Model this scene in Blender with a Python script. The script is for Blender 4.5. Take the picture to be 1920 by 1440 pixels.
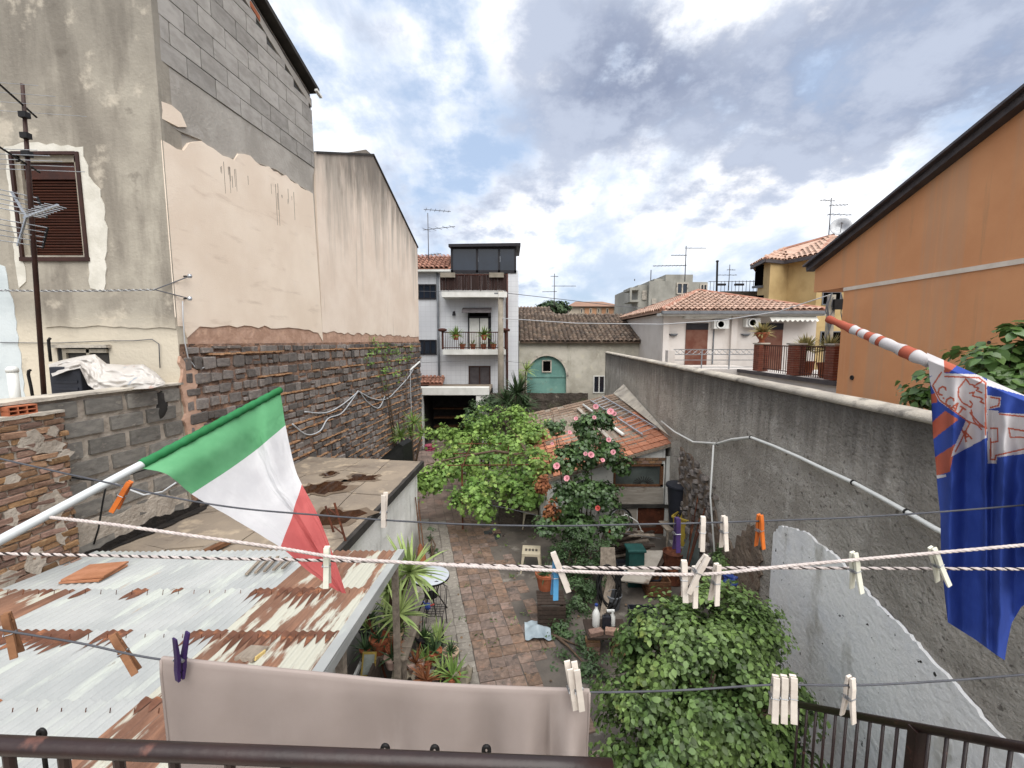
import bpy, bmesh, math, random
import numpy as np
from mathutils import Vector as V, Matrix, noise as MN
random.seed(7); rng = np.random.default_rng(7)
R = math.radians
for o in list(bpy.data.objects): bpy.data.objects.remove(o)
scene = bpy.context.scene; COL = scene.collection

# ------------------------------------------------------------------ camera
F_PX, EYE, PITCH = 800.0, 4.8, math.atan(82/800.0)
cd = bpy.data.cameras.new('camera'); cam = bpy.data.objects.new('camera', cd); COL.objects.link(cam)
cd.sensor_width = 36; cd.lens = 36*F_PX/1920; cd.clip_start = .05; cd.clip_end = 3000
cam.location = (0, 0, EYE); cam.rotation_euler = (R(90)-PITCH, 0, 0); scene.camera = cam
scene.render.resolution_x = 1024; scene.render.resolution_y = 768

# ------------------------------------------------------------------ light
SUN_EL, SUN_AZ = R(60), R(158)          # azimuth: clockwise from +Y
def hexc(h, a=1):
    h = h.lstrip('#'); c = [int(h[i:i+2], 16)/255 for i in (0, 2, 4)]
    return tuple(x/12.92 if x <= .04045 else ((x+.055)/1.055)**2.4 for x in c)+(a,)
w = bpy.data.worlds.new('World'); scene.world = w; w.use_nodes = True
nt = w.node_tree; nt.nodes.clear()
def N(nt, t, **k):
    n = nt.nodes.new(t)
    for a, b in k.items(): setattr(n, a, b)
    return n
def math_(nt, op, a, b=None, c=None, clamp=False):
    n = N(nt, 'ShaderNodeMath', operation=op, use_clamp=clamp)
    for i, x in enumerate((a, b, c)):
        if x is None: continue
        if isinstance(x, (int, float)): n.inputs[i].default_value = x
        else: nt.links.new(x, n.inputs[i])
    return n.outputs[0]
def maprange(nt, x, a, b, lo=0., hi=1.):
    n = N(nt, 'ShaderNodeMapRange', interpolation_type='SMOOTHSTEP')
    nt.links.new(x, n.inputs[0])
    for i, q in zip((1, 2, 3, 4), (a, b, lo, hi)): n.inputs[i].default_value = q
    return n.outputs[0]
def mixc(nt, f, a, b, mode='MIX'):
    n = N(nt, 'ShaderNodeMix', data_type='RGBA', blend_type=mode)
    for s, x in ((0, f), (6, a), (7, b)):
        if isinstance(x, (int, float, tuple)): n.inputs[s].default_value = x
        else: nt.links.new(x, n.inputs[s])
    return n.outputs[2]
def wsky():
    L = nt.links
    out = N(nt, 'ShaderNodeOutputWorld'); bg = N(nt, 'ShaderNodeBackground')
    sky = N(nt, 'ShaderNodeTexSky', sky_type='NISHITA'); sky.sun_disc = False
    sky.sun_elevation = SUN_EL; sky.sun_rotation = SUN_AZ; sky.air_density = 1.2; sky.dust_density = 2.5; sky.ozone_density = 2.0
    tc = N(nt, 'ShaderNodeTexCoord'); sp = N(nt, 'ShaderNodeSeparateXYZ'); L.new(tc.outputs['Generated'], sp.inputs[0])
    z = math_(nt, 'ADD', math_(nt, 'MAXIMUM', sp.outputs[2], 0.), .34)
    cx = N(nt, 'ShaderNodeCombineXYZ')
    L.new(math_(nt, 'DIVIDE', sp.outputs[0], z), cx.inputs[0]); L.new(math_(nt, 'DIVIDE', sp.outputs[1], z), cx.inputs[1])
    cx.inputs[2].default_value = 4.3
    def nz(sc, det, rough=.55, dist=.0, off=(0, 0, 0), stretch=(1, 1, 1)):
        m = N(nt, 'ShaderNodeMapping'); L.new(cx.outputs[0], m.inputs[0]); m.inputs[1].default_value = off; m.inputs[3].default_value = stretch
        n = N(nt, 'ShaderNodeTexNoise'); L.new(m.outputs[0], n.inputs['Vector'])
        n.inputs['Scale'].default_value = sc; n.inputs['Detail'].default_value = det; n.inputs['Roughness'].default_value = rough; n.inputs['Distortion'].default_value = dist
        return n.outputs[0]
    big = nz(1.1, 9, .5, 0, SKY_OFF1)
    fine = nz(4.2, 10, .6, 0, (3.1, 7.7, 0))
    wisp = nz(2.2, 9, .6, .15, (9.1, 2.7, 0), (1, .55, 1))
    gap = maprange(nt, math_(nt, 'ADD', math_(nt, 'MULTIPLY', big, .55), math_(nt, 'MULTIPLY', fine, .45)), .36, .50)
    dark = nz(.95, 9, .5, 0, SKY_OFF2)
    dk = math_(nt, 'ADD', math_(nt, 'MULTIPLY', dark, .62), math_(nt, 'MULTIPLY', fine, .38))
    shade = maprange(nt, dk, .50, .585)
    white = mixc(nt, maprange(nt, wisp, .36, .58), (4.3, 4.9, 5.9, 1), (8.6, 8.6, 8.7, 1))
    grey = mixc(nt, maprange(nt, fine, .36, .62), (1.6, 1.9, 2.75, 1), (3.5, 3.9, 4.8, 1))
    cloud = mixc(nt, shade, white, grey)
    skyc = mixc(nt, .7, sky.outputs[0], (3.6, 4.5, 6.0, 1))
    # clouds thin out towards the horizon, where a pale even blue is left
    hz = maprange(nt, sp.outputs[2], .03, .30, .40, 1.)
    col = mixc(nt, math_(nt, 'MULTIPLY', gap, hz), skyc, cloud)
    L.new(col, bg.inputs[0]); bg.inputs[1].default_value = SKY_STR
    L.new(bg.outputs[0], out.inputs[0])
SKY_OFF1, SKY_OFF2, SKY_STR = (5.4, 9.8, 0), (1.6, 6.8, 0), .05
wsky()
sd = bpy.data.lights.new('sun', 'SUN'); sd.energy = 1.5; sd.angle = R(75); sd.color = (1, .965, .92)
sun = bpy.data.objects.new('sun', sd); COL.objects.link(sun)
sun.rotation_euler = V((math.sin(SUN_AZ)*math.cos(SUN_EL), math.cos(SUN_AZ)*math.cos(SUN_EL), math.sin(SUN_EL))).to_track_quat('Z', 'Y').to_euler()
vs = scene.view_settings; vs.view_transform = 'Standard'; vs.look = 'None'; vs.gamma = 1; vs.exposure = 1.72; vs.use_curve_mapping = False

# ------------------------------------------------------------------ pixel -> place
CP, SP = math.cos(PITCH), math.sin(PITCH)
def ray(px, py):
    x = (px-960)/F_PX; y = (720-py)/F_PX
    return V((x, CP+y*SP, -SP+y*CP))
def at(px, py, Y):
    d = ray(px, py); return V((0, 0, EYE))+d*(Y/d.y)
def ground(px, py, z=0.):
    d = ray(px, py); return V((0, 0, EYE))+d*((z-EYE)/d.z)
class Frame:
    def __init__(s, o, u, n):
        s.o = V(o); s.u = V(u).normalized(); s.n = V(n).normalized(); s.v = V((0, 0, 1))
    def p(s, u, v, n=0.): return s.o+s.u*u+s.v*v+s.n*n
    def pix(s, px, py, n=0.):
        d = ray(px, py); c = V((0, 0, EYE)); o = s.o+s.n*n
        q = c+d*((o-c).dot(s.n)/d.dot(s.n))-s.o
        return (q.dot(s.u), q.z)
    def rot(s): return Matrix((s.u, -s.n, s.v)).transposed().to_euler()   # local x = u, y = into wall, z = up
def FY(Y): return Frame((0, Y, 0), (1, 0, 0), (0, -1, 0))
LW = Frame((-6.06, 0, 0), (.1125, 1, 0), (1, -.1125, 0))      # left boundary plane
RW = Frame((3.0, 0, 0), (.081, 1, 0), (-1, .081, 0))          # right boundary plane

# ------------------------------------------------------------------ objects
def woff(o):
    q = V((0, 0, 0))
    while o is not None: q += o.location; o = o.parent
    return q
def link(name, data, parent=None):
    o = bpy.data.objects.new(name, data); COL.objects.link(o)
    if parent is not None: o.parent = parent
    return o
def tag(o, label, cat, group=None):
    o['label'] = label; o['category'] = cat
    if group: o['group'] = group
    return o
def thing(name, label, cat, loc=(0, 0, 0), group=None):
    return tag(link(name, None), label, cat, group) if not any(loc) else _loc(tag(link(name, None), label, cat, group), loc)
def _loc(o, l): o.location = l; return o
def copy_tree(o, parent=None):
    c = o.copy(); COL.objects.link(c); c.parent = parent
    for ch in list(o.children): copy_tree(ch, c)
    return c
class MB:
    def __init__(s): s.v = []; s.f = []; s.m = []; s.mi = 0
    def add(s, vs, fs):
        o = len(s.v); s.v += [tuple(q) for q in vs]; s.f += [[i+o for i in f] for f in fs]; s.m += [s.mi]*len(fs); return s
    def box(s, a, b):
        x0, x1 = sorted((a[0], b[0])); y0, y1 = sorted((a[1], b[1])); z0, z1 = sorted((a[2], b[2]))
        return s.add([(x0,y0,z0),(x1,y0,z0),(x1,y1,z0),(x0,y1,z0),(x0,y0,z1),(x1,y0,z1),(x1,y1,z1),(x0,y1,z1)], BOXF)
    def obox(s, c, ax, ay, az):
        c, ax, ay, az = map(V, (c, ax, ay, az))
        return s.add([c-ax-ay-az, c+ax-ay-az, c+ax+ay-az, c-ax+ay-az, c-ax-ay+az, c+ax-ay+az, c+ax+ay+az, c-ax+ay+az], BOXF)
    def beam(s, a, b, w, h, up=(0, 0, 1)):
        a, b = V(a), V(b); d = b-a; up = V(up)
        if abs(d.normalized().dot(up)) > .98: up = V((0, 1, 0))
        sx = d.cross(up).normalized(); uz = sx.cross(d).normalized()
        return s.obox((a+b)/2, d/2, sx*(-w/2), uz*(h/2))
    def fbox(s, F, u0, u1, v0, v1, n0, n1):       # box in a wall frame
        u0, u1 = sorted((u0, u1)); v0, v1 = sorted((v0, v1)); n0, n1 = sorted((n0, n1))
        return s.obox(F.p((u0+u1)/2, (v0+v1)/2, (n0+n1)/2), F.u*((u1-u0)/2), F.n*(-(n1-n0)/2), F.v*((v1-v0)/2))
    def tube(s, pts, r, n=8, caps=True):
        pts = [V(p) for p in pts]; k = len(pts); vs = []; fs = []; ref = None
        for i, p in enumerate(pts):
            d = (pts[min(i+1, k-1)]-pts[max(i-1, 0)]).normalized()
            if ref is None:
                ref = V((0, 0, 1)) if abs(d.z) < .9 else V((1, 0, 0))
            sx = d.cross(ref).normalized(); sy = sx.cross(d).normalized(); ref = sy
            rr = r[i] if isinstance(r, (list, tuple)) else r
            vs += [p+(sx*math.cos(2*math.pi*j/n)+sy*math.sin(2*math.pi*j/n))*rr for j in range(n)]
        for i in range(k-1):
            for j in range(n): fs.append([i*n+j, i*n+(j+1) % n, (i+1)*n+(j+1) % n, (i+1)*n+j])
        if caps: fs += [list(range(n))[::-1], [(k-1)*n+j for j in range(n)]]
        return s.add(vs, fs)
    def lathe(s, c, prof, n=16, ax=(0, 0, 1)):
        c = V(c); q = V(ax).to_track_quat('Z', 'Y'); vs = []; fs = []; k = len(prof)
        for r, z in prof:
            vs += [c+q@V((r*math.cos(2*math.pi*j/n), r*math.sin(2*math.pi*j/n), z)) for j in range(n)]
        for i in range(k-1):
            for j in range(n): fs.append([i*n+j, i*n+(j+1) % n, (i+1)*n+(j+1) % n, (i+1)*n+j])
        if prof[0][0] > 1e-4: fs.append(list(range(n))[::-1])
        if prof[-1][0] > 1e-4: fs.append([(k-1)*n+j for j in range(n)])
        return s.add(vs, fs)
    def prism(s, pts, ext):                        # closed outline (3-D) extruded by ext
        pts = [V(p) for p in pts]; e = V(ext); k = len(pts)
        return s.add(pts+[p+e for p in pts], [list(range(k))[::-1], [k+i for i in range(k)]]+[[i, (i+1) % k, k+(i+1) % k, k+i] for i in range(k)])
    def plate(s, F, uv, n0, n1): return s.prism([F.p(a, b, n0) for a, b in uv], F.n*(n1-n0))
    def grid(s, fn, nu, nv):
        vs = [fn(i/nu, j/nv) for j in range(nv+1) for i in range(nu+1)]; w_ = nu+1
        return s.add(vs, [[j*w_+i, j*w_+i+1, (j+1)*w_+i+1, (j+1)*w_+i] for j in range(nv) for i in range(nu)])
    def ball(s, c, r, nu=12, nv=8, jit=0):
        rx, ry, rz = (r, r, r) if isinstance(r, (int, float)) else r
        prof = []; c = V(c); vs = []; fs = []
        for i in range(nv+1):
            t = math.pi*i/nv
            for j in range(nu):
                a = 2*math.pi*j/nu; q = V((math.sin(t)*math.cos(a), math.sin(t)*math.sin(a), -math.cos(t)))
                k = 1+jit*(MN.noise(q*1.7+c*3.1)) if jit else 1
                vs.append(c+V((q.x*rx, q.y*ry, q.z*rz))*k)
        for i in range(nv):
            for j in range(nu): fs.append([i*nu+j, i*nu+(j+1) % nu, (i+1)*nu+(j+1) % nu, (i+1)*nu+j])
        return s.add(vs, fs)
    def build(s, name, mats, parent=None, smooth=False, bevel=0, label=None, local=False, merge=False):
        off = V((0, 0, 0)) if (parent is None or local) else woff(parent)
        me = bpy.data.meshes.new(name)
        me.from_pydata([(a-off.x, b-off.y, c-off.z) for a, b, c in s.v], [], s.f)
        mats = mats if isinstance(mats, (list, tuple)) else [mats]
        for m in mats: me.materials.append(m)
        if len(mats) > 1: me.polygons.foreach_set('material_index', s.m)
        if merge:
            bm = bmesh.new(); bm.from_mesh(me); bmesh.ops.remove_doubles(bm, verts=bm.verts, dist=1e-4); bm.to_mesh(me); bm.free()
        if smooth:
            me.polygons.foreach_set('use_smooth', [True]*len(me.polygons))
        me.update(); o = link(name, me, parent)
        if smooth == 'angle':
            bm = bmesh.new(); bm.from_mesh(me)
            for e in bm.edges:
                if len(e.link_faces) == 2 and e.calc_face_angle(0) > .7: e.smooth = False
            bm.to_mesh(me); bm.free()
        if bevel:
            b = o.modifiers.new('bevel', 'BEVEL'); b.width = bevel; b.segments = 2; b.limit_method = 'ANGLE'; b.angle_limit = R(40); b.harden_normals = False
        if label: o['label'] = label
        return o
BOXF = [[0,3,2,1],[4,5,6,7],[0,1,5,4],[1,2,6,5],[2,3,7,6],[3,0,4,7]]
def stuff(o): o['kind'] = 'stuff'; return o
def struct(o): o['kind'] = 'structure'; return o

def rough_piece(seed, bev=.08, jit=.03, mat=None, name='piece'):
    bm = bmesh.new(); bmesh.ops.create_cube(bm, size=1)
    bmesh.ops.bevel(bm, geom=bm.edges[:], offset=bev, segments=1, affect='EDGES', profile=.5)
    rd = random.Random(seed)
    for v in bm.verts: v.co += V([rd.uniform(-jit, jit) for _ in range(3)])
    me = bpy.data.meshes.new(name); bm.to_mesh(me); bm.free()
    if mat: me.materials.append(mat)
    return me
def piece(name, me, parent, loc, scale, rot):
    o = link(name, me, parent); o.location = V(loc)-woff(parent); o.scale = scale; o.rotation_euler = rot
    return o
def ragged(pts, step, amp, seed=0, closed=True):
    """subdivide an outline and make it uneven"""
    out = []; rd = random.Random(seed); k = len(pts)
    for i in range(k if closed else k-1):
        a, b = pts[i], pts[(i+1) % k]; L = math.hypot(b[0]-a[0], b[1]-a[1]); m = max(1, int(L/step))
        nx, ny = -(b[1]-a[1])/max(L, 1e-6), (b[0]-a[0])/max(L, 1e-6)
        for j in range(m):
            t = j/m; d = rd.uniform(-amp, amp) if j else 0
            out.append((a[0]+(b[0]-a[0])*t+nx*d, a[1]+(b[1]-a[1])*t+ny*d))
    if not closed: out.append(pts[-1])
    return out

# ------------------------------------------------------------------ materials
def mat(name, c1, c2=None, sc=2., rough=.85, bump=.25, bs=30., rnd=0., isl=0., layers=(), spec=.3, metal=0., trans=0., bd=.02, lo=.35, hi=.65, hue=0., stretch=None):
    m = bpy.data.materials.new(name); m.use_nodes = True; t = m.node_tree; L = t.links
    bs_ = t.nodes['Principled BSDF']; out = t.nodes['Material Output']
    tc = N(t, 'ShaderNodeTexCoord'); co = tc.outputs['Object']
    h = (lambda c: hexc(c) if isinstance(c, str) else tuple(c)+(1,))
    oi = None
    if rnd or hue:
        oi = N(t, 'ShaderNodeObjectInfo'); ad = N(t, 'ShaderNodeVectorMath', operation='ADD')
        mu = N(t, 'ShaderNodeVectorMath', operation='SCALE'); mu.inputs[0].default_value = (37, 53, 71); L.new(oi.outputs['Random'], mu.inputs['Scale'])
        L.new(co, ad.inputs[0]); L.new(mu.outputs[0], ad.inputs[1]); co = ad.outputs[0]
    def nz(scale, st=None, det=8, rg=.6, dist=0):
        n = N(t, 'ShaderNodeTexNoise'); n.inputs['Scale'].default_value = scale; n.inputs['Detail'].default_value = det; n.inputs['Roughness'].default_value = rg; n.inputs['Distortion'].default_value = dist
        if st:
            mp = N(t, 'ShaderNodeMapping'); mp.inputs[3].default_value = st; L.new(co, mp.inputs[0]); L.new(mp.outputs[0], n.inputs['Vector'])
        else: L.new(co, n.inputs['Vector'])
        return n.outputs[0]
    col = h(c1)
    if c2: col = mixc(t, maprange(t, nz(sc, stretch), lo, hi), h(c1), h(c2))
    for ly in layers:
        k = ly[0]
        if k == 'n':      # ('n', colour, scale, lo, hi, stretch, strength)
            f = maprange(t, nz(ly[2], ly[5] if len(ly) > 5 else None), ly[3], ly[4])
            if len(ly) > 6: f = math_(t, 'MULTIPLY', f, ly[6])
        elif k == 'g':    # ('g', colour, axis, a, b, noise amp, noise scale, stretch, strength)
            sp = N(t, 'ShaderNodeSeparateXYZ'); L.new(tc.outputs['Object'], sp.inputs[0])
            q = math_(t, 'DIVIDE', math_(t, 'SUBTRACT', sp.outputs[ly[2]], ly[3]), ly[4]-ly[3])
            q = math_(t, 'ADD', q, math_(t, 'MULTIPLY', math_(t, 'SUBTRACT', nz(ly[6], ly[7] if len(ly) > 7 else None), .5), ly[5]))
            f = maprange(t, q, 0, 1)
            if len(ly) > 8: f = math_(t, 'MULTIPLY', f, ly[8])
        col = mixc(t, f, col, h(ly[1]))
    if rnd or isl or hue:
        hv = N(t, 'ShaderNodeHueSaturation')
        if isl:
            g = N(t, 'ShaderNodeNewGeometry'); src = g.outputs['Random Per Island']
        else: src = oi.outputs['Random']
        L.new(maprange(t, src, 0, 1, 1-(rnd or isl), 1+(rnd or isl)), hv.inputs['Value'])
        if hue:
            wn = N(t, 'ShaderNodeTexWhiteNoise', noise_dimensions='1D'); L.new(src, wn.inputs['W'])
            L.new(maprange(t, wn.outputs[0], 0, 1, .5-hue, .5+hue), hv.inputs['Hue'])
            L.new(maprange(t, wn.outputs[0], 0, 1, .8, 1.15), hv.inputs['Saturation'])
        if isinstance(col, tuple): hv.inputs['Color'].default_value = col
        else: L.new(col, hv.inputs['Color'])
        col = hv.outputs[0]
    if isinstance(col, tuple): bs_.inputs['Base Color'].default_value = col
    else: L.new(col, bs_.inputs['Base Color'])
    bs_.inputs['Roughness'].default_value = rough; bs_.inputs['Specular IOR Level'].default_value = spec; bs_.inputs['Metallic'].default_value = metal
    if bump:
        b = N(t, 'ShaderNodeBump'); b.inputs['Strength'].default_value = bump; b.inputs['Distance'].default_value = bd
        L.new(nz(bs, det=6), b.inputs['Height']); L.new(b.outputs[0], bs_.inputs['Normal'])
    if trans:
        tr = N(t, 'ShaderNodeBsdfTranslucent'); mx = N(t, 'ShaderNodeMixShader'); mx.inputs[0].default_value = trans
        if isinstance(col, tuple): tr.inputs[0].default_value = col
        else: L.new(col, tr.inputs[0])
        L.new(bs_.outputs[0], mx.inputs[1]); L.new(tr.outputs[0], mx.inputs[2]); L.new(mx.outputs[0], out.inputs[0])
    return m
M = {}
def dm(k, *a, **kw): M[k] = mat(k, *a, **kw); return M[k]
dm('cream', '#e6d7c5', '#dccbb8', sc=.7, bump=.25, bs=45, layers=(('n', '#b7a391', 2.2, .56, .74, (.5, .5, 2.2), .45), ('n', '#e0d2c3', 5, .55, .75, None, .5)))
dm('render_grey', '#aaa59d', '#948f87', sc=1.5, bump=.5, bs=20, layers=(('n', '#a29d96', 3, .55, .7),))
dm('far_plaster', '#e3d4c4', '#d9c8b7', sc=.9, bump=.3, bs=30, layers=(('g', '#9d958a', 2, 7.0, 10.6, 2.4, 1.1, (2.4, 2.4, .25), .85), ('n', '#a59a8c', 2.5, .58, .74, (2.5, 2.5, .18), .5), ('g', '#5d574f', 2, 8.6, 10.6, 2.4, 1.6, (2.0, 2.0, .5), .7)))
dm('facade', '#aca597', '#938c80', sc=.8, bump=.45, bs=18, layers=(
   ('n', '#756e64', 1.0, .45, .64, (1.8, 1.8, .35), .8), ('g', '#6d6860', 2, 7.0, 10.5, 1.3, .9, None, .55), ('n', '#c6bcab', 1.7, .58, .68, None, .6),
   ('g', '#c9bfac', 2, 5.3, 4.75, .9, 1.6, None, .95), ('n', '#59524a', 2.1, .62, .72, (1, 1, 1.2), .45), ('n', '#8a5f45', 1.1, .66, .74, (2.5, 2.5, .3), .5)))
dm('pale_patch', '#d3cfc4', '#c2beb2', sc=3, bump=.3, bs=25)
dm('blue_patch', '#c3cacb', '#b4bcbe', sc=2, bump=.2)
dm('terracotta_render', '#bb9a86', '#a58470', sc=4, bump=.8, bs=14, layers=(('n', '#c19f88', 6, .55, .7),))
dm('mortar', '#98765f', '#715c50', sc=5, bump=1., bs=14, bd=.05, layers=(('n', '#9a8478', 3, .5, .68), ('n', '#3f3a38', 9, .55, .7)))
dm('lava_stone', '#655f5b', '#78716c', sc=3, bump=.7, bs=9, rnd=.38, layers=(('n', '#7d756d', 4, .54, .72), ('n', '#8a7262', 2.6, .6, .74)))
dm('brick_chip', '#b18c6d', '#96704f', sc=8, bump=.5, rnd=.2, isl=.25)
dm('cinder', '#a39f99', '#918d87', sc=2.2, bump=.55, bs=60, rnd=.14, layers=(('n', '#a39f9a', 1.4, .55, .7), ('n', '#5f5d5a', 1.2, .62, .75)))
dm('cinder_old', '#7f7b74', '#67645f', sc=3, bump=.6, bs=40, rnd=.18, layers=(('n', '#918a80', 3, .58, .72), ('n', '#4a443c', 2, .6, .72, None, .6)))
dm('mortar_grey', '#b0a699', '#958b7f', sc=3, bump=.9, bs=16, bd=.04, layers=(('n', '#b6aa9b', 5, .55, .7),))
dm('mortar_dark', '#4b4a48', '#3a3938', sc=5, bump=.5)
dm('old_brick', '#957660', '#7e614e', sc=5, bump=.6, bs=20, rnd=.3, hue=.012, layers=(('n', '#b39a80', 3.5, .58, .72), ('n', '#594638', 4, .6, .75)))
dm('hollow_brick', '#b06a4a', '#a05f43', sc=6, bump=.3)
dm('brown_paint', '#3a2119', '#2d1913', sc=5, rough=.55, bump=.15)
dm('shutter', '#4a2415', '#351a10', sc=3, rough=.5, bump=.2, rnd=.12)
dm('dark_edge', '#3a3734', '#2a2826', sc=4, bump=.6, bs=12)
dm('beige_frame', '#a0988a', '#8b8375', sc=6)
dm('black_metal', '#151414', '#1e1c1b', sc=8, rough=.5, metal=.2, bump=.05)
dm('rail_brown', '#2a1815', '#1f1210', sc=9, rough=.42, spec=.5, bump=.25, bs=55, bd=.004, layers=(('n', '#5b3a30', 14, .62, .72), ('n', '#7d6358', 30, .68, .76)))
dm('alu', '#b9bcc0', '#9fa3a8', sc=6, rough=.35, metal=.7, bump=.05)
dm('white_plastic', '#d9dad6', '#cfd0cc', sc=5, rough=.45, bump=.05)
dm('dark_plastic', '#2a2c34', '#23252b', sc=5, rough=.45, bump=.05)
dm('concrete_roof', '#877b6c', '#746a5f', sc=1.2, rough=.8, bump=.5, bs=14, layers=(('n', '#9c8e7b', 2.4, .52, .66), ('n', '#5d5147', 1.1, .58, .72, (1, 2.2, 1), .7), ('n', '#4a4038', 5, .62, .7, (.5, 3, 1), .5)))
dm('puddle', '#2b1a10', '#3a2416', sc=3, rough=.06, spec=.5, bump=0)
dm('tar', '#1a1715', '#28231f', sc=8, bump=.9, bs=20, bd=.04)
dm('whitewash', '#e2e2dd', '#d3d3cd', sc=1.6, bump=.5, bs=22, layers=(('n', '#8f8d86', 2.2, .55, .74, (3, 3, .3), .75), ('n', '#6c6a64', 5, .63, .72, (1.5, 1.5, .6), .6), ('g', '#7c776d', 2, .7, .0, 1.3, 2.5, None, .8)))
dm('grey_wall', '#b5afa6', '#9c968d', sc=1.4, bump=1., bs=26, bd=.05, layers=(('n', '#c4bfb7', 2.2, .52, .7, None, .8), ('n', '#7b766f', 3.2, .55, .72, (3, 3, .22), .7), ('g', '#45413d', 2, 3.25, 4.2, 1.2, 2.0, (3.0, 3.0, .25), .8), ('n', '#5f5a54', 16, .585, .68, None, .85)))
dm('coping', '#b9b1a3', '#9b948a', sc=2, bump=.7, bs=30, layers=(('n', '#6d6861', 4, .55, .7),))
dm('blue_white', '#ededeb', '#e0e1e2', sc=1.2, bump=.45, bs=16, bd=.03, layers=(('n', '#e2e4e6', 2.6, .55, .7), ('n', '#8d9197', 1.5, .62, .76, None, .6), ('n', '#6f6d62', 2.0, .66, .76, None, .6), ('n', '#a09c90', 1.6, .55, .70, (1.5, 1.5, .6), .6), ('n', '#33322f', 9, .665, .685)))
dm('earth', '#877869', '#6e6156', sc=4, bump=1.2, bs=10, bd=.08, layers=(('n', '#6e5748', 6, .55, .7),))
dm('galv', '#a6a8a6', '#979a99', sc=1.3, rough=.5, metal=.0, spec=.5, bump=.08, bs=80, rnd=.05, layers=(
   ('n', '#b4b9b0', 2.2, .52, .66, (2.2, .5, 1), .7), ('n', '#a99478', 1.5, .61, .66, (3, .35, 1), .6), ('n', '#75503d', 1.5, .64, .68, (3, .35, 1), 1.), ('n', '#5b4032', 3.5, .68, .74, (3, .5, 1), .7)))
dm('galv_rust', '#806150', '#6c4f41', sc=2.2, rough=.85, spec=.2, bump=.15, bs=80, rnd=.08, layers=(
   ('n', '#96705a', 3, .5, .66, (3, .35, 1), .7), ('n', '#b3b2a5', 1.9, .50, .56, (2.8, .45, 1), 1.)))
dm('rust_strip', '#6c4a3b', '#583a2c', sc=6, rough=.9, bump=.2, layers=(('n', '#8d5d42', 8, .52, .66),))
dm('rust', '#5a3120', '#432417', sc=5, rough=.85, bump=.5, bs=40, layers=(('n', '#7f4d33', 6, .55, .7),))
dm('clay_slab', '#a8765a', '#966649', sc=6, rough=.8, bump=.15)
dm('wood_grey', '#8a7f72', '#6e6459', sc=2, bump=.5, bs=30, stretch=(8, 1, 8), rnd=.12)
dm('wood_brown', '#6f4d35', '#553a28', sc=3, bump=.3, stretch=(8, 1, 8), rnd=.1)
dm('wood_peg', '#8a6245', '#6f4c34', sc=30, rough=.7, bump=.2, bs=200, bd=.001)
# ================================================================== ground
dm('wood_dark', '#3f342d', '#322923', sc=3, bump=.4, stretch=(8, 1, 8), rnd=.15)
dm('dirt', '#6b655c', '#57524a', sc=.6, bump=.5, layers=(('n', '#4c4841', 2, .55, .7),))
dm('concrete_floor', '#625b54', '#4d4843', sc=1.1, rough=.75, bump=.4, bs=20, layers=(('n', '#3d3a37', .9, .5, .68, None, .75), ('n', '#8b867d', 2.6, .57, .7, None, .7), ('n', '#2f2d2b', 4, .64, .72, None, .6)))
dm('paving', '#7d6a5e', '#67574d', sc=3, rough=.8, bump=.4, bs=25, rnd=.16, hue=.003, layers=(('n', '#48423d', 1.3, .5, .68, None, .8), ('n', '#8f6f5e', 1.9, .55, .68, None, .6), ('n', '#94887c', 4, .6, .72, None, .6)))
dm('paving_pale', '#888279', '#777169', sc=3, rough=.8, bump=.4, bs=25, rnd=.12, layers=(('n', '#5d5953', 1.8, .55, .7, None, .7), ('n', '#b2aea5', 4, .6, .72)))
g = struct(MB().add([(-1500, -300, -.02), (1500, -300, -.02), (1500, 2500, -.02), (-1500, 2500, -.02)], [[0, 1, 2, 3]]).build('ground', M['dirt']))
g['label'] = 'bare ground stretching to the horizon'
def courtyard():
    b = MB(); b.grid(lambda u, v: V((-6+u*10.5, -1+v*25, .0+.012*MN.noise(V((u*9, v*22, 0))))), 40, 90)
    o = struct(b.build('courtyard_floor', M['concrete_floor'], smooth=True)); o['label'] = 'dark stained concrete floor of the courtyard'
    # tiled path towards the garage
    root = struct(link('paved_path', None)); root['label'] = 'path of worn square reddish tiles with a pale border'
    p0, p1 = ground(871, 1147), ground(830, 950)          # line between pale strip and red tiles
    d = (p1-p0); d.z = 0; d.normalize(); s = V((d.y, -d.x, 0))
    bed = MB(); a = p0-d*3.6
    bed.add([a-s*.95+V((0, 0, .016)), a+s*1.62+V((0, 0, .016)), a+s*1.62+d*15+V((0, 0, .016)), a-s*.95+d*15+V((0, 0, .016))], [[0, 1, 2, 3]])
    bed.build('mortar_bed', M['concrete_floor'], root)
    ms = [rough_piece(i, .03, .012, M['paving'], 'tile') for i in range(4)]; mp = [rough_piece(9+i, .03, .012, M['paving_pale'], 'tile') for i in range(3)]
    rz = math.atan2(d.y, d.x)-math.pi/2; n = 0; rest = MB()
    T = .215
    for j in range(70):
        for i in range(-4, 7):
            if i >= 4 and random.random() < .35+.3*(i-4): continue
            c = a+s*((i+.5)*T+.006*random.uniform(-1, 1))+d*((j+.5)*T+(T/2 if False else 0))+V((0, 0, .012+random.uniform(0, .008)))
            sc = (T-.008+random.uniform(-.006, .004), T-.008+random.uniform(-.006, .004), .024)
            me = random.choice(mp if i < 0 else ms)
            if c.y < 3.9: continue
            if n < 300 and c.y < 12.5 and not (c.x < -2.0 and c.y < 9.5):
                piece('tile', me, root, c, sc, (random.uniform(-.02, .02), random.uniform(-.02, .02), rz+random.uniform(-.02, .02))); n += 1
            else: rest.obox(c, s*(sc[0]/2), d*(sc[1]/2), (0, 0, .012))
    stuff(rest.build('far_tiles', M['paving'], root))
courtyard()

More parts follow.
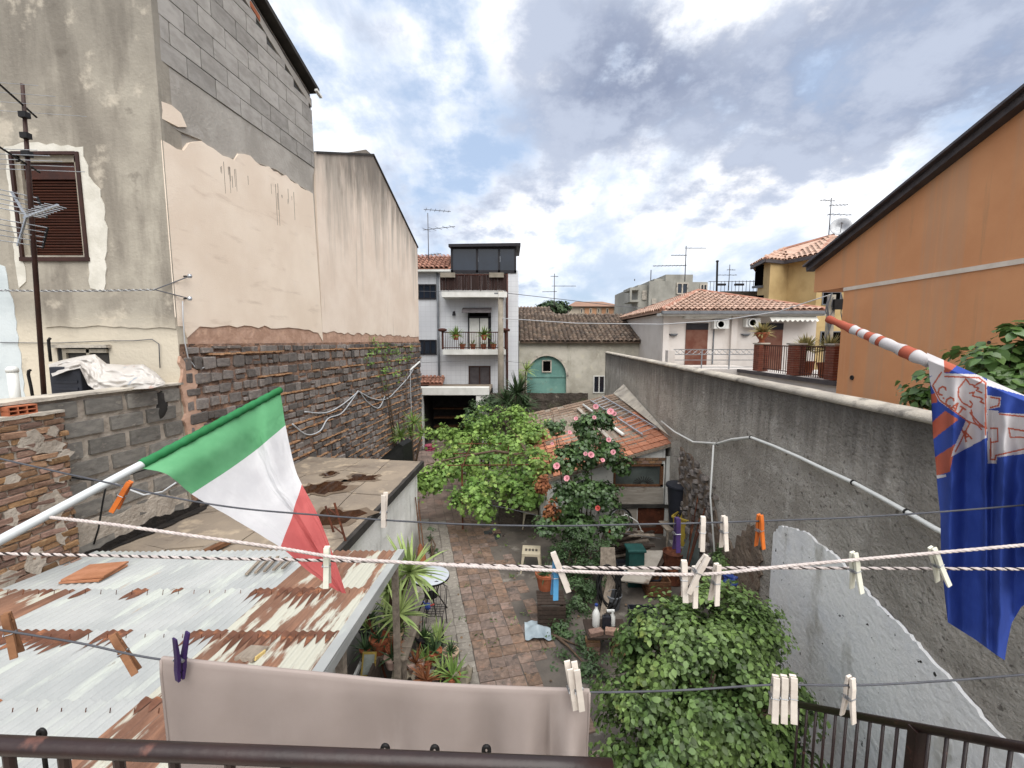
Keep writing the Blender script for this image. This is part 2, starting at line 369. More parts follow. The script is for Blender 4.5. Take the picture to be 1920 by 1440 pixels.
# ================================================================== tall building on the left
def left_building():
    root = thing('plastered_building', 'tall weathered plaster building with exposed block gable and brown shuttered window', 'building', (-8, 9, 0))
    P = LW.pix
    u0 = P(340, 720)[0]; A = P(480, 0); B = P(585, 175); C0 = P(588, 284); Pk = P(700, 292); E = P(783, 465)
    sl = (B[1]-A[1])/(B[0]-A[0]); topc = A[1]+(u0-A[0])*sl
    zb = 4.74
    # core walls
    b = MB(); b.plate(LW, [(u0, 0), (B[0], 0), (B[0], B[1]), (u0, topc)], -.45, -.06)
    b.plate(LW, [(B[0]+.003, 0), (E[0], 0), (E[0], E[1]-.06), (Pk[0], Pk[1]-.06), (B[0]+.003, C0[1]-.06)], -.45, -.065)
    side = b.build('side_wall', M['render_grey'], root)
    # upper grey render band
    band = [(u0, 9.0)]+[(B[0], 9.0)]+[P(x, y) for x, y in ((585, 362), (560, 345), (520, 318), (470, 300), (430, 296), (400, 285), (380, 262), (340, 246), (322, 236), (305, 222))]+[(u0, 8.3)]
    MB().plate(LW, band, -.06, -.028).build('render_band', M['render_grey'], root)
    # cream plaster, ragged upper edge
    up = [P(x, y) for x, y in ((303, 262), (318, 270), (345, 282), (356, 268), (378, 264), (400, 278), (418, 292), (440, 300), (447, 288), (470, 292), (498, 312), (520, 322), (545, 338), (565, 352), (587, 363))]
    up = ragged(up, .12, .05, 3, closed=False)
    low = [P(x, y) for x, y in ((786, 631), (700, 628), (620, 622), (520, 616), (430, 610), (400, 614), (375, 612), (352, 633), (344, 612))]
    low = ragged(low, .18, .045, 5, closed=False)
    MB().plate(LW, [(u0-.002, P(303, 262)[1])]+up+[(B[0]-.002, P(588, 640)[1])]+[q for q in low if q[0] < B[0]-.05]+[(u0-.002, low[-1][1])], -.06, -.002).build('plaster_coat', M['cream'], root, label='smooth cream plaster with ragged upper edge')
    MB().plate(LW, [(B[0]+.002, C0[1]), (Pk[0]-1.6, Pk[1]-.56), (Pk[0]-.5, Pk[1]-.02), (Pk[0], Pk[1]), (E[0]-1.4, E[1]+.72), (E[0], E[1])]+[q for q in low if q[0] > B[0]+.05]+[(B[0]+.002, P(588, 622)[1])], -.065, -.006).build('plaster_coat', M['far_plaster'], root, label='streaked stained plaster of the far gable')
    MB().plate(LW, ragged([P(303, 190), P(322, 197), P(340, 212), P(351, 238), P(335, 238), P(315, 228), P(304, 222)], .12, .03, 8), -.03, -.004).build('plaster_patch', M['cream'], root)
    # drips on plaster are thin dark runs of washed down cement
    dr = MB(); rd = random.Random(4)
    for k in range(20):
        px = rd.choice([rd.uniform(405, 465), rd.uniform(505, 560), rd.uniform(430, 540)]); py = 285+(px-400)*.42+rd.uniform(8, 30)
        q = P(px, py); L = rd.uniform(.12, .9) if rd.random() < .4 else rd.uniform(.05, .3); ww = rd.uniform(.0025, .005)
        dr.plate(LW, [(q[0]-ww, q[1]), (q[0]+ww, q[1]), (q[0]+ww*.4, q[1]-L), (q[0]-ww*.4, q[1]-L)], -.0015, .001)
    q = P(588, 540); cr = [P(583, 520), P(586, 540), P(592, 565), P(596, 590), P(598, 604)]
    for i in range(4):
        a, c = cr[i], cr[i+1]; dr.plate(LW, [(a[0]-.006, a[1]), (a[0]+.006, a[1]), (c[0]+.006, c[1]), (c[0]-.006, c[1])], -.0055, -.003)
    stuff(dr.build('drip_runs', M['dark_edge'], root))
    MB().plate(LW, ragged([(u0, low[-1][1]-.02)]+[(a, c+.03) for a, c in reversed(low)]+[(E[0], zb-.06), (u0, zb-.10)], .2, .03, 11), -.07, -.022).build('render_strip', M['terracotta_render'], root)
    # concrete blocks of the gable
    ms = [rough_piece(20+i, .02, .006, M['cinder'], 'concrete_block') for i in range(4)]
    MB().plate(LW, [(u0+.01, 9.0), (B[0]-.01, 9.0), (B[0]-.01, B[1]-.05), (u0+.01, topc-.05)], -.06, -.045).build('block_mortar', M['mortar_dark'], root)
    h = .335; L = .58; r = 0; z = 9.0
    while z < topc:
        u = u0-(L/2 if r % 2 else .0)
        while u < B[0]:
            a, c = max(u, u0), min(u+L, B[0]-.01)
            top = A[1]+(c-A[0])*sl-.28
            if c-a > .08 and z+h*.4 < top:
                z1 = min(z+h, top)
                piece('concrete_block', ms[(r*7+int(u*5)) % 4], root, LW.p((a+c)/2, (z+z1)/2, -.045+random.uniform(0, .008)), (c-a-.012, .06, z1-z-.014), LW.rot())
            u += L
        z += h; r += 1
    # verge strip under the roof, hollow bricks and roof edge
    vb = MB()
    for k in range(2):
        o = -.06-.1*k
        vb.plate(LW, ragged([(u0, topc-.12+o*.3), (B[0], B[1]-.12+o*.3), (B[0], B[1]-.32), (u0, topc-.32)], .25, .02, 14+k), -.05, -.03+.012*(1-k))
    vb.build('verge_render', M['render_grey'], root)
    for (t, s) in ((.42, .5), (.18, .3), (.55, .25)):
        uu = u0+(B[0]-u0)*t; zz = A[1]+(uu-A[0])*sl-.24
        MB().obox(LW.p(uu, zz, -.03), LW.u*s/2*1+V((0, 0, s/2*sl)), LW.n*.03, V((0, 0, .05))).build('hollow_brick', M['hollow_brick'], root)
    rf = MB(); e = LW.n
    def slab(a, c, t=.1, over=.16, back=5.5):
        p = [LW.p(a[0], a[1], over), LW.p(c[0], c[1], over), LW.p(c[0], c[1], -back), LW.p(a[0], a[1], -back)]; rf.prism(p, (0, 0, t))
    slab((u0-.5, topc-.5*sl+.0), (B[0]+.06, B[1]+.02)); slab((B[0]+.08, C0[1]), Pk, .06, .03); slab(Pk, (E[0]+.02, E[1]), .06, .03)
    rf.build('roof', M['dark_edge'], root)
    gt = MB(); gt.beam(LW.p(B[0]-.1, B[1]+.02, .16), LW.p(B[0]+.12, B[1]-.04, .16), .07, .05); gt.build('gutter_end', M['white_plastic'], root)
    # facade
    FF = FY(LW.p(u0, 0)[1]); xc = LW.p(u0, 0)[0]; Q = FF.pix
    w0, w1 = Q(36, 385)[0], Q(153, 385)[0]; wz1, wz0 = Q(90, 291)[1], Q(100, 479)[1]
    s0, s1 = Q(108, 670)[0], Q(205, 670)[0]; sz1, sz0 = Q(150, 652)[1], Q(150, 720)[1]
    x0 = -11.5
    b = MB(); rects = [(x0, w0, 0, 12.4), (w1, xc, 0, 12.4), (w0, w1, wz1, 12.4)]
    for a, c, z0, z1 in rects:
        if a == w1:
            b.fbox(FF, a, xc, 0, 12.4, -.4, 0)
        elif a == x0: b.fbox(FF, a, c, 0, 12.4, -.4, 0)
        else: b.fbox(FF, a, c, z0, z1, -.4, 0)
    b.fbox(FF, w0, w1, sz1, wz0, -.4, 0); b.fbox(FF, w0, w1, 0, sz0, -.4, 0)
    b.fbox(FF, w0, s0+.0, sz0, sz1, -.4, 0)
    b.build('front_wall', M['facade'], root, merge=False)
    MB().fbox(FF, s0+.02, s1, sz0, sz1, .0, .004).build('small_window_recess', M['dark_edge'], root)
    wd = MB(); wd.fbox(FF, s0-.03, s1+.05, sz1, sz1+.05, 0, .09); wd.build('lintel', M['coping'], root)
    sw = MB(); sw.fbox(FF, s0+.12, s0+.18, sz0, sz1, .004, .04); sw.fbox(FF, s0+.18, s1, sz1-.08, sz1-.02, .004, .04); sw.fbox(FF, s0+.5, s0+.55, sz0, sz1, .004, .04); sw.build('small_window_frame', M['beige_frame'], root)
    # pale plaster round the window, blue patch, left
    pp = ragged([(w0-.14, wz0-.5), (w0-.12, wz1+.12), (w0+.3, wz1+.18), (w1+.12, wz1+.12), (w1+.16, wz1-.3), (w1+.32, wz1-.5), (w1+.36, wz0+.3), (w1+.22, wz0-.55), (w1+.02, wz0-.5), (w1+.02, wz1+.02), (w0-.02, wz1+.02), (w0-.02, wz0-.4)], .11, .025, 5)
    MB().plate(FF, pp, .0, .012).build('window_plaster', M['pale_patch'], root)
    q0, q1 = Q(-40, 500), Q(48, 760)
    MB().plate(FF, ragged([(q0[0], q0[1]+.1), (q1[0]-.06, q0[1]), (q1[0], q0[1]-.5), (q1[0]+.02, q1[1]), (q0[0], q1[1])], .12, .03, 6), 0, .008).build('plaster_patch', M['blue_patch'], root)
    ls = MB(); ls.plate(FF, ragged([(Q(85, 600)[0], 5.12), (Q(330, 600)[0], 5.16), (Q(330, 600)[0], 4.98), (Q(200, 600)[0], 5.02), (Q(85, 600)[0], 5.0)], .12, .02, 9), 0, .02); ls.build('string_course', M['facade'], root)
    win = MB()
    for a, c, z0, z1 in ((w0, w0+.07, wz0, wz1), (w1-.07, w1, wz0, wz1), (w0, w1, wz1-.09, wz1)): win.fbox(FF, a+.001, c-.001, z0, z1-.001, -.14, -.02)
    win = win.build('window', M['beige_frame'], root, label='brown louvred roller shutter in a beige frame')
    br = MB()
    for a, c, z0, z1 in ((w0-.045, w0, wz0-.03, wz1+.04), (w1, w1+.05, wz0-.03, wz1+.04), (w0, w1, wz1, wz1+.045), (w0-.06, w1+.06, wz0-.09, wz0-.03)): br.fbox(FF, a, c, z0, z1, .0, .035)
    br.build('frame', M['brown_paint'], win)
    sh = MB(); sh.fbox(FF, w0+.07, w1-.07, wz0, wz1-.09, -.16, -.12); sh.build('shutter_back', M['brown_paint'], win)
    n = 27; zz0, zz1 = wz0+.02, wz1-.34
    me = rough_piece(2, .12, 0, M['shutter'], 'slat')
    for i in range(n):
        z = zz0+(i+.5)*(zz1-zz0)/n
        o = piece('slat', me, win, FF.p((w0+w1)/2, z, -.1), (w1-w0-.15, .05, (zz1-zz0)/n*.55), (R(28), 0, 0))
    MB().fbox(FF, w0+.07, w1-.07, wz1-.33, wz1-.09, -.12, -.06).build('roller_box', M['shutter'], win)
    # stone base of the gable wall
    sw = MB().plate(LW, [(u0, 0), (E[0], 0), (E[0], zb), (u0, zb)], -.06, -.035).build('stone_base', M['mortar'], root, label='dark lava stone base with orange mortar courses')
    # mortar surface, uneven
    def mw(u, v):
        a = u0+u*(E[0]-u0); z = v*zb
        n_ = MN.noise(V((a*3.3, z*6, 1)))+.5*MN.noise(V((a*9, z*14, 4)))
        return LW.p(a, z, .012+.035*n_)
    MB().grid(mw, 150, 60).build('mortar_face', M['mortar'], sw, smooth=True)
    stones = [rough_piece(40+i, .09, .06, M['lava_stone'], 'stone') for i in range(7)]
    cand = []; z = zb-.02; r = 0; chips = MB(); rd = random.Random(21)
    while z > .1:
        hh = rd.uniform(.11, .21); u = u0+rd.uniform(0, .15)
        if r % 2 == 1 or r > 9:                       # thin brick levelling course
            uu = u0+rd.uniform(.0, 2)
            while uu < E[0]-.1:
                if rd.random() < .86:
                    l_ = rd.uniform(.06, .16); chips.obox(LW.p(uu+l_/2, z+.012+rd.uniform(-.008, .008), (.03)), LW.u*l_/2*.93, LW.n*rd.uniform(.035, .055), V((0, 0, rd.uniform(.012, .02))))
                    uu += l_+rd.uniform(0, .02)
                else: uu += rd.uniform(.1, .7)
        z -= .03
        while u < E[0]-.12:
            l_ = rd.uniform(.1, .34)
            if rd.random() < .1: u += .07
            l_ = min(l_, E[0]-u-.01)
            h2 = hh*rd.uniform(.7, 1.0)
            if rd.random() < .12 and l_ < .3:
                cand.append((u, l_, z-hh/2+.05, h2*.45)); cand.append((u+.01, l_*.9, z-hh/2-.055, h2*.4))
            else: cand.append((u, l_, z-hh/2+rd.uniform(-.012, .012), h2))
            u += l_+rd.uniform(.015, .07)
        z -= hh+.012; r += 1
    vis = []
    for c in cand:
        hid = (c[0] < 10.0 and c[2] < 2.05) or (c[0] >= 10 and c[2] < .3)
        q = LW.p(c[0], c[2]); vis.append((-1e9 if hid else c[1]*c[3]/(q.y**3), c))
    vis.sort(key=lambda t: -t[0]); rest = MB()
    for i, (k, c) in enumerate(vis):
        me = stones[i % 7]; loc = LW.p(c[0]+c[1]/2, c[2], rd.uniform(-.03, .012)); sc = (c[1], .13, c[3]); eu = LW.rot(); eu.rotate_axis('Y', rd.uniform(-.04, .04))
        if i < 300: piece('stone', me, sw, loc, sc, eu)
        else:
            Mx = Matrix.Translation(loc)@eu.to_matrix().to_4x4()@Matrix.Diagonal((*sc, 1))
            rest.add([Mx@v.co for v in me.vertices], [list(p.vertices) for p in me.polygons])
    dm('lava_far', '#5f5a57', '#746e6a', sc=1.4, bump=.6, bs=20, isl=.4, layers=(('n', '#6f6257', 2.6, .57, .72), ('n', '#7b5f4e', 1.7, .64, .75)))
    stuff(rest.build('far_stones', M['lava_far'], sw)); stuff(chips.build('brick_chips', M['brick_chip'], sw))
    # corner quoin smeared with reddish render
    MB().plate(LW, ragged([(u0-.02, 4.55), (u0+.28, 4.3), (u0+.22, 3.7), (u0+.38, 3.4), (u0+.3, 2.9), (u0+.05, 2.6), (u0-.02, 2.6)], .1, .04, 31), -.0, .05).build('quoin_render', M['terracotta_render'], root)
    return root
left_building()

# creeper on the far end of the stone base
def rosette(b, c, n, L, wd, droop=.6, up=.5, seed=0, el=None):
    rd = random.Random(seed); c = V(c)
    for i in range(n):
        a = rd.uniform(0, 2*math.pi); e = rd.uniform(-.35, 1.35) if el is None else rd.uniform(*el)
        d = V((math.cos(a)*math.cos(e), math.sin(a)*math.cos(e), math.sin(e))); l_ = L*rd.uniform(.7, 1.1); s = V((-math.sin(a), math.cos(a), 0))
        pts = []; p = c.copy(); dd = d.copy(); m = 5; ww = wd*rd.uniform(.8, 1.15)
        for j in range(m+1):
            t = j/m; w_ = ww*(.55+1.2*t if t < .35 else 1.0*(1-(t-.35)/.65)**.8+.02)
            fold = s.cross(dd).normalized()*w_*.25
            pts += [p-s*w_/2+fold, p, p+s*w_/2+fold]
            p = p+dd*(l_/m); dd = (dd+V((0, 0, -droop/m*(.3+t*1.6)*(1-abs(d.z)*.6)))).normalized()
        fs = []
        for j in range(m):
            o = j*3; fs += [[o, o+1, o+4, o+3], [o+1, o+2, o+5, o+4]]
        b.add(pts, fs)

# ================================================================== low boundary wall and pillar
def boundary():
    u1 = LW.pix(340, 720)[0]-.03; zt = LW.pix(330, 722)[1]
    root = thing('boundary_wall', 'low grey concrete block wall with thick pale mortar and thin coping', 'wall', tuple(LW.p(5.5, 0)))
    u0 = 2.2
    MB().plate(LW, [(u0, 0), (u1, 0), (u1, zt), (u0, zt)], -.25, -.03).build('core', M['mortar_grey'], root)
    def mw(u, v):
        a = u0+u*(u1-u0); z = 1.7+v*(zt-1.7); return LW.p(a, z, -.012+.022*(MN.noise(V((a*3, z*5, 7)))+.5*MN.noise(V((a*9, z*12, 2)))))
    MB().grid(mw, 90, 46).build('mortar_face', M['mortar_grey'], root, smooth=True)
    ms = [rough_piece(60+i, .03, .02, M['cinder_old'], 'concrete_block') for i in range(5)]
    z = zt-.04; r = 0; rd = random.Random(5)
    while z > 1.75:
        u = u0+(.28 if r % 2 else 0)
        while u < u1-.1:
            l_ = min(.47, u1-u-.02)
            if not (4.4 < u+l_/2 < 5.0 and z < 3.9):
                piece('concrete_block', rd.choice(ms), root, LW.p(u+l_/2+rd.uniform(-.012, .012), z-.11, -.008+rd.uniform(-.006, .01)), (l_*rd.uniform(.93, 1), .06, .2*rd.uniform(.92, 1.03)), LW.rot())
            u += .535
        z -= .262; r += 1
    MB().plate(LW, ragged([(u0, zt), (u1+.02, zt), (u1+.02, zt+.035), (u0, zt+.035)], .2, .008, 4), -.3, .05).build('coping', M['coping'], root)
    # terrace slab behind it
    MB().prism([LW.p(u0, 0, -.3), LW.p(u1, 0, -.3), V((-11.5, u1, 0)), V((-11.5, u0, 0))], (0, 0, zt-.5)).build('terrace_slab', M['coping'], root)
    # smooth render at the foot
    MB().plate(LW, ragged([(5.15, 2.0), (6.75, 2.0), (6.75, 2.35), (6.2, 2.5), (5.6, 2.42), (5.15, 2.55)], .15, .05, 3), -.02, .03).build('foot_render', M['mortar_grey'], root)
    # brick pillar
    zp = LW.pix(50, 779)[1]
    pr = thing('brick_pillar', 'crumbling old brick pillar at the left end of the block wall', 'pillar', tuple(LW.p(4.75, 0)))
    MB().plate(LW, [(4.32, 0), (5.06, 0), (5.06, zp), (4.32, zp)], -.02, .12).build('mortar_core', M['mortar_grey'], pr)
    mb = [rough_piece(70+i, .1, .05, M['old_brick'], 'brick') for i in range(6)]; z = zp; r = 0
    while z > 1.9:
        hh = rd.uniform(.055, .075); u = 4.28-(.13 if r % 2 else 0)
        while u < 5.08:
            l_ = rd.uniform(.19, .27); l_ = min(l_, 5.09+rd.uniform(-.02, .02)-u)
            if l_ > .05:
                e = LW.rot(); e.rotate_axis('Y', rd.uniform(-.05, .05))
                piece('brick', rd.choice(mb), pr, LW.p(u+l_/2, z-hh/2, .06+rd.uniform(-.012, .015)), (l_, .17, hh), e)
            u += l_+.014
        z -= hh+.013; r += 1
    MB().plate(LW, ragged([(4.3, zp), (5.08, zp), (5.08, zp+.03), (4.3, zp+.03)], .1, .008, 9), -.05, .16).build('cap', M['coping'], pr)
    for k in range(11):
        uu = rd.uniform(4.35, 5.0); zz = rd.uniform(2.2, zp-.1); w_ = rd.uniform(.06, .16); h_ = rd.uniform(.05, .2)
        MB().plate(LW, ragged([(uu-w_, zz-h_*.4), (uu+w_*.3, zz-h_), (uu+w_, zz), (uu+w_*.4, zz+h_*.8), (uu-w_*.7, zz+h_*.6)], .05, .02, k), .1, .152).build('mortar_smear', M['mortar_grey'], pr)
    # hollow brick on the pillar
    hb = thing('hollow_brick', 'red hollow brick lying on top of the old brick pillar', 'brick', tuple(LW.p(4.66, zp+.03)))
    b = MB(); a, c = 4.58, 4.84; z0 = zp+.032
    for z_ in (0, .045, .09): b.fbox(LW, a, c, z0+z_, z0+z_+.012, .0, .13)
    for u_ in (0, .08, .16, .248): b.fbox(LW, a+u_, a+u_+.012, z0+.012, z0+.09, .001, .129)
    b.fbox(LW, a+.01, c-.01, z0+.01, z0+.1, .0, .02)
    b.build('brick_body', M['hollow_brick'], hb)
boundary()

# ================================================================== flat roofed shed
ROOFZ = 2.0
dm('damp', '#5f5245', '#6e6153', sc=3, rough=.5, bump=.3)
def flat_shed():
    pts = [LW.p(4.6, 0), V((-2.42, 4.6, 0)), V((-2.11, 9.66, 0)), LW.p(10.15, 0)]
    root = thing('flat_roof_shed', 'low whitewashed shed with cracked flat concrete roof holding puddles', 'shed', (-3.8, 7.4, 0))
    up = V((0, 0, 1)); z = ROOFZ
    MB().prism([p+up*(z-.14) for p in pts], up*.12).build('roof_slab', M['concrete_roof'], root, bevel=.02)
    # screed panels
    def bil(s, t): return (pts[0]*(1-s)+pts[1]*s)*(1-t)+(pts[3]*(1-s)+pts[2]*s)*t
    rd = random.Random(3); nu, nv = 4, 5; gp = {}
    for i in range(nu+1):
        for j in range(nv+1):
            e = .045 if 0 < i < nu else 0; f = .05 if 0 < j < nv else 0
            gp[i, j] = bil(i/nu+rd.uniform(-e, e), j/nv+rd.uniform(-f, f))
    for i in range(nu):
        for j in range(nv):
            q = [gp[i, j], gp[i+1, j], gp[i+1, j+1], gp[i, j+1]]; c = sum(q, V((0, 0, 0)))/4; h = rd.uniform(.02, .036)
            poly = [((p-c)*.985+c) for p in q]
            poly = ragged([(p.x, p.y) for p in poly], .25, .012, i*9+j)
            MB().prism([V((a, b_, z-.02)) for a, b_ in poly], up*h).build('screed_panel', M['concrete_roof'], root)
    for (px, py, rx, ry, sd) in ((598, 915, .42, .26, 1), (682, 895, .26, .16, 2), (628, 968, .34, .24, 3), (618, 888, .12, .08, 4)):
        c = ground(px, py, z+.02); o = []
        for k in range(26):
            a = 2*math.pi*k/26; rr = 1+.75*MN.noise(V((math.cos(a)*1.6, math.sin(a)*1.6, sd*3.7)))+.2*MN.noise(V((math.cos(a)*5, math.sin(a)*5, sd))); o.append(V((c.x+math.cos(a)*rx*rr, c.y+math.sin(a)*ry*rr*1.5, z+.0165)))
        MB().prism(o, (0, 0, .004)).build('puddle', M['puddle'], root); cc_ = V((c.x, c.y, z)); MB().prism([cc_+V(((p.x-c.x)*1.35+.03*math.sin(k*1.9), (p.y-c.y)*1.3+.03*math.sin(k*2.7), .0152)) for k, p in enumerate(o)], (0, 0, .003)).build('damp_rim', M['damp'], root)
    rim = MB()
    rim.beam(pts[1]+up*(z-.06)+V((.03, 0, 0)), pts[2]+up*(z-.06)+V((.03, .02, 0)), .07, .13); rim.build('roof_edge', M['dark_edge'], root)
    wl = MB(); a, c = pts[1]+V((-.08, 0, 0)), pts[2]+V((-.08, -.1, 0)); d = (c-a).normalized(); n_ = V((d.y, -d.x, 0))
    wl.grid(lambda u, v: a+(c-a)*u+V((0, 0, v*(z-.14)))+n_*(.03*MN.noise(V((u*6, v*3, 3)))+.012*MN.noise(V((u*22, v*11, 3)))), 60, 26)
    wl.build('side_wall', M['whitewash'], root, smooth=True)
    bk = MB(); bk.beam(c+V((-1.3, -.08, (z-.14)/2)), c+V((.0, -.08, (z-.14)/2)), .14, z-.15); bk.build('end_wall', M['whitewash'], root)
    # tar flashing where roof meets wall
    fl = MB(); fl.plate(LW, ragged([(5.0, z-.01), (7.2, z-.01), (7.2, z+.14), (6.6, z+.11), (6.1, z+.18), (5.4, z+.08), (5.0, z+.1)], .08, .03, 5), .02, .05); fl.build('tar_flashing', M['tar'], root)
    fl = MB(); q = [LW.p(5.0, z+.018, .03), LW.p(7.3, z+.018, .03), LW.p(6.9, z+.018, .22), LW.p(6.2, z+.018, .2), LW.p(5.5, z+.018, .1)]
    o = ragged([(p.x, p.y) for p in q], .1, .03, 6); fl.prism([V((a, b_, z+.0195)) for a, b_ in o], (0, 0, .004)); fl.build('tar_flashing', M['tar'], root)
flat_shed()

# ================================================================== corrugated roof
def corr_z(Y): return 2.07+.1*(5.3-Y)
def corrugated():
    root = thing('corrugated_lean_to', 'lean-to roofed with rusty galvanised corrugated sheets below the balcony', 'shed', (-3.4, 3.6, 0))
    x0, x1 = -5.62, -1.47; ncol = 4; wd = (x1-x0)/ncol; pitch = .076; rows = [5.3, 4.27, 3.5, 2.68, 1.85, 1.2]
    def wave(x): return .0095*math.cos(2*math.pi*(x-x0)/pitch)
    rd = random.Random(8)
    for r in range(5):
        for c in range(ncol):
            xa, xb = x0+c*wd, x0+(c+1)*wd+(.05 if c < ncol-1 else 0); ya, yb = rows[r]+.0+rd.uniform(-.02, .02), rows[r+1]-.1
            nx = int((xb-xa)/pitch*8); lift = .006*r+.003*c+rd.uniform(0, .003); tw = rd.uniform(-.008, .008)
            def f(u, v, xa=xa, xb=xb, ya=ya, yb=yb, lift=lift, tw=tw):
                x = xa+(xb-xa)*u; y = ya+(yb-ya)*v
                return V((x, y+tw*(u-.5), corr_z(y)+wave(x)+lift+.004*MN.noise(V((x*2, y*2, r)))))
            rust = (c == 3 and r in (0, 1, 2)) or (c == 0 and r == 1) or (c == 3 and r == 3)
            b = MB(); b.grid(f, nx, 8)
            o = b.build('corrugated_sheet', M['galv_rust' if rust else 'galv'], root, smooth=True, label='mostly rusted corrugated sheet' if rust else None)
            if r and rd.random() < 1.01:          # rust tongues bleeding from the lap
                t = MB(); k0 = 0; n = int((xb-xa)/pitch)
                for k in range(n):
                    dens = MN.noise(V((xa*1.3+k*.16, r*5.1, 2)))
                    if dens < .0+.12*(c < 3): continue
                    Lk = max(.05, .16+.35*dens+rd.uniform(-.05, .08)); ce = xa+(k+.5)*pitch
                    vs = []; fs = []
                    for i in range(9):
                        xx = ce-pitch/2+pitch*i/8; ll = Lk*(1-abs(i-4)/4*.8)**.8+.02*rd.random()
                        for y in (ya-.004, ya-ll*.5, ya-ll): vs.append(V((xx, y, corr_z(y)+wave(xx)+lift+.0055)))
                    for i in range(8):
                        o3 = i*3; fs += [[o3, o3+3, o3+4, o3+1], [o3+1, o3+4, o3+5, o3+2]]
                    t.add(vs, fs)
                if t.v: stuff(t.build('rust_stains', M['rust_strip'], o))
    nl = MB()
    for r in range(1, 5):
        for k in range(26):
            x = x0+.1+k*.16; y = rows[r]-.12; nl.tube([(x, y, corr_z(y)), (x+.004, y+.01, corr_z(y)+.055)], .003, 5)
    stuff(nl.build('nails', M['rust'], root))
    tr = MB(); tr.beam((x1+.02, 5.32, corr_z(5.32)+.012), (x1+.02, 1.2, corr_z(1.2)+.05), .09, .015); tr.beam((x1+.06, 5.32, corr_z(5.32)-.03), (x1+.06, 1.2, corr_z(1.2)-.03), .012, .09); tr.build('edge_trim', M['galv'], root)
    wl = MB()
    for k in range(18):
        y = 1.3+k*.22; hb = rd.uniform(.5, .9); MB().box((x1-.3, y, 0), (x1-.27, y+.205, hb)).build('side_board', M['wood_dark'], root)
    MB().box((x1-1.3, 1.2, 0), (x1-1.25, 5.2, 1.95)).build('inner_wall', M['dark_edge'], root)  # added dark backing; its colour stands in for shade inside the lean-to
    for y in (5.1, 3.4, 1.6): MB().box((x1-.05, y, 0), (x1+.02, y+.08, corr_z(y)-.05)).build('post', M['wood_grey'], root)
    def onroof(px, py):
        Y = 4.
        for _ in range(20):
            p = at(px, py, Y); Y += (p.z-(corr_z(p.y)+.012))*1.0
        return at(px, py, Y)
    # things lying on it
    p = onroof(178, 1078); t = thing('clay_slab', 'pair of flat square clay tiles stacked on the corrugated roof', 'tile', tuple(p))
    for k in range(2):
        c = p+V((.0, .02*k, .014+k*.024)); q = R(6+k*5)
        MB().obox(c, V((math.cos(q), math.sin(q), 0))*.2, V((-math.sin(q), math.cos(q), -.1))*.2, V((0, .1, 1)).normalized()*.011).build('slab', M['clay_slab'], t, bevel=.003)
    p = onroof(472, 1230); t = thing('wood_offcut', 'small pale offcut of wood lying on the rusty roof', 'wood', tuple(p))
    MB().obox(p+V((0, 0, .022)), V((.085, -.02, .01)), V((.02, .075, -.006)), V((0, .006, .014))).build('block', M['wood_grey'], t, bevel=.003)
    MB().obox(p+V((.045, -.022, .027)), V((.05, -.012, .006)), V((.012, .045, -.004)), V((0, .006, .0135))).build('yellow_face', mat('ply', '#c9b377', '#b8a068', sc=8), t, bevel=.002)
    t = thing('weathered_planks', 'bundle of grey weathered planks lying across the roof lap', 'planks', tuple(onroof(510, 1068)))
    for k in range(5):
        a = onroof(462+k*17, 1080-k*1.5); b_ = onroof(492+k*15, 1050); MB().beam(a+V((0, 0, .02+.008*k)), b_+V((0, 0, .03+.008*(k % 3))), .03, .018).build('plank', M['wood_grey'], t)
    a, b_ = ground(365, 1040, ROOFZ+.04), ground(402, 1020, ROOFZ+.04); t = thing('timber_offcut', 'short pale timber offcut lying on the flat roof edge', 'wood', tuple(a))
    MB().beam(a, b_, .07, .05).build('block', M['wood_grey'], t, bevel=.006); MB().beam(a+V((.12, .03, .02)), b_+V((.17, .04, .02)), .09, .06).build('block', M['wood_brown'], t, bevel=.006)
corrugated()
# ================================================================== far buildings
def gridmat(name, c1, c2, line, bw, bh, ms=.02, rough=.5, axis=None, **kw):
    m = mat(name, c1, c2, rough=rough, **kw); t = m.node_tree; L = t.links; bsd = t.nodes['Principled BSDF']
    tc = N(t, 'ShaderNodeTexCoord'); sp = N(t, 'ShaderNodeSeparateXYZ'); L.new(tc.outputs['Object'], sp.inputs[0]); cb = N(t, 'ShaderNodeCombineXYZ')
    L.new(math_(t, 'ADD', sp.outputs[0], sp.outputs[1]), cb.inputs[0]); L.new(sp.outputs[2], cb.inputs[1])
    br = N(t, 'ShaderNodeTexBrick'); br.offset = 0; L.new(cb.outputs[0], br.inputs['Vector']); br.inputs['Scale'].default_value = 1
    br.inputs['Brick Width'].default_value = bw; br.inputs['Row Height'].default_value = bh; br.inputs['Mortar Size'].default_value = ms
    src = bsd.inputs['Base Color'].links[0].from_socket if bsd.inputs['Base Color'].links else tuple(bsd.inputs['Base Color'].default_value)
    L.new(mixc(t, br.outputs['Fac'], src, hexc(line)), bsd.inputs['Base Color']); return m
M['white_tile'] = gridmat('white_tile', '#c9cbcd', '#bcbec2', '#b3b5b8', .25, .25, .008, sc=.5, bump=.1, layers=(('n', '#9ea09c', 1.2, .6, .75, (2, 2, .3), .6),))
dm('white_paint', '#cfcfca', '#c0c0ba', sc=2, bump=.15, layers=(('n', '#8f8f86', 2, .6, .75, (2, 2, .4), .6),))
dm('bungalow_white', '#c9c3bd', '#bfb8b1', sc=1, bump=.15, layers=(('n', '#a39c92', 1.2, .6, .78, (2, 2, .4), .5),))
dm('soffit', '#6f7276', '#5f6266', sc=3)
dm('roof_red', '#99705f', '#875f4f', sc=3, bump=.3, isl=.16, layers=(('n', '#b98a70', 2.5, .57, .72),))
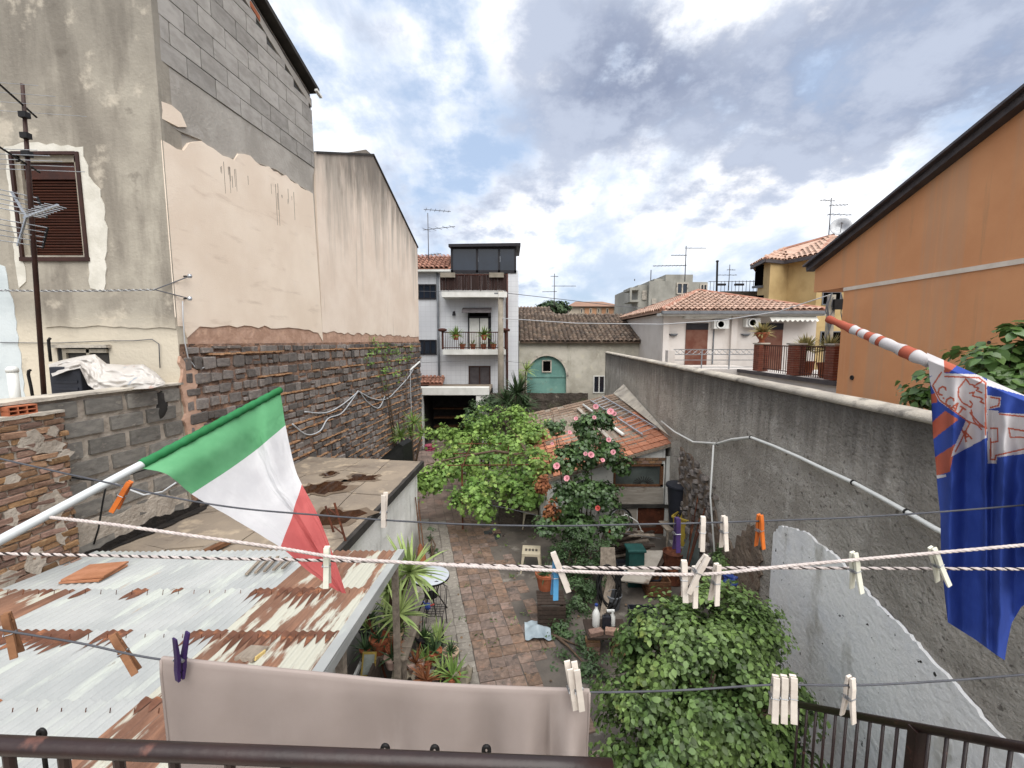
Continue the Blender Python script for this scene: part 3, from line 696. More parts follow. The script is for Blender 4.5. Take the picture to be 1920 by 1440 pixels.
dm('roof_old', '#6b5a4c', '#4c423a', sc=2.5, bump=.4, isl=.28, layers=(('n', '#8f8272', 3, .54, .7), ('n', '#3a3430', 1.8, .58, .72)))
dm('roof_new', '#b39786', '#a48674', sc=2, bump=.2, isl=.12, layers=(('n', '#c3a595', 2.6, .55, .7),))
dm('dark_glass', '#1a1f27', '#232a35', sc=.6, rough=.08, spec=.6, bump=0)
dm('dark_frame', '#17151a', '#1f1d22', sc=5, rough=.5, bump=0)
dm('reed', '#3d2c28', '#2b1f1d', sc=6, rough=.9, bump=.4, rnd=.2)
dm('brown_rail', '#4b2d25', '#3a221c', sc=6, rnd=.15, bump=.1)
dm('roller_brown', '#6d4a3c', '#5d3325', sc=2, rough=.6, bump=.1)
dm('old_wall', '#bab5a8', '#9f9a8d', sc=1.1, bump=.5, layers=(('n', '#6c6858', 1.3, .54, .72, (1.5, 1.5, .6), .7), ('n', '#bdb8a6', 2.6, .56, .68), ('g', '#7d7967', 2, 4.2, 4.9, .8, 2, None, .7)))
dm('teal', '#6d948a', '#5a8078', sc=1.3, rough=.7, bump=.3, layers=(('n', '#7a9b8f', 3, .54, .68), ('n', '#86836e', 2.2, .6, .72), ('n', '#4a4c44', 3.5, .64, .74)))
dm('black_void', '#0b0a0a', rough=1, spec=0, bump=0)
dm('yellow_wall', '#b49c6f', '#a68e63', sc=1.2, bump=.15, layers=(('n', '#8e774f', 1.3, .58, .75, (2, 2, .4), .6),))
dm('orange_wall', '#d0966a', '#c68b60', sc=.5, bump=.25, bs=60, layers=(('n', '#b89274', .8, .48, .62, (2.6, 2.6, .07), .55), ('n', '#dbb698', .9, .58, .75, (2.2, 2.2, .12), .6), ('n', '#9a8062', 1.2, .62, .76, (3, 3, .2), .6)))
dm('fascia', '#4d4849', '#403b3d', sc=4, rough=.6, bump=.1)
dm('white_band', '#d8cdbf', '#cbbfb0', sc=3, bump=.1)
dm('pole_concrete', '#8a8276', '#767064', sc=3, bump=.4)
dm('grey_block', '#9a988f', '#85837b', sc=.4, bump=.1, layers=(('n', '#6e6c65', .5, .55, .7, (1, 1, .3), .7),))
dm('villa_wall', '#bb9070', '#ad8263', sc=.5, bump=.05)
dm('villa_trim', '#b9ad9b', '#a99d8c', sc=.5, bump=.05)
dm('brick_red', '#7a4636', '#68392c', sc=5, bump=.3, rnd=.15)
dm('wire', '#55565a', rough=.6, bump=0)
dm('wire_light', '#a9abad', rough=.6, bump=0)
dm('terracotta', '#9a5b40', '#85492f', sc=5, rough=.8, bump=.2, rnd=.1)
dm('awning_white', '#d5d4cd', '#c3c2ba', sc=4)
dm('silver', '#9fa1a3', '#8d8f92', sc=4, rough=.4, metal=.5, bump=0)

def coppo(b, c, u, v, n, tw, L):
    k = 4; vs = []
    for e, (off, lift, rr) in enumerate(((-L/2, .028, 1.), (L/2, .0, .86))):
        for i in range(k+1):
            a = math.pi*i/k; vs.append(c+v*off+u*(math.cos(a)*tw*.5*rr)+n*(math.sin(a)*tw*.42*rr+lift))
    b.add(vs, [[i, i+1, k+2+i, k+1+i] for i in range(k)])
def inside(p, poly):
    x, y = p; r = False; k = len(poly)
    for i in range(k):
        x0, y0 = poly[i]; x1, y1 = poly[(i+1) % k]
        if (y0 > y) != (y1 > y) and x < (x1-x0)*(y-y0)/(y1-y0)+x0: r = not r
    return r
def roof_face(pts, tw, tl, jit=.01, seed=1, gutter=True):
    """tile covering of a flat roof face; pts[0]->pts[1] is the eave. returns (tiles MB, base MB)"""
    pts = [V(p) for p in pts]; u = (pts[1]-pts[0]).normalized(); n = u.cross(pts[2]-pts[0]).normalized()
    if n.z < 0: n = -n
    v = n.cross(u).normalized()
    if v.z < 0: v = -v
    poly = [((p-pts[0]).dot(u), (p-pts[0]).dot(v)) for p in pts]
    b = MB(); rd = random.Random(seed); u0 = min(p[0] for p in poly); u1 = max(p[0] for p in poly); v1 = max(p[1] for p in poly)
    for j in range(int(v1/tl)+1):
        for i in range(int((u1-u0)/tw)+1):
            c = (u0+(i+.5)*tw, (j+.5)*tl)
            if inside(c, poly):
                coppo(b, pts[0]+u*(c[0]+rd.uniform(-jit, jit))+v*(c[1]+rd.uniform(-jit, jit))+n*.01, u, v, n, tw*.96, tl*1.15)
    base = MB(); base.prism([p-n*.0 for p in pts], -n*.08)
    return b, base
def pane_window(F, x0, y0, x1, y1, parent, fr, glass, cols=2, dep=.06, name='window', th=.06, label=None):
    q = F.pix
    a, c = q(x0, (y0+y1)/2)[0], q(x1, (y0+y1)/2)[0]; z1, z0 = q((x0+x1)/2, y0)[1], q((x0+x1)/2, y1)[1]
    b = MB()
    for A in ((a, a+th, z0, z1), (c-th, c, z0, z1), (a+th, c-th, z1-th, z1), (a+th, c-th, z0, z0+th)): b.fbox(F, *A, .0, dep)
    for i in range(1, cols):
        m = a+(c-a)*i/cols; b.fbox(F, m-th/2, m+th/2, z0+th, z1-th, .0, dep*.9)
    w_ = b.build(name, fr, parent, label=label)
    for i in range(cols):
        l_, r_ = a+(c-a)*i/cols+th*.5, a+(c-a)*(i+1)/cols-th*.5
        MB().fbox(F, l_, r_, z0+th*.5, z1-th*.5, .001, .02).build('pane', glass, w_)
    return a, c, z0, z1, w_
def rectpix(F, x0, y0, x1, y1):
    q = F.pix; return q(x0, (y0+y1)/2)[0], q(x1, (y0+y1)/2)[0], q((x0+x1)/2, y1)[1], q((x0+x1)/2, y0)[1]
def box_part(F, x0, y0, x1, y1, n0, n1, name, m, parent, **k):
    a, c, z0, z1 = rectpix(F, x0, y0, x1, y1); return MB().fbox(F, a, c, z0, z1, n0, n1).build(name, m, parent, **k)
BAR = None
def bars(p0, p1, h, n, r, m, parent, name='bar', z0=0.):
    me = bpy.data.meshes.new(name); b = MB().tube([(0, 0, 0), (0, 0, 1)], 1, 6)
    me.from_pydata(b.v, [], b.f); me.materials.append(m); p0, p1 = V(p0), V(p1)
    for i in range(n):
        c = p0+(p1-p0)*((i+.5)/n); piece(name, me, parent, c+V((0, 0, z0)), (r, r, h), (0, 0, 0))

def antenna(name, label, base, h, booms, m, r=.02, lean=(0, 0)):
    """booms: (height, direction xy, length back, length fwd, element count, element length)"""
    base = V(base); t = thing(name, label, 'antenna', tuple(base)); top = base+V((lean[0], lean[1], h))
    MB().tube([base, top], r, 8).build('mast', m, t, smooth=True)
    for (hh, d, lb, lf, ne, el) in booms:
        c = base+(top-base)*(hh/h); d = V((d[0], d[1], d[2] if len(d) > 2 else 0)).normalized()
        bm = MB().tube([c-d*lb, c+d*lf], r*.7, 6).build('boom', m, t); s = d.cross(V((0, 0, 1))).normalized()
        for i in range(ne):
            q = c-d*lb+d*((lb+lf)*(i+.5)/ne); e = el*(1-.4*i/max(1, ne)); MB().tube([q-s*e/2, q+s*e/2], r*.45, 5).build('element', m, bm)
    return t

def white_building():
    F = FY(22.); B = FY(21.); q = F.pix
    root = thing('tiled_apartment_house', 'white tiled three storey house with dark glazed rooftop veranda and balconies', 'building', (-2.4, 23, 0))
    xl, xr = -8.5, q(972, 600)[0]; zt = q(800, 507)[1]; zr = q(960, 510)[1]
    MB().box((xl, 22, 0), (xr, 29, zt)).build('wall', M['white_tile'], root)
    xs = q(950, 600)[0]; MB().box((xs, 21.9, 0), (xr, 22, zr)).build('wall_pier', M['white_tile'], root)
    # tiled roof left
    a, c = q(700, 506), q(846, 506)
    e0, e1 = V((a[0], 21.6, a[1])), V((c[0], 21.6, c[1])); r0, r1 = V((a[0], 24.0, a[1]+1.05)), V((c[0], 24.0, c[1]+1.05))
    tb, bb = roof_face([e0, e1, r1, r0], .24, .38, seed=3); rf = bb.build('roof', M['roof_red'], root); stuff(tb.build('roof_tiles', M['roof_red'], rf, smooth=True))
    MB().box((e0.x, 21.58, e0.z-.14), (e1.x, 21.99, e0.z-.04)).build('eave', M['white_paint'], root)
    # veranda
    v = MB(); x0, x1, z0, z1 = rectpix(F, 846, 468, 968, 512)
    for xx in (x0, q(893, 490)[0], q(934, 490)[0], x1-.1): v.box((xx, 21.85, z0), (xx+.1, 21.95, z1))
    v.box((x0, 21.85, z1), (x1, 21.95, z1+.1)); v.box((x0, 21.85, z0-.02), (x1, 21.95, z0+.12)); v.box((x0, 21.95, z0), (x0+.1, 25.5, z1)); v.box((x1-.1, 21.95, z0), (x1, 25.5, z1))
    ver = v.build('veranda_frame', M['dark_frame'], root)
    for i, (p0, p1) in enumerate(((849, 893), (897, 934), (938, 965))):
        l_, r_ = q(p0, 490)[0], q(p1, 490)[0]; MB().box((l_, 21.88, z0+.1), (r_, 21.9, z1)).build('pane', M['dark_glass'], ver)
    MB().box((x0+.1, 25.4, z0), (x1-.1, 25.5, z1)).build('veranda_back', M['dark_frame'], root)
    o = MB(); p0, p1 = q(843, 466), q(974, 464); o.prism([V((p0[0], 21.6, p0[1])), V((p1[0]+.05, 21.6, p1[1])), V((p1[0]+.05, 25.8, p1[1]+.3)), V((p0[0], 25.8, p0[1]+.3))], (0, 0, .14)); o.build('veranda_roof', M['dark_frame'], root)
    # top balcony
    x0, x1, z0, z1 = rectpix(B, 828, 545, 945, 557); MB().box((x0, 21, z0), (x1, 22, z1)).build('balcony_slab', M['white_paint'], root)
    bz0, bz1 = B.pix(880, 545)[1], B.pix(880, 515)[1]; xx0, xx1 = B.pix(825, 530)[0], B.pix(950, 530)[0]
    rd = random.Random(2); n = 60; me = rough_piece(3, .1, .05, M['reed'], 'reed_slat')
    rl = MB().beam((xx0, 21.02, bz1), (xx1, 21.02, bz1), .06, .06).build('balcony_rail', M['brown_rail'], root)
    for i in range(n): piece('reed_slat', me, rl, (xx0+(i+.5)*(xx1-xx0)/n, 21.04+rd.uniform(-.02, .02), (bz0+bz1)/2+rd.uniform(-.02, .02)), ((xx1-xx0)/n*.9, .05, bz1-bz0), (0, 0, rd.uniform(-.2, .2)))
    for px in (840, 931): 
        p = B.pix(px, 512); MB().box((p[0]-.35, 20.85, p[1]-.22), (p[0]+.35, 21.15, p[1])).build('planter_box', M['pole_concrete'], root)
    # middle balcony
    x0, x1, z0, z1 = rectpix(B, 830, 655, 948, 665); MB().box((x0, 21, z0), (x1, 22, z1)).build('balcony_slab', M['white_paint'], root)
    tz = B.pix(880, 623)[1]; rr = MB().beam((x0, 21.03, tz), (x1, 21.03, tz), .05, .05); rr.beam((x0, 21.03, z1+.08), (x1, 21.03, z1+.08), .04, .04)
    rr = rr.build('balcony_rail', M['brown_rail'], root); bars((x0, 21.03, z1), (x1, 21.03, z1), tz-z1, 34, .014, M['brown_rail'], rr)
    for s in (x0, x1):
        MB().tube([(s, 21.03, z1), (s, 21.03, tz+.02)], .05, 8).build('corner_post', M['brown_rail'], rr)
        MB().lathe((s, 21.03, tz+.02), [(.05, 0), (.2, .03), (.23, .12), (.12, .17), (0.0, .18)], 12).build('post_bowl', M['brown_rail'], rr, smooth=True)
    # door with half lowered blind
    x0, x1, z0, z1 = rectpix(F, 878, 583, 921, 655); MB().box((x0, 21.93, z0), (x1, 22.02, z1)).build('door_recess', M['black_void'], root)
    d = MB(); xm = (x0+x1)/2; zz = q(900, 597)[1]
    dr = MB().box((x0, 21.9, z0), (x0+.07, 21.96, z1)).box((x1-.15, 21.9, z0), (x1, 21.96, z1)).box((x0, 21.9, zz), (x1, 21.96, zz+.09)).build('door', M['dark_frame'], root)
    for a, c in ((x0+.07, xm-.02), (xm+.02, x1-.15)): MB().box((a, 21.91, z0), (c, 21.94, zz)).build('door_leaf', M['white_paint'], dr)
    a0, a1 = q(869, 580)[0], q(922, 580)[0]; zt2 = q(890, 577)[1]; aw = MB()
    def awf(u, v): t = v*math.pi/2; return V((a0+(a1-a0)*u, 22-.75*math.sin(t), zt2-.0-.3*(1-math.cos(t))))
    aw.grid(awf, 6, 8); aw.build('door_awning', M['fascia'], root, smooth=True)
    # windows
    pane_window(F, 784, 533, 818, 561, root, M['dark_frame'], M['dark_glass'], 3, .06, label='dark framed upper window beside the drainpipe')
    pane_window(F, 784, 637, 819, 665, root, M['dark_frame'], M['dark_glass'], 3, .06)
    a, c, z0, z1, wn = pane_window(F, 879, 686, 920, 724, root, M['brown_paint'], M['fascia'], 2, .07, label='closed brown shutters of the lowest window')
    for px, m in ((822, M['soffit']), (951, M['brown_rail'])):
        xx = q(px, 600)[0]; MB().tube([(xx, 21.93, 0), (xx, 21.93, q(px, 512)[1])], .06, 8).build('drainpipe', m, root, smooth=True)
    p = q(852, 589); lm = MB().lathe((p[0], 21.85, p[1]-.08), [(.02, .22), (.06, .2), (.09, .0), (.0, -.02)], 10); lm.tube([(p[0], 22, p[1]+.15), (p[0], 21.85, p[1]+.14)], .015, 6); lm.build('wall_lamp', M['dark_frame'], root)
    # little canopy low left
    c0, c1 = q(783, 722), q(834, 708); p = [V((c0[0], 21.2, c1[1]-.25)), V((c1[0], 21.2, c1[1]-.25)), V((c1[0], 22, c1[1]+.05)), V((c0[0], 22, c1[1]+.05))]
    tb, bb = roof_face(p, .2, .3, seed=5); cp = bb.build('canopy', M['roof_red'], root); stuff(tb.build('canopy_tiles', M['roof_red'], cp, smooth=True))
    x0, x1, z0, z1 = rectpix(F, 784, 710, 822, 726); MB().box((x0, 21.95, z0), (x1, 21.999, z1)).build('dark_opening', M['black_void'], root)
    b_ = q(797, 505); antenna('tv_antenna', 'tall thin aerial on the roof of the white tiled house', (b_[0], 23.0, b_[1]), q(797, 388)[1]-b_[1], ((3.2, (1, .3), .2, 1.2, 6, .6), (2.2, (1, -.4), .3, 1.6, 5, .8), (.9, (-1, .5), .8, .2, 5, .5)), M['wire'], .022)
white_building()

def balcony_plants():
    B = FY(21.1)
    for i, px in enumerate((855, 908)):
        p = B.pix(px, 628); c = V((p[0], 21.0, p[1])); t = thing('balcony_planter', ('bushy green pot plant hung on the left of the middle balcony rail', 'bushy green pot plant hung beside the balcony door')[i], 'plant', tuple(c), 'pot plants on the middle balcony')
        MB().lathe(c+V((0, 0, -.25)), [(.1, 0), (.16, .2), (.17, .25), (.12, .25)], 10).build('pot', M['terracotta'], t)
        b = MB(); rosette(b, c, 60, .5, .07, .8, seed=i); b.build('foliage', M['dracaena'], t)
    for i, px in enumerate((866, 886, 906, 925)):
        p = B.pix(px, 652); c = V((p[0], 21.35, B.pix(880, 655)[1])); t = thing('flower_pot', ('leftmost small terracotta pot on the middle balcony floor', 'small terracotta pot left of the balcony door centre', 'small terracotta pot right of the balcony door centre', 'rightmost small terracotta pot on the middle balcony floor')[i], 'pot', tuple(c), 'pots on the middle balcony floor')
        MB().lathe(c, [(.1, 0), (.15, .22), (.16, .26), (.12, .26)], 12).build('pot', M['terracotta'], t); b = MB(); rosette(b, c+V((0, 0, .24)), 16, .3, .05, .6, seed=i+9); b.build('foliage', M['dracaena'], t)
dm('dracaena', '#5f7a3a', '#7d9450', sc=6, rough=.5, bump=0, isl=.25, trans=.15, hue=.0)
balcony_plants()

def garage():
    G = FY(18.6); q = G.pix
    t = thing('garage', 'open garage with white concrete lintel and black interior at courtyard end', 'garage', (-3.1, 18.6, 0))
    x0, x1, z0, z1 = rectpix(G, 783, 726, 917, 741); MB().box((x0, 18.55, z0), (x1, 18.95, z1)).build('lintel', M['white_paint'], t, bevel=.02)
    a, c = q(793, 780)[0], q(893, 780)[0]
    MB().box((x0+.02, 18.6, 0), (a, 18.9, z0)).build('pier', M['white_paint'], t); MB().box((c, 18.6, 0), (x1-.02, 18.9, z0)).build('pier', M['white_paint'], t)
    b = MB(); b.box((a-.1, 21.5, 0), (c+.6, 21.6, z0)); b.box((a-.2, 18.9, 0), (a-.1, 21.6, z0)); b.box((c+.1, 18.9, 0), (c+.2, 21.6, z0)); b.build('inner_walls', M['dark_edge'], t)
    MB().box((x0, 18.95, z0+.03), (x1, 21.9, z0+.15)).build('roof_slab', M['concrete_roof'], t)
    for i, z in enumerate((.55, 1.0, 1.45)):
        MB().box((a+.1, 20.6, z), (c-.1, 21.1, z+.04)).build('shelf', M['wood_brown'], t)
    wl = thing('rough_wall', 'dark rough rubble wall beside the garage below the teal door', 'wall', (1.3, 19.5, 0))
    W = FY(19.4); p0, p1 = W.pix(917, 737), W.pix(1078, 733)
    MB().grid(lambda u, v: V((p0[0]+(p1[0]-p0[0]+.6)*u, 19.4+.12*MN.noise(V((u*14, v*6, 1))), v*(p0[1]+.06*MN.noise(V((u*20, 0, 3)))))), 60, 24).build('face', M['earth_wall'], wl, smooth=True)
    MB().box((p0[0], 19.5, 0), (p1[0]+.6, 19.8, p0[1]-.05)).build('core', M['earth_wall'], wl)
dm('earth_wall', '#4d453d', '#3a342f', sc=3, bump=1., bs=9, bd=.08, layers=(('n', '#6d655b', 3, .56, .7), ('n', '#4d5238', 1.4, .56, .7, None, .7)))
garage()

def utility_pole():
    c = at(939, 640, 20.3); top = at(939, 546, 20.3).z
    t = thing('utility_pole', 'concrete utility pole standing in front of the white tiled house', 'pole', (c.x, c.y, 0))
    MB().tube([(c.x, c.y, 0), (c.x, c.y, top)], [.17, .12], 14).build('shaft', M['pole_concrete'], t, smooth=True)
    b = MB().box((c.x-.1, c.y-.2, top-.3), (c.x+.3, c.y-.1, top-.05)); b.build('junction_box', M['white_paint'], t)
    b = MB().beam((c.x-.3, c.y, top-.1), (c.x+.35, c.y, top-.1), .06, .06); b.build('crossarm', M['soffit'], t)
    def cable(label, pts, r=.018, m='wire'):
        P_ = []
        for i in range(len(pts)-1):
            a, e = at(*pts[i]), at(*pts[i+1])
            for k in range(10): s = k/10; P_.append(a+(e-a)*s-V((0, 0, .0)))
        P_.append(at(*pts[-1])); o = MB().tube(P_, r, 6).build('overhead_cable', M[m], smooth=True); tag(o, label, 'cable', 'overhead cables')
    cable('overhead cable running from the pole top towards the far roofs', [(945, 549, 20.3), (1060, 562, 22), (1160, 574, 24), (1300, 585, 27)], .016)
    cable('pale overhead cable crossing above the old tiled roof to the bungalow', [(942, 597, 20.2), (1080, 606, 19.8), (1240, 608, 18.6), (1350, 601, 17.6), (1460, 584, 16.5), (1558, 552, 15.2)], .02, 'wire_light')
    cable('thin wire across the middle storeys of the white house', [(783, 546, 20), (860, 547, 20.2), (940, 547, 20.3)], .012)
    cable('dark wire drooping past the lowest storey of the white house', [(790, 680, 20), (870, 677, 20.3), (940, 676, 20.3), (1000, 683, 22)], .01)
utility_pole()

def arched_house():
    F = FY(23.5); q = F.pix; root = thing('arched_door_house', 'old low house with lichen tiled roof and teal arched door', 'building', (4.5, 25, 0))
    x0, x1 = q(973, 640)[0], q(1241, 640)[0]; ze = q(1100, 641)[1]
    dc = q(1025, 700)[0]; hw = q(1062, 700)[0]-dc; zs = q(1025, 706)[1]
    arch = [(dc+hw*math.cos(math.pi*k/24), zs+hw*1.05*math.sin(math.pi*k/24)) for k in range(25)]
    out = [(x0, 0), (x0, ze), (x1, ze), (x1, 0), (dc+hw, 0)]+arch+[(dc-hw, 0)]
    MB().plate(F, out, -.35, 0).build('wall', M['old_wall'], root)
    ring = [(dc+(hw+.12)*math.cos(math.pi*k/24), zs+(hw*1.05+.12)*math.sin(math.pi*k/24)) for k in range(25)]
    MB().plate(F, ring+arch[::-1], .002, .03).build('arch_band', M['coping'], root)
    MB().plate(F, [(dc+hw*.98, 0)]+[(dc+hw*.98*math.cos(math.pi*k/24), zs+hw*1.03*math.sin(math.pi*k/24)) for k in range(25)]+[(dc-hw*.98, 0)], -.3, -.2)
    d = MB().plate(F, [(dc+hw, 0)]+arch+[(dc-hw, 0)], -.3, -.2).build('door', M['teal'], root, label='faded teal arched gate with small window')
    b = MB(); b.fbox(F, dc-hw, dc+hw, zs-.06, zs+.02, -.199, -.16); b.fbox(F, dc-.02, dc+.02, 0, zs-.06, -.199, -.18); b.build('cross_rail', M['teal'], d)
    for s in (-1, 1): MB().fbox(F, dc+s*hw*.5-hw*.4, dc+s*hw*.5+hw*.4, 1.6, zs-.2, -.199, -.185).build('door_panel', M['teal'], d)
    pane_window(FY(23.69), 1016, 675, 1034, 698, d, M['coping'], M['black_void'], 1, .06, 'door_window', .06)
    pane_window(F, 1112, 704, 1134, 737, root, M['white_paint'], M['dark_glass'], 2, .05, label='small white framed window right of the teal gate')
    MB().box((x0, 23.85, 0), (x1, 30, ze)).build('rear_walls', M['old_wall'], root)
    e0, e1 = at(975, 641, 23.2), at(1236, 640, 23.2); e1.z = e0.z
    r1, r0 = at(1168, 590, 27.6), at(1036, 590, 27.6); r0 = V((e0.x, 27.6, r1.z)); r1 = V((e1.x, 27.6, r1.z))
    tb, bb = roof_face([e0, e1, r1, r0], .245, .36, .02, seed=7); rf = bb.build('roof', M['roof_old'], root); stuff(tb.build('roof_tiles', M['roof_old'], rf, smooth=True))
    bk = [r0+V((0, 4, -1.6)), r1+V((0, 4, -1.6)), r1, r0]; MB().prism(bk, (0, 0, -.08)).build('rear_roof', M['roof_old'], root)
    MB().prism([V((e1.x-.02, 23.5, ze)), V((r1.x-.02, 27.6, r1.z-.1)), V((r1.x-.02, 30, ze))], (-.3, 0, 0)).build('gable', M['old_wall'], root)
    MB().beam((x0, 23.42, ze), (x1, 23.42, ze), .12, .1).build('cornice', M['coping'], root)
    # house behind to the left
    t = thing('tiled_roof_house', 'small house with brown tiled roof behind the teal door house', 'building', (2.0, 31, 0))
    a, c = at(968, 603, 29), at(1049, 603, 29); h = at(1000, 576, 31.5).z
    tb, bb = roof_face([a, c, V((c.x-.5, 31.5, h)), V((a.x, 31.5, h))], .25, .38, .02, seed=8); rf = bb.build('roof', M['roof_old'], t); stuff(tb.build('roof_tiles', M['roof_old'], rf, smooth=True))
    MB().box((a.x, 29.3, 0), (c.x-.15, 33, a.z-.05)).build('wall', M['villa_wall'], t)
arched_house()

def bungalow():
    F = FY(20.); q = F.pix; root = thing('white_bungalow', 'white bungalow with hipped red tile roof and two brown roller doors', 'building', (10.5, 22, 0))
    x0, x1 = q(1241, 620)[0], q(1530, 620)[0]; zt = q(1380, 588)[1]
    MB().box((x0, 20, 0), (x1, 27.5, zt)).build('wall', M['bungalow_white'], root)
    for px0, px1 in ((1241, 1252), (1368, 1379)):
        a, c = q(px0, 630)[0], q(px1, 630)[0]; MB().box((a+.003, 19.85, 0), (c, 20, zt)).build('pilaster', M['bungalow_white'], root)
    ze = q(1380, 584)[1]; e0 = V((at(1240, 582, 19.4).x, 19.4, ze)); e1 = V((at(1549, 580, 19.4).x, 19.4, ze)); b1 = V((e1.x, 27.6, ze)); b0 = V((e0.x, 27.6, ze))
    ap = at(1309, 547, 23.4); ap2 = V((ap.x+1.2, ap.y, ap.z)); ap2 = ap
    for i, (pts, nm) in enumerate((([e0, e1, ap], 'roof'), ([b0, e0, ap], 'roof'), ([e1, b1, ap], 'roof'), ([b1, b0, ap], 'roof'))):
        tb, bb = roof_face(pts, .27, .36, .008, seed=20+i); rf = bb.build(nm, M['roof_new'], root)
        if i < 2: stuff(tb.build('roof_tiles', M['roof_new'], rf, smooth=True))
    hp = MB()
    for e in (e0, e1, b0): hp.tube([e+V((0, 0, .05)), ap+V((0, 0, .06))], .1, 8)
    hp.build('hip_ridge', M['roof_red'], root)
    g_ = MB(); g_.beam(e0+V((0, -.08, -.08)), e1+V((0, -.08, -.08)), .14, .13); g_.build('gutter', M['soffit'], root)
    g_ = MB(); g_.box((e0.x, 19.4, ze-.22), (e1.x, 20, ze-.1)); g_.build('soffit', M['white_paint'], root)
    for i, (a, b_) in enumerate(((1285, 1326), (1425, 1466))):
        X0, X1, z0, z1 = rectpix(F, a, 606, b_, 672); r = MB().box((X0, 19.96, 3.4), (X1, 20.01, z1)).build('roller_door', M['roller_brown'], root); MB().box((X0, 19.94, z1-.3), (X1, 19.959, z1)).build('shutter_box', M['dark_frame'], r)
        dm('slat_line', '#4a281c', rough=.7, bump=0) if 'slat_line' not in M else None
    X0, X1, z0, z1 = rectpix(F, 1280, 592, 1365, 598); MB().box((X0, 19.7, z0), (X1, 19.99, z1)).build('awning_box', M['white_paint'], root)
    X0, X1, z0, z1 = rectpix(F, 1430, 591, 1516, 602); aw = MB()
    aw.grid(lambda u, v: V((X0+(X1-X0)*u, 19.85-.55*v**.5, z1+.04-(z1-z0+.06)*(v if v < .99 else 1+.12*math.sin(u*60)))), 80, 8); aw.build('scalloped_awning', M['awning_white'], root, smooth=True)
    for i, (a, b_, t_, u_) in enumerate(((1333, 1361, 600, 617), (1392, 1419, 597, 614))):
        X0, X1, z0, z1 = rectpix(F, a, t_, b_, u_); ac = MB().box((X0, 19.68, z0), (X1, 19.98, z1)).build('air_conditioner', M['white_plastic'], root, bevel=.02)
        c = V((X0+(X1-X0)*.42, 19.67, (z0+z1)/2)); MB().lathe(c, [(.2, 0), (.2, .02), (.0, .025)], 20, (0, -1, 0)).build('fan_grille', M['black_void'], ac)
        rg = MB()
        for r_ in (.07, .13, .19): rg.lathe(c+V((0, -.03, 0)), [(r_-.01, 0), (r_+.01, 0), (r_+.01, .01), (r_-.01, .01)], 20, (0, -1, 0))
        rg.build('fan_ring', M['white_plastic'], ac)
    X = q(1337, 640)[0]; MB().tube([(X, 19.97, q(1337, 616)[1]), (X, 19.97, 3.7)], .03, 6).build('drain_hose', M['soffit'], root)
    for px in (1262, 1397):
        p = q(px, 627); b = MB(); b.lathe((p[0], 19.97, p[1]-.1), [(.0, 0), (.15, .04), (.22, .13), (.2, .13), (.0, .06)], 14); b.build('wall_lamp', M['soffit'], root, smooth=True)
    # terrace
    zf = at(1340, 692, 17.0).z; T = thing('terrace', 'roof terrace with iron railing and brick posts in front of the bungalow', 'terrace', (8, 17, 0))
    tx = at(1425, 690, 16).x
    MB().box((x0+.0, 16.9, 0), (at(1440, 690, 16.9).x, 19.84, zf)).build('slab', M['bungalow_white'], T)
    MB().prism([V((tx-.3, 11.5, 0)), V((x1+1, 11.5, 0)), V((x1+1, 16.89, 0)), V((tx-.3, 16.89, 0))], (0, 0, zf-.02)).build('slab', M['bungalow_white'], T)
    MB().beam((tx-.36, 11.5, zf-.05), (tx-.36, 16.85, zf-.05), .1, .12).build('edge_strip', M['fascia'], T)
    a, c = V((at(1263, 690, 17).x, 17, zf)), V((at(1420, 690, 17).x, 17, zf)); hz = .78
    rl = MB()
    for h_ in (.08, .36, hz-.2, hz): rl.beam(a+V((0, 0, h_)), c+V((0, 0, h_)), .03, .03)
    rl = rl.build('front_railing', M['silver'], T); n = 14; lat = MB()
    for i in range(n):
        p0 = a+(c-a)*(i/n); p1 = a+(c-a)*((i+1)/n); lat.tube([p0+V((0, 0, hz-.2)), p1+V((0, 0, hz))], .01, 5); lat.tube([p1+V((0, 0, hz-.2)), p0+V((0, 0, hz))], .01, 5)
    stuff(lat.build('lattice', M['silver'], rl))
    for s in (0, .33, .66, 1): MB().tube([a+(c-a)*s, a+(c-a)*s+V((0, 0, hz))], .025, 6).build('railing_post', M['silver'], rl)
    MB().box((a.x-.3, 16.85, zf), (a.x-.02, 17.15, zf+.75)).build('end_pier', M['bungalow_white'], T)
    ys = [16.0, 14.0, 12.3]; me = rough_piece(4, .08, .03, M['brick_red'], 'brick')
    for i, y in enumerate(ys):
        p = MB().box((tx-.17, y-.17, zf), (tx+.17, y+.17, zf+1.0)).build('brick_post', M['mortar'], T)
        for k in range(13):
            for s in (-1, 1):
                for fx in (0, 1):
                    piece('brick', me, p, (tx+(s*.09 if fx == 0 else -.16), y+(-.16 if fx == 0 else s*.09), zf+.04+k*.074), (.165 if fx == 0 else .05, .05 if fx == 0 else .165, .062), (0, 0, 0))
        MB().box((tx-.21, y-.21, zf+1.0), (tx+.21, y+.21, zf+1.05)).build('post_cap', M['coping'], T)
    for i in range(2):
        p0, p1 = V((tx, ys[i]-.2, zf)), V((tx, ys[i+1]+.2, zf)); r = MB().beam(p0+V((0, 0, .95)), p1+V((0, 0, .95)), .05, .04).beam(p0+V((0, 0, .1)), p1+V((0, 0, .1)), .04, .03).build('side_railing', M['brown_rail'], T)
        bars(p0, p1, .93, 13, .012, M['brown_rail'], r)
    # plants on the terrace
    c = V((tx, 16.0, zf+1.05)); t = thing('urn_planter', 'terracotta urn with yellowing plant on the left brick post', 'planter', tuple(c))
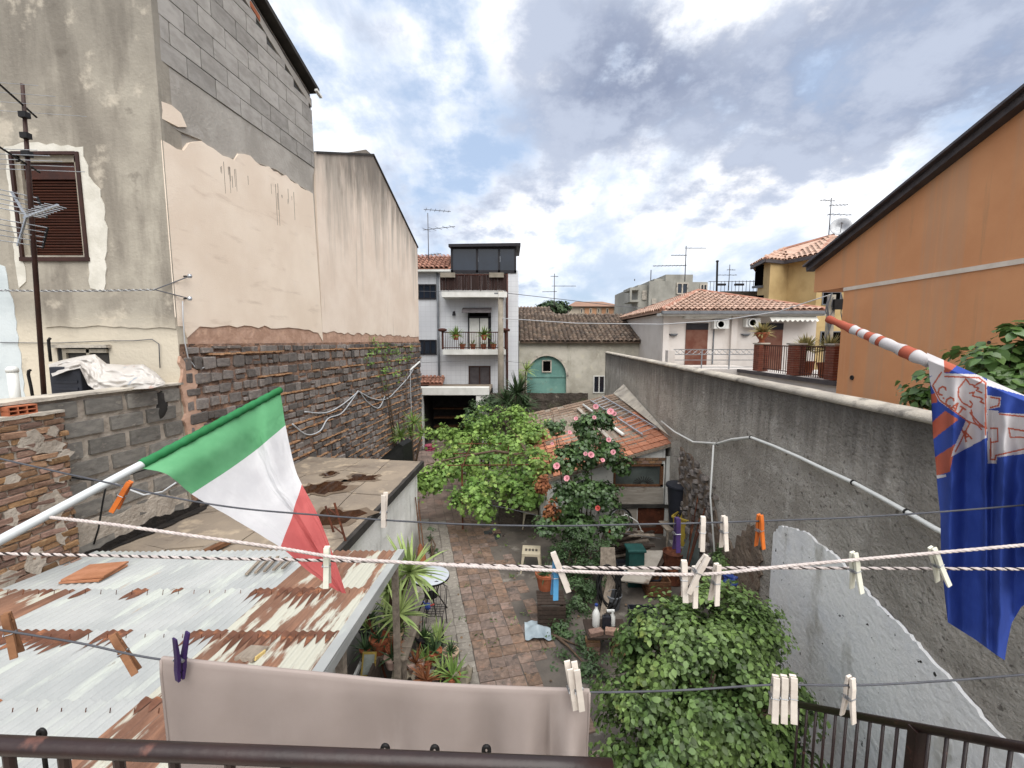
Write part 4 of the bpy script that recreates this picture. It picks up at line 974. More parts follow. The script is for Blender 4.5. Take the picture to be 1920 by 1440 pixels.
    MB().lathe(c, [(.14, 0), (.08, .06), (.1, .12), (.24, .32), (.26, .38), (.2, .38)], 16).build('urn', M['terracotta'], t, smooth=True)
    b = MB(); rosette(b, c+V((0, 0, .36)), 90, .5, .08, .7, seed=4); b.build('foliage', M['dry_leaf'], t)
    for i, (px, py, Y, k) in enumerate(((1488, 645, 14.2, 150), (1520, 648, 13.2, 90))):
        c = at(px, py, Y); c = V((tx+.45, c.y, zf)); t = thing('terrace_shrub', ('pale dry pot shrub behind the middle brick post', 'smaller pale dry pot shrub near the right brick post')[i], 'plant', tuple(c), 'dry shrubs on the terrace')
        MB().lathe(c, [(.2, 0), (.27, .4), (.29, .45), (.22, .45)], 14).build('pot', M['terracotta'], t)
        b = MB(); rosette(b, c+V((0, 0, .85)), k, .55, .06, .5, seed=14+i); b.tube([c+V((0, 0, .4)), c+V((0, 0, .9))], .03, 6); b.build('foliage', M['dry_leaf'], t)
    c = V((tx+.55, 13.1, zf)); t = thing('terrace_flower_pot', 'round terracotta pot behind the terrace railing bars', 'pot', tuple(c)); MB().lathe(c, [(.2, 0), (.29, .4), (.31, .46), (.24, .46)], 16).build('pot', M['terracotta'], t, smooth=True)
    b = MB(); rosette(b, c+V((0, 0, .44)), 24, .3, .05, .5, seed=33); b.build('foliage', M['dry_leaf'], t)
dm('dry_leaf', '#a39467', '#7f7a4c', sc=5, rough=.7, bump=0, isl=.3, trans=.15)
bungalow()

def yellow_building():
    root = thing('yellow_house', 'tall ochre yellow house with faceted red tiled roof', 'building', (19, 30, 0))
    fp = [at(1419, 560, 30), at(1441, 560, 27.6), at(1474, 560, 28.2), at(1530, 560, 26.4), at(1640, 560, 26.4), at(1640, 560, 36), at(1440, 560, 36)]
    ze = 9.85; MB().prism([V((p.x, p.y, 0)) for p in fp], (0, 0, ze)).build('wall', M['yellow_wall'], root)
    c = sum(fp, V((0, 0, 0)))/len(fp)
    ev = [V((c.x+(p.x-c.x)*1.09-.2, c.y+(p.y-c.y)*1.14, ze)) for p in fp]; ap = at(1562, 441, 30.5); ap1 = at(1470, 467, 30.2)
    for i, (a, b_) in enumerate(zip(ev, ev[1:]+ev[:1])):
        top = ap1 if i in (0,) else ap
        pts = [a, b_, ap] if i not in (0, 1) else ([a, b_, ap1] if i == 0 else [a, b_, ap, ap1])
        if i == 1:
            pts = [a, b_, ap1]; 
        tb, bb = roof_face(pts, .33, .42, .01, seed=40+i); rf = bb.build('roof', M['roof_new'], root)
        if i in (0, 1, 2, 3): stuff(tb.build('roof_tiles', M['roof_new'], rf, smooth=True))
    b = MB().add([ev[2], ap, ap1], [[0, 1, 2]]); b.add([ev[0], ev[-1], ap1, ap], [[0, 1, 3, 2]]); b.build('roof_infill', M['roof_new'], root)
    hp = MB()
    for i in (1, 2, 3): hp.tube([ev[i], ap if i != 1 else ap1], .12, 6)
    hp.tube([ap1, ap], .12, 6); hp.build('hip_ridge', M['roof_red'], root)
    ed = MB()
    for a, b_ in zip(ev[:4], ev[1:5]): ed.beam(a-V((0, 0, .1)), b_-V((0, 0, .1)), .12, .2)
    ed.build('eave', M['fascia'], root)
    W = Frame(fp[0], fp[1]-fp[0], V(((fp[1]-fp[0]).y, -(fp[1]-fp[0]).x, 0))); W.o.z = 0
    for y0, y1 in ((497, 529), (552, 566)):
        a, z1 = W.pix(1425, y0); c_, z0 = W.pix(1438, y1)
        w_ = MB().fbox(W, a, c_, z0, z1, 0, .03).build('window', M['black_void'], root); MB().fbox(W, a-.15, c_+.1, z0-.15, z0, 0, .15).build('sill', M['soffit'], w_)
    W = FY(26.4)
    for (x0, y0, x1, y1) in ((1541, 547, 1576, 572), (1537, 621, 1580, 652)):
        pane_window(W, x0, y0, x1, y1, root, M['soffit'], M['black_void'], 2, .05)
    b_ = V(ap); t = antenna('rooftop_aerial', 'thin aerial above the yellow house roof', b_+V((-.3, 0, -.1)), 2.6, ((2.4, (1, .2), .9, .3, 3, .5), (2.1, (1, -.1), .1, 1.1, 5, .5), (1.5, (1, .1), .2, 1.6, 4, .6)), M['wire'], .03)
    c = b_+V((.25, -.3, .4)); t = thing('satellite_dish', 'grey satellite dish on the ridge of the yellow house', 'dish', tuple(c))
    MB().lathe(c, [(.0, .0), (.3, .05), (.5, .14), (.62, .26), (.6, .27), (.3, .08), (.0, .03)], 20, (-.5, -.8, .25)).build('reflector', M['silver'], t, smooth=True)
    MB().tube([c, c+V((0, .1, -.6))], .04, 6).build('mount', M['wire'], t); d = V((-.5, -.8, .25)).normalized(); MB().tube([c+V((0, 0, -.5)), c+d*.75], .02, 5).build('arm', M['wire'], t); MB().ball(c+d*.75, .07, 8, 6).build('receiver', M['soffit'], t)
yellow_building()

def distant():
    Y = 50; F = FY(Y); t = thing('concrete_apartment_block', 'grey concrete apartment block rising behind the bungalow roof', 'building', (16, 55, 0))
    for i, (x0, y0, x1, dy) in enumerate(((1216, 527, 1264, 0), (1198, 533, 1216, .6), (1262, 527, 1331, .8), (1236, 518, 1256, 2), (1255, 511, 1308, 1.5))):
        a, c, z0, z1 = rectpix(F, x0, y0, x1, 620); MB().box((a, Y+dy, 0), (c-.01*i, Y+12-i*.1, z1)).build('wall', M['grey_block'], t)
    for (x0, y0, x1, y1) in ((1268, 530, 1290, 552), (1204, 545, 1212, 562), (1222, 560, 1230, 570), (1312, 532, 1326, 548)):
        pane_window(FY(Y+.55 if x0 < 1215 else Y-.02 if x0 < 1262 else Y+.78), x0, y0, x1, y1, t, M['coping'], M['dark_glass'], 2, .1, th=.15)
    a, c, z0, z1 = rectpix(F, 1181, 562, 1199, 566); b = MB().box((a, Y, z0), (c, Y+3, z1)); b.box((a, Y, z1+1.1), (c, Y+3, z1+1.4)); b.box((a, Y, z1), (a+.2, Y+.2, z1+1.1)); b.build('balcony', M['grey_block'], t)
    for (px, y0) in ((1247, 545), (1204, 528), (1236, 510)): p = F.pix(px, 520); MB().tube([(p[0], Y+3, p[1]), (p[0], Y+3, F.pix(px, y0-12)[1])], .06, 5).build('roof_mast', M['wire'], t)
    antenna('roof_aerial', 'tall aerial with long horizontal boom behind the bungalow', at(1284, 528, 44), 3.5, ((3.3, (1, 0), .1, 2.0, 2, .4), (2.6, (-1, 0), .1, 1.5, 5, .5), (1.6, (-1, .1), .1, 3.2, 9, .9)), M['wire'], .05)
    t = thing('orange_villa', 'distant orange villa with low hipped roof', 'building', (10, 67, 0)); Y = 65; F = FY(Y)
    a, c, z0, z1 = rectpix(F, 1066, 575, 1166, 640); MB().box((a, Y, 0), (c, Y+8, z1)).build('wall', M['villa_trim'], t)
    for x0, x1 in ((1096, 1118), (1128, 1150)): l_, r_, q0, q1 = rectpix(F, x0, 577, x1, 600); MB().box((l_, Y-.1, q0), (r_, Y, q1)).build('orange_panel', M['villa_wall'], t)
    for x0 in (1088, 1105, 1120, 1136, 1156): pane_window(FY(Y-.11), x0, 578, x0+5, 588, t, M['villa_trim'], M['dark_glass'], 1, .1, th=.12)
    e = [V((F.pix(1062, 574)[0], Y-.6, z1)), V((F.pix(1170, 574)[0], Y-.6, z1)), V((F.pix(1170, 574)[0], Y+8.6, z1)), V((F.pix(1062, 574)[0], Y+8.6, z1))]
    r0, r1 = V((F.pix(1086, 560)[0], Y+4, F.pix(1086, 561)[1])), V((F.pix(1140, 560)[0], Y+4, F.pix(1140, 561)[1]))
    MB().add(e+[r0, r1], [[0, 1, 5, 4], [1, 2, 5], [2, 3, 4, 5], [3, 0, 4]]).build('roof', M['roof_old2'], t)
    antenna('street_aerial', 'thin aerial standing left of the orange villa', at(1039, 575, 32), at(1039, 513, 32).z-at(1039, 575, 32).z, ((1.5, (1, 0), .2, 1.6, 3, .5), (1.1, (-1, .2), .2, .9, 4, .5), (2.2, (1, .3), .3, .3, 4, .3)), M['wire'], .03)
    p = at(1345, 545, 30); t = thing('chimney_post', 'black metal flue post behind the bungalow roof', 'post', tuple(p)); MB().tube([p-V((0, 0, 2)), at(1345, 491, 30)], .07, 8).build('shaft', M['black_metal'], t); MB().lathe(at(1345, 491, 30), [(.1, 0), (.1, .08), (0, .12)], 8).build('cap', M['black_metal'], t)
    t = antenna('small_aerial', 'small aerial on the low brown roof beside the flue post', at(1366, 545, 34), 2.0, ((1.2, (-1, 0), .6, 1.0, 4, .5), (1.6, (1, .2), .2, .5, 3, .4)), M['wire'], .03)
    t = thing('roof_terrace_house', 'low brown house with wire mesh roof railing beside the yellow house', 'building', (17, 36, 0)); Y = 34; F = FY(Y)
    a, c, z0, z1 = rectpix(F, 1350, 546, 1420, 620); MB().box((a, Y, 0), (c, Y+6, z1)).build('wall', M['earth_wall'], t)
    r = MB().beam((a-1, Y, z1+.75), (c, Y, z1+.75), .04, .04).build('railing', M['wire'], t); bars((a-1, Y, z1-.1), (c, Y, z1), .85, 14, .02, M['wire'], r)
    for px in (1352, 1386): p = F.pix(px, 533); MB().box((p[0]-.35, Y-.1, p[1]-.1), (p[0]+.35, Y+.1, p[1]+.05)).build('railing_lamp', M['dark_frame'], r)
dm('roof_old2', '#8a6b58', '#7d6050', sc=.4, bump=.1)
distant()

def orange_building():
    OB = Frame((8.3, 0, 0), (.03, 1, 0), (-1, .03, 0)); q = OB.pix
    root = thing('orange_house', 'big plain orange rendered house wall with dark sloping roof edge', 'building', (11, 7, 0))
    a = q(1575, 640)[0]; f = q(1529, 503); r = q(1919, 200); sl = (r[1]-f[1])/(r[0]-f[0])
    zu = q(1552, 544)[1]; end = -1.5
    top = lambda u: f[1]+(u-f[0])*sl
    MB().plate(OB, [(end, 0), (a, 0), (a, zu), (end, zu)], -6, 0).build('lower_wall', M['orange_wall'], root)
    MB().plate(OB, [(end, zu+.002), (f[0], zu+.002), (f[0], top(f[0])-.05), (end, top(end)-.05)], -6, -.0).build('upper_wall', M['orange_wall'], root)
    b0, b1 = q(1575, 544), q(1919, 489); zb = (b0[1]+b1[1])/2
    MB().fbox(OB, end, a, zb-.045, zb+.045, 0, .02).build('white_band', M['white_band'], root)
    fb = MB(); d = OB.u+V((0, 0, sl)); p0, p1 = OB.p(f[0]+.12, top(f[0]+.12)+.02, .08), OB.p(end, top(end)+.02, .08)
    fb.beam(p0, p1, .22, .13, up=(0, 0, 1)); fb.build('roof_fascia', M['fascia'], root, bevel=.01); MB().beam(p0+OB.n*.08+V((0, 0, .095)), p1+OB.n*.08+V((0, 0, .095)), .28, .06).build('roof_edge', mat('zinc', '#4b4649', '#3f3b3e', sc=3, rough=.45), root, bevel=.01)
    p = q(1598, 708); MB().lathe(OB.p(p[0], p[1], .0), [(.06, 0), (.06, .02), (.04, .02), (.035, .004), (0, .004)], 14, OB.n).build('vent', M['dark_edge'], root)
    p = q(1855, 642); MB().lathe(OB.p(p[0], p[1], .0), [(.03, 0), (.03, .015), (0, .015)], 10, OB.n).build('vent', M['dark_edge'], root)
    t = thing('cable_post', 'dark utility post with tangled cables between yellow and orange houses', 'pole', (at(1553, 640, 15.2).x, 15.2, 0)); c = at(1553, 640, 15.2)
    MB().tube([(c.x, c.y, 0), (c.x, c.y, at(1553, 553, 15.2).z)], .13, 10).build('shaft', M['pole_concrete'], t, smooth=True)
    b = MB(); rd = random.Random(4)
    for k in range(7):
        pts = [V((c.x+rd.uniform(-.25, .3), c.y-.15, at(1553, 552, 15.2).z-rd.uniform(0, .15)))]
        for j in range(5): pts.append(pts[-1]+V((rd.uniform(-.12, .12), 0, -rd.uniform(.1, .45))))
        b.tube(pts, .015, 5)
    stuff(b.build('cable_tangle', M['wire'], t)); MB().box((c.x-.05, c.y-.25, at(1553, 562, 15.2).z-.35), (c.x+.35, c.y-.13, at(1553, 562, 15.2).z)).build('cable_box', M['black_metal'], t)
orange_building()
# ================================================================== right boundary wall
def right_wall():
    root = thing('concrete_wall', 'long rough grey rendered wall on the right with pale painted foot', 'wall', tuple(RW.p(8, 0)))
    zt = 4.16; u0, u1 = -1.5, 21.9
    MB().plate(RW, [(u0, 0), (u1, 0), (u1, zt-.002), (u0, zt-.002)], -.24, -.03).build('core', M['grey_wall'], root)
    def f(u, v):
        a = u0+(u1-u0)*u**1.6; z = zt*v
        return RW.p(a, z, .012*MN.noise(V((a*2.1, z*2.4, 3)))+.008*MN.noise(V((a*7, z*8, 1)))+.006*MN.noise(V((a*21, z*23, 6))))
    MB().grid(f, 420, 110).build('render_face', M['grey_wall'], root, smooth=True)
    cp = MB()
    def g(u, v):
        a = u0+(u1-u0)*u**1.6; o = [(-.26, 0), (-.26, .05), (-.1, .075), (.025, .05), (.035, 0.), (.0, -.012)][int(round(v*5))]
        return RW.p(a, zt+o[1]+.008*MN.noise(V((a*4, v*3, 2))), o[0]+.01*MN.noise(V((a*5, v, 9))))
    cp.grid(g, 260, 5); cp.build('coping', M['coping'], root, smooth=True)
    # pale blue-white paint on old plaster along the foot
    bd = [RW.pix(x, y) for x, y in ((1455, 1000), (1468, 986), (1490, 990), (1540, 1020), (1570, 1040), (1620, 1098), (1660, 1140), (1700, 1178), (1740, 1222), (1790, 1275), (1830, 1320), (1870, 1368))]
    bd = ragged(ragged(bd, .16, .05, 4, closed=False), .035, .014, 8, closed=False)
    out = bd+[(u0, 2.2), (u0, .02), (bd[0][0], .02)]
    MB().plate(RW, out, .005, .035).build('painted_plaster', M['blue_white'], root, label='pale blue white paint peeling on the wall foot')
    # bare earth and rubble where the render has gone
    MB().plate(RW, ragged([(5.62, 0), (5.62, 2.0), (5.85, 2.2), (6.2, 1.95), (6.5, 1.5), (7.0, 1.6), (7.5, 2.1), (8.4, 2.4), (9.3, 2.45), (9.3, 0)], .1, .06, 12), .005, .03).build('bare_rubble', M['earth'], root)
    me = [rough_piece(90+i, .18, .09, M['lava_stone'], 'stone') for i in range(5)]; rd = random.Random(2)
    for k in range(190):
        u = rd.uniform(7.2, 9.2); z = rd.uniform(.1, 2.3+.06*(u-6.4)); s = rd.uniform(.05, .15)
        e = RW.rot(); e.rotate_axis('Y', rd.uniform(-.5, .5))
        piece('stone', rd.choice(me), root, RW.p(u, z, .02+rd.uniform(-.02, .02)), (s*1.3, .1, s*.8), e)
    pts = []
    for x, y in ((1240, 790), (1265, 810), (1300, 829), (1345, 832), (1372, 824), (1408, 820), (1450, 836), (1500, 858), (1550, 882), (1600, 905), (1650, 932), (1700, 960), (1755, 992), (1830, 1030), (1915, 1075)):
        u, z = RW.pix(x, y, .05); pts.append(RW.p(u, z, .05))
    c = thing('wall_cable', 'thick white cable sagging along the grey wall', 'cable', tuple(pts[7]))
    MB().tube(pts, .021, 8).build('cable', M['white_plastic'], c, smooth=True)
    cl = MB()
    for k in (3, 5, 9, 11): cl.lathe(pts[k], [(.03, -.012), (.03, .012)], 8, RW.u); 
    for k in (3, 5, 9, 11): MB().lathe(pts[k], [(.028, -.008), (.028, .008)], 8, pts[k+1]-pts[k]).build('clip', M['black_metal'], c)
    a = RW.pix(1338, 834, .07); b_ = RW.pix(1346, 1045, .07)
    c = thing('hanging_pipe', 'thin pale pipe hanging straight down the grey wall', 'pipe', tuple(RW.p(a[0], b_[1], .07)))
    MB().tube([RW.p(a[0], a[1], .07), RW.p(a[0]-.02, (a[1]+b_[1])/2, .09), RW.p(b_[0], b_[1], .12)], .016, 8).build('pipe', M['white_plastic'], c, smooth=True)
right_wall()

# ================================================================== tiled shed
dm('tile_shed', '#b3795e', '#a06a50', sc=5, bump=.3, rnd=.2, layers=(('n', '#b98b73', 4, .55, .7), ('n', '#6a5245', 3, .6, .72)))
dm('tile_shed_old', '#85705f', '#6a5a4d', sc=4, bump=.5, rnd=.22, layers=(('n', '#a59684', 4, .54, .7), ('n', '#9c6a52', 3, .6, .72), ('n', '#4a4139', 5, .6, .7)))
dm('shed_glass', '#59605d', '#454b49', sc=1.5, rough=.12, spec=.5, bump=0)
dm('wood_white', '#a39c92', '#8f887e', sc=2.5, bump=.4, stretch=(1, 1, 8), layers=(('n', '#6b5c50', 3, .58, .72),))
def tiled_shed():
    NR, NL, FR, FL = at(1264, 829, 10), at(1000, 905, 10), at(1150, 738, 16.2), at(985, 776, 16.2)
    root = thing('tiled_shed', 'small shed with red tiled roof and framed window against the grey wall', 'shed', (2.2, 12, 0))
    def bil(s, t): return (NL*(1-s)+NR*s)*(1-t)+(FL*(1-s)+FR*s)*t
    n = (NR-NL).cross(FL-NL).normalized()
    if n.z < 0: n = -n
    MB().prism([NL-n*.03, NR-n*.03, FR-n*.03, FL-n*.03], n*-.05).build('roof_deck', M['wood_grey'], root)
    # interlocking tile: shallow pan with side roll
    prof = [(-.5, .0), (-.46, .16), (-.38, .2), (-.3, .05), (-.05, .04), (0, .1), (.05, .04), (.34, .04), (.42, .0), (.5, .0)]
    def tile_me(m):
        b = MB(); k = len(prof); vs = []
        for v_, lift in ((-.5, .35), (.56, .0)):
            vs += [(x, v_, (z+lift)) for x, z in prof]
        vs += [(x, -.5, z+.35-.16) for x, z in prof]
        fs = [[i, i+1, k+i+1, k+i] for i in range(k-1)]+[[2*k+i, 2*k+i+1, i+1, i] for i in range(k-1)]
        me = bpy.data.meshes.new('roof_tile'); me.from_pydata(vs, [], fs); me.materials.append(m); return me
    mn, mo = tile_me(M['tile_shed']), tile_me(M['tile_shed_old'])
    nu, nv = 14, 19; u = (NR-NL).normalized(); v = n.cross(u).normalized(); v = v if v.y > 0 else -v
    tw = (NR-NL).length/nu; tl = (FR-NR).length/nv; eu = Matrix((u, v, n)).transposed().to_euler(); rd = random.Random(6)
    for j in range(nv):
        for i in range(nu):
            if j > 12 and rd.random() < .04: continue
            c = bil((i+.5)/nu, (j+.5)/nv)+n*(-.028+rd.uniform(0, .008)); old = j > 10+1.2*math.sin(i*.9) or rd.random() < .06
            e = eu.copy(); e.rotate_axis('Z', rd.uniform(-.03, .03) if not old else rd.uniform(-.09, .09))
            piece('roof_tile', mo if old else mn, root, c, (tw*1.0, tl*1.0, .085), e)
    # grey cement fillet up to the wall
    MB().add([NR+n*.02, FR+n*.02, RW.p(16.4, FR.z+.35, .02), RW.p(10.0, NR.z+.12, .02)], [[0, 1, 2, 3]]).build('cement_fillet', M['coping'], root)
    ed = MB(); ed.beam(NL-n*.05, NR-n*.05, .05, .07); ed.build('eave_board', M['wood_grey'], root)
    F = FY(10.12); q = F.pix
    zl = lambda x: NL.z+(x-NL.x)/(NR.x-NL.x)*(NR.z-NL.z)-.12
    x0, x1 = .7, 3.72; wx0, wx1, wz0, wz1 = rectpix(F, 1150, 870, 1243, 912)
    b = MB(); b.plate(F, [(x0, 0), (x1, 0), (x1, wz0), (x0, wz0)], -.12, 0); b.plate(F, [(x0, wz0+.001), (wx0, wz0+.001), (wx0, zl(wx0)), (x0, zl(x0))], -.12, 0); b.plate(F, [(wx1, wz0+.001), (x1, wz0+.001), (x1, zl(x1)), (wx1, zl(wx1))], -.12, 0); b.plate(F, [(wx0+.001, wz1), (wx1-.001, wz1), (wx1-.001, zl(wx1)), (wx0+.001, zl(wx0))], -.12, 0)
    b.build('front_wall', M['whitewash'], root)
    MB().box((x0, 10.3, 0), (x0+.12, 16.2, 1.4)).build('side_wall', M['whitewash'], root)
    wn = MB()
    for A in ((wx0, wx0+.05, wz0, wz1), (wx1-.07, wx1, wz0, wz1), (wx0, wx1, wz1-.05, wz1), (wx0, wx1, wz0, wz0+.05)): wn.fbox(F, *A, -.06, .03)
    wn = wn.build('window', M['wood_brown'], root); MB().fbox(F, wx0+.04, wx1-.06, wz0+.04, wz1-.04, -.05, -.03).build('pane', M['shed_glass'], wn)
    orn = MB(); cc = (wx0+(wx1-wx0)*.62, wz0+.05)
    for k in range(13):
        a = math.pi*k/12; d = (math.cos(a), math.sin(a)); p0 = F.p(cc[0]+d[0]*.08, cc[1]+d[1]*.06, -.02); p1 = F.p(cc[0]+d[0]*.26, cc[1]+d[1]*.2, -.02); orn.tube([p0, p1], .009, 5)
    orn.build('sunburst_grille', M['dark_edge'], wn)
    me = [rough_piece(110+i, .06, .03, M['old_brick'], 'brick') for i in range(4)]
    for k in range(7):
        for r in range(2):
            c = F.p(wx0+.1+k*.165+(.08 if r else 0), wz1+.05+r*.075, .01)
            if c.z+.05 < zl(c.x): piece('brick', me[(k+r) % 4], root, c, (.155, .06, .062), (0, 0, 0))
    for i, (a0, b0, a1, b1, m, th) in enumerate(((1150, 914, 1243, 944, 'wood_white', .03), (1195, 950, 1250, 1012, 'rust', .025), (1150, 950, 1193, 1010, 'wood_white', .02))):
        X0, X1, z0, z1 = rectpix(F, a0, b0, a1, b1); MB().fbox(F, X0, X1, max(z0, .05), z1, .003, th).build('wall_panel', M[m], root)
    X0, X1, z0, z1 = rectpix(F, 1150, 944, 1256, 950); MB().fbox(F, X0, X1, z0, z1, .0, .09).build('shelf_rail', M['dark_edge'], root)
    X0, X1, z0, z1 = rectpix(F, 1246, 855, 1258, 1000); MB().fbox(F, X0, X1, 0, z1, .003, .06).build('door_post', M['white_paint'], root)
    # rusty steel beam
    c = at(1277, 850, 9.6); t = thing('rusty_steel_beam', 'upright rusty steel beam at the shed corner', 'beam', (c.x, c.y, 0)); zt = at(1277, 788, 9.6).z
    b = MB(); b.box((c.x-.1, c.y-.07, 0), (c.x-.07, c.y+.07, zt)); b.box((c.x+.07, c.y-.07, 0), (c.x+.1, c.y+.07, zt-.02)); b.box((c.x-.07, c.y-.012, 0), (c.x+.07, c.y+.012, zt-.01)); b.build('section', M['rust'], t)
    # aluminium ladder and beams lying on the roof
    def on(s, t_, h=.06): return bil(s, t_)+n*h
    t = thing('roof_ladder', 'white aluminium ladder lying flat on the shed roof', 'ladder', tuple(on(.9, .4)))
    a0, a1, b0, b1 = on(.86, .14), on(.99, .16), on(.72, .92), on(.86, .95)
    MB().beam(a0, b0, .03, .06, n).build('rail', M['alu'], t); MB().beam(a1, b1, .03, .06, n).build('rail', M['alu'], t)
    for k in range(13):
        s = (k+.5)/13; MB().tube([a0+(b0-a0)*s, a1+(b1-a1)*s], .014, 6).build('rung', M['alu'], t)
    t = thing('roof_pipe', 'grey white plastic pipe lying along the shed roof', 'pipe', tuple(on(.75, .3))); p0, p1 = on(.74, .2, .08), on(.62, .85, .08)
    MB().tube([p0, p1], .045, 10).build('pipe', M['white_plastic'], t, smooth=True)
    t = thing('roof_timber', 'long squared white timber lying beside the roof pipe', 'timber', tuple(on(.68, .3))); MB().beam(on(.64, .12, .07), on(.55, .8, .07), .1, .08, n).build('timber', M['wood_white'], t, bevel=.006)
tiled_shed()
# ================================================================== foliage
def leaf_cloud(pts, nrm, size, w=.45, lobed=False, seed=0, jit=.45, droop=0.):
    r = np.random.default_rng(seed); n = len(pts); nrm = nrm/np.linalg.norm(nrm, axis=1, keepdims=True)
    rv = r.normal(size=(n, 3)); rv[:, 2] -= droop; t = rv-nrm*(rv*nrm).sum(1, keepdims=True); t /= np.linalg.norm(t, axis=1, keepdims=True)+1e-9
    s = np.cross(nrm, t); L = (size*(1+jit*r.uniform(-1, 1, n)))[:, None]
    if lobed:
        prof = [(0, .05), (.34, -.06), (.30, .22), (.56, .36), (.30, .52), (.34, .78), (.12, .74), (0, 1.0), (-.12, .74), (-.34, .78), (-.30, .52), (-.56, .36), (-.30, .22), (-.34, -.06)]
        cup = .12
    else:
        prof = [(0, 0), (w*.75, .28), (w*.8, .6), (0, 1.), (-w*.8, .6), (-w*.75, .28)]; cup = .22
    k = len(prof); V_ = np.empty((n, k+1, 3))
    V_[:, 0] = pts+t*L*.45
    for i, (x, y) in enumerate(prof): V_[:, i+1] = pts+s*(x*L)+t*(y*L)+nrm*(abs(x)*cup*L)-nrm*(.18*y*y*L)
    idx = np.arange(n)[:, None, None]*(k+1); f = np.array([[0, i+1, (i+1) % k+1] for i in range(k)])[None]+idx
    return V_.reshape(-1, 3), f.reshape(-1, 3)
def np_mesh(name, chunks, m, parent):
    off = woff(parent) if parent is not None else V((0, 0, 0)); vs = []; fs = []; o = 0
    for v, f in chunks: vs.append(v); fs.append(f+o); o += len(v)
    v = np.concatenate(vs)-np.array(off); f = np.concatenate(fs); me = bpy.data.meshes.new(name)
    me.vertices.add(len(v)); me.vertices.foreach_set('co', v.astype(np.float32).ravel())
    me.loops.add(f.size); me.loops.foreach_set('vertex_index', f.astype(np.int32).ravel())
    me.polygons.add(len(f)); me.polygons.foreach_set('loop_start', np.arange(0, f.size, 3, dtype=np.int32))
    me.polygons.foreach_set('use_smooth', np.ones(len(f), dtype=bool))
    me.materials.append(m); me.update(); me.validate(); return link(name, me, parent)
def clump_pts(c, rad, nsub, per, sub_r, seed, shell=.75, flat=.6):
    """leaf positions in sub-clumps spread over an ellipsoid"""
    r = np.random.default_rng(seed); c = np.array(c); rad = np.array(rad if hasattr(rad, '__len__') else (rad,)*3)
    d = r.normal(size=(nsub, 3)); d /= np.linalg.norm(d, axis=1, keepdims=True); k = r.uniform(shell, 1.08, nsub)**.7
    sc = c+d*rad*k[:, None]
    e = r.normal(size=(nsub, per, 3)); e /= np.linalg.norm(e, axis=2, keepdims=True); e *= (r.uniform(0, 1, (nsub, per))**.45)[..., None]*sub_r*r.uniform(.6, 1.25, (nsub, 1, 1)); 
    p = (sc[:, None]+e*np.array([1, 1, flat])).reshape(-1, 3)
    nr = (e/sub_r*.8+(d*.7)[:, None]+np.array([0, 0, .75])+r.normal(size=e.shape)*.35).reshape(-1, 3)
    return p, nr
dm('leaf_bush', '#485f33', '#6b8247', sc=1.6, rough=.45, spec=.4, bump=0, isl=.5, trans=.2, layers=(('n', '#8f9a52', 2.2, .6, .72),))
dm('leaf_vine', '#84a052', '#648443', sc=1.1, rough=.5, bump=0, isl=.32, trans=.35, layers=(('n', '#adbf6b', 2.4, .55, .7),))
dm('leaf_rose', '#39502f', '#4d653a', sc=3, rough=.4, spec=.45, bump=0, isl=.35, trans=.18)
dm('leaf_dark', '#33462c', '#435836', sc=3, rough=.5, bump=0, isl=.35, trans=.12)
dm('leaf_laurel', '#4d6a33', '#66824a', sc=2, rough=.35, spec=.5, bump=0, isl=.3, trans=.2)
dm('leaf_dead', '#7a4b33', '#93623f', sc=5, rough=.8, bump=0, isl=.3, trans=.1)
dm('leaf_far', '#3c4f30', '#2f4128', sc=2, rough=.6, bump=0, isl=.3, trans=.1)
dm('bark', '#5a4a3c', '#473a2f', sc=4, bump=.6, bs=18, stretch=(6, 6, 1))
dm('petal', '#dfa3ab', '#d18a95', sc=12, rough=.6, bump=0, trans=.25, rnd=.12)
dm('petal_red', '#c4564f', '#b3443f', sc=12, rough=.6, bump=0, trans=.2)
dm('yucca', '#7f9457', '#9aaa6b', sc=5, rough=.45, bump=0, isl=.22, trans=.12)

def bush():
    c = at(1315, 1290, 4.0); t = thing('leafy_bush', 'large dense green bush with small glossy leaves below the stair rail', 'bush', (c.x, c.y, 0))
    ch = []; specs = [((0, 0, .05), (.82, .75, .78), 95, 1), ((-.45, -.25, -.35), (.62, .6, .7), 60, 2), ((.48, .1, -.1), (.55, .6, .75), 60, 3), ((.25, .25, .45), (.5, .45, .45), 40, 4), ((.1, -.3, -.6), (.85, .6, .6), 60, 5), ((-.25, .1, .35), (.5, .5, .42), 34, 6), ((.62, .3, .45), (.26, .26, .3), 14, 8), ((-.05, -.5, -.2), (.6, .3, .55), 50, 9)]
    for (o, r, ns, sd) in specs:
        p, n = clump_pts(c+V(o), r, ns, 100, .18, sd); ch.append(leaf_cloud(p, n, .052, .42, seed=sd, droop=.3))
    rr = np.random.default_rng(77)
    np_mesh('crown', ch, M['leaf_bush'], t)
    b = MB(); b.ball(c+V((0, 0, -.15)), (.35, .3, .35), 20, 14, .3); b.build('shade_core', M['leaf_far'], t, smooth=True)  # solid dark ball put in as the shade deep within the crown
    b = MB(); rd = random.Random(3); b.tube([(c.x, c.y, 0), (c.x+.05, c.y, .5), (c.x, c.y, 1.0)], [.09, .07, .05], 8)
    for k in range(16):
        a = rd.uniform(0, 6.28); e = rd.uniform(.3, 1.2); d = V((math.cos(a)*math.cos(e), math.sin(a)*math.cos(e), math.sin(e))); b.tube([(c.x, c.y, .8), V((c.x, c.y, .9))+d*.45, V((c.x, c.y, .95))+d*.95], [.03, .02, .006], 6)
    b.build('trunk', M['bark'], t, smooth=True)
bush()

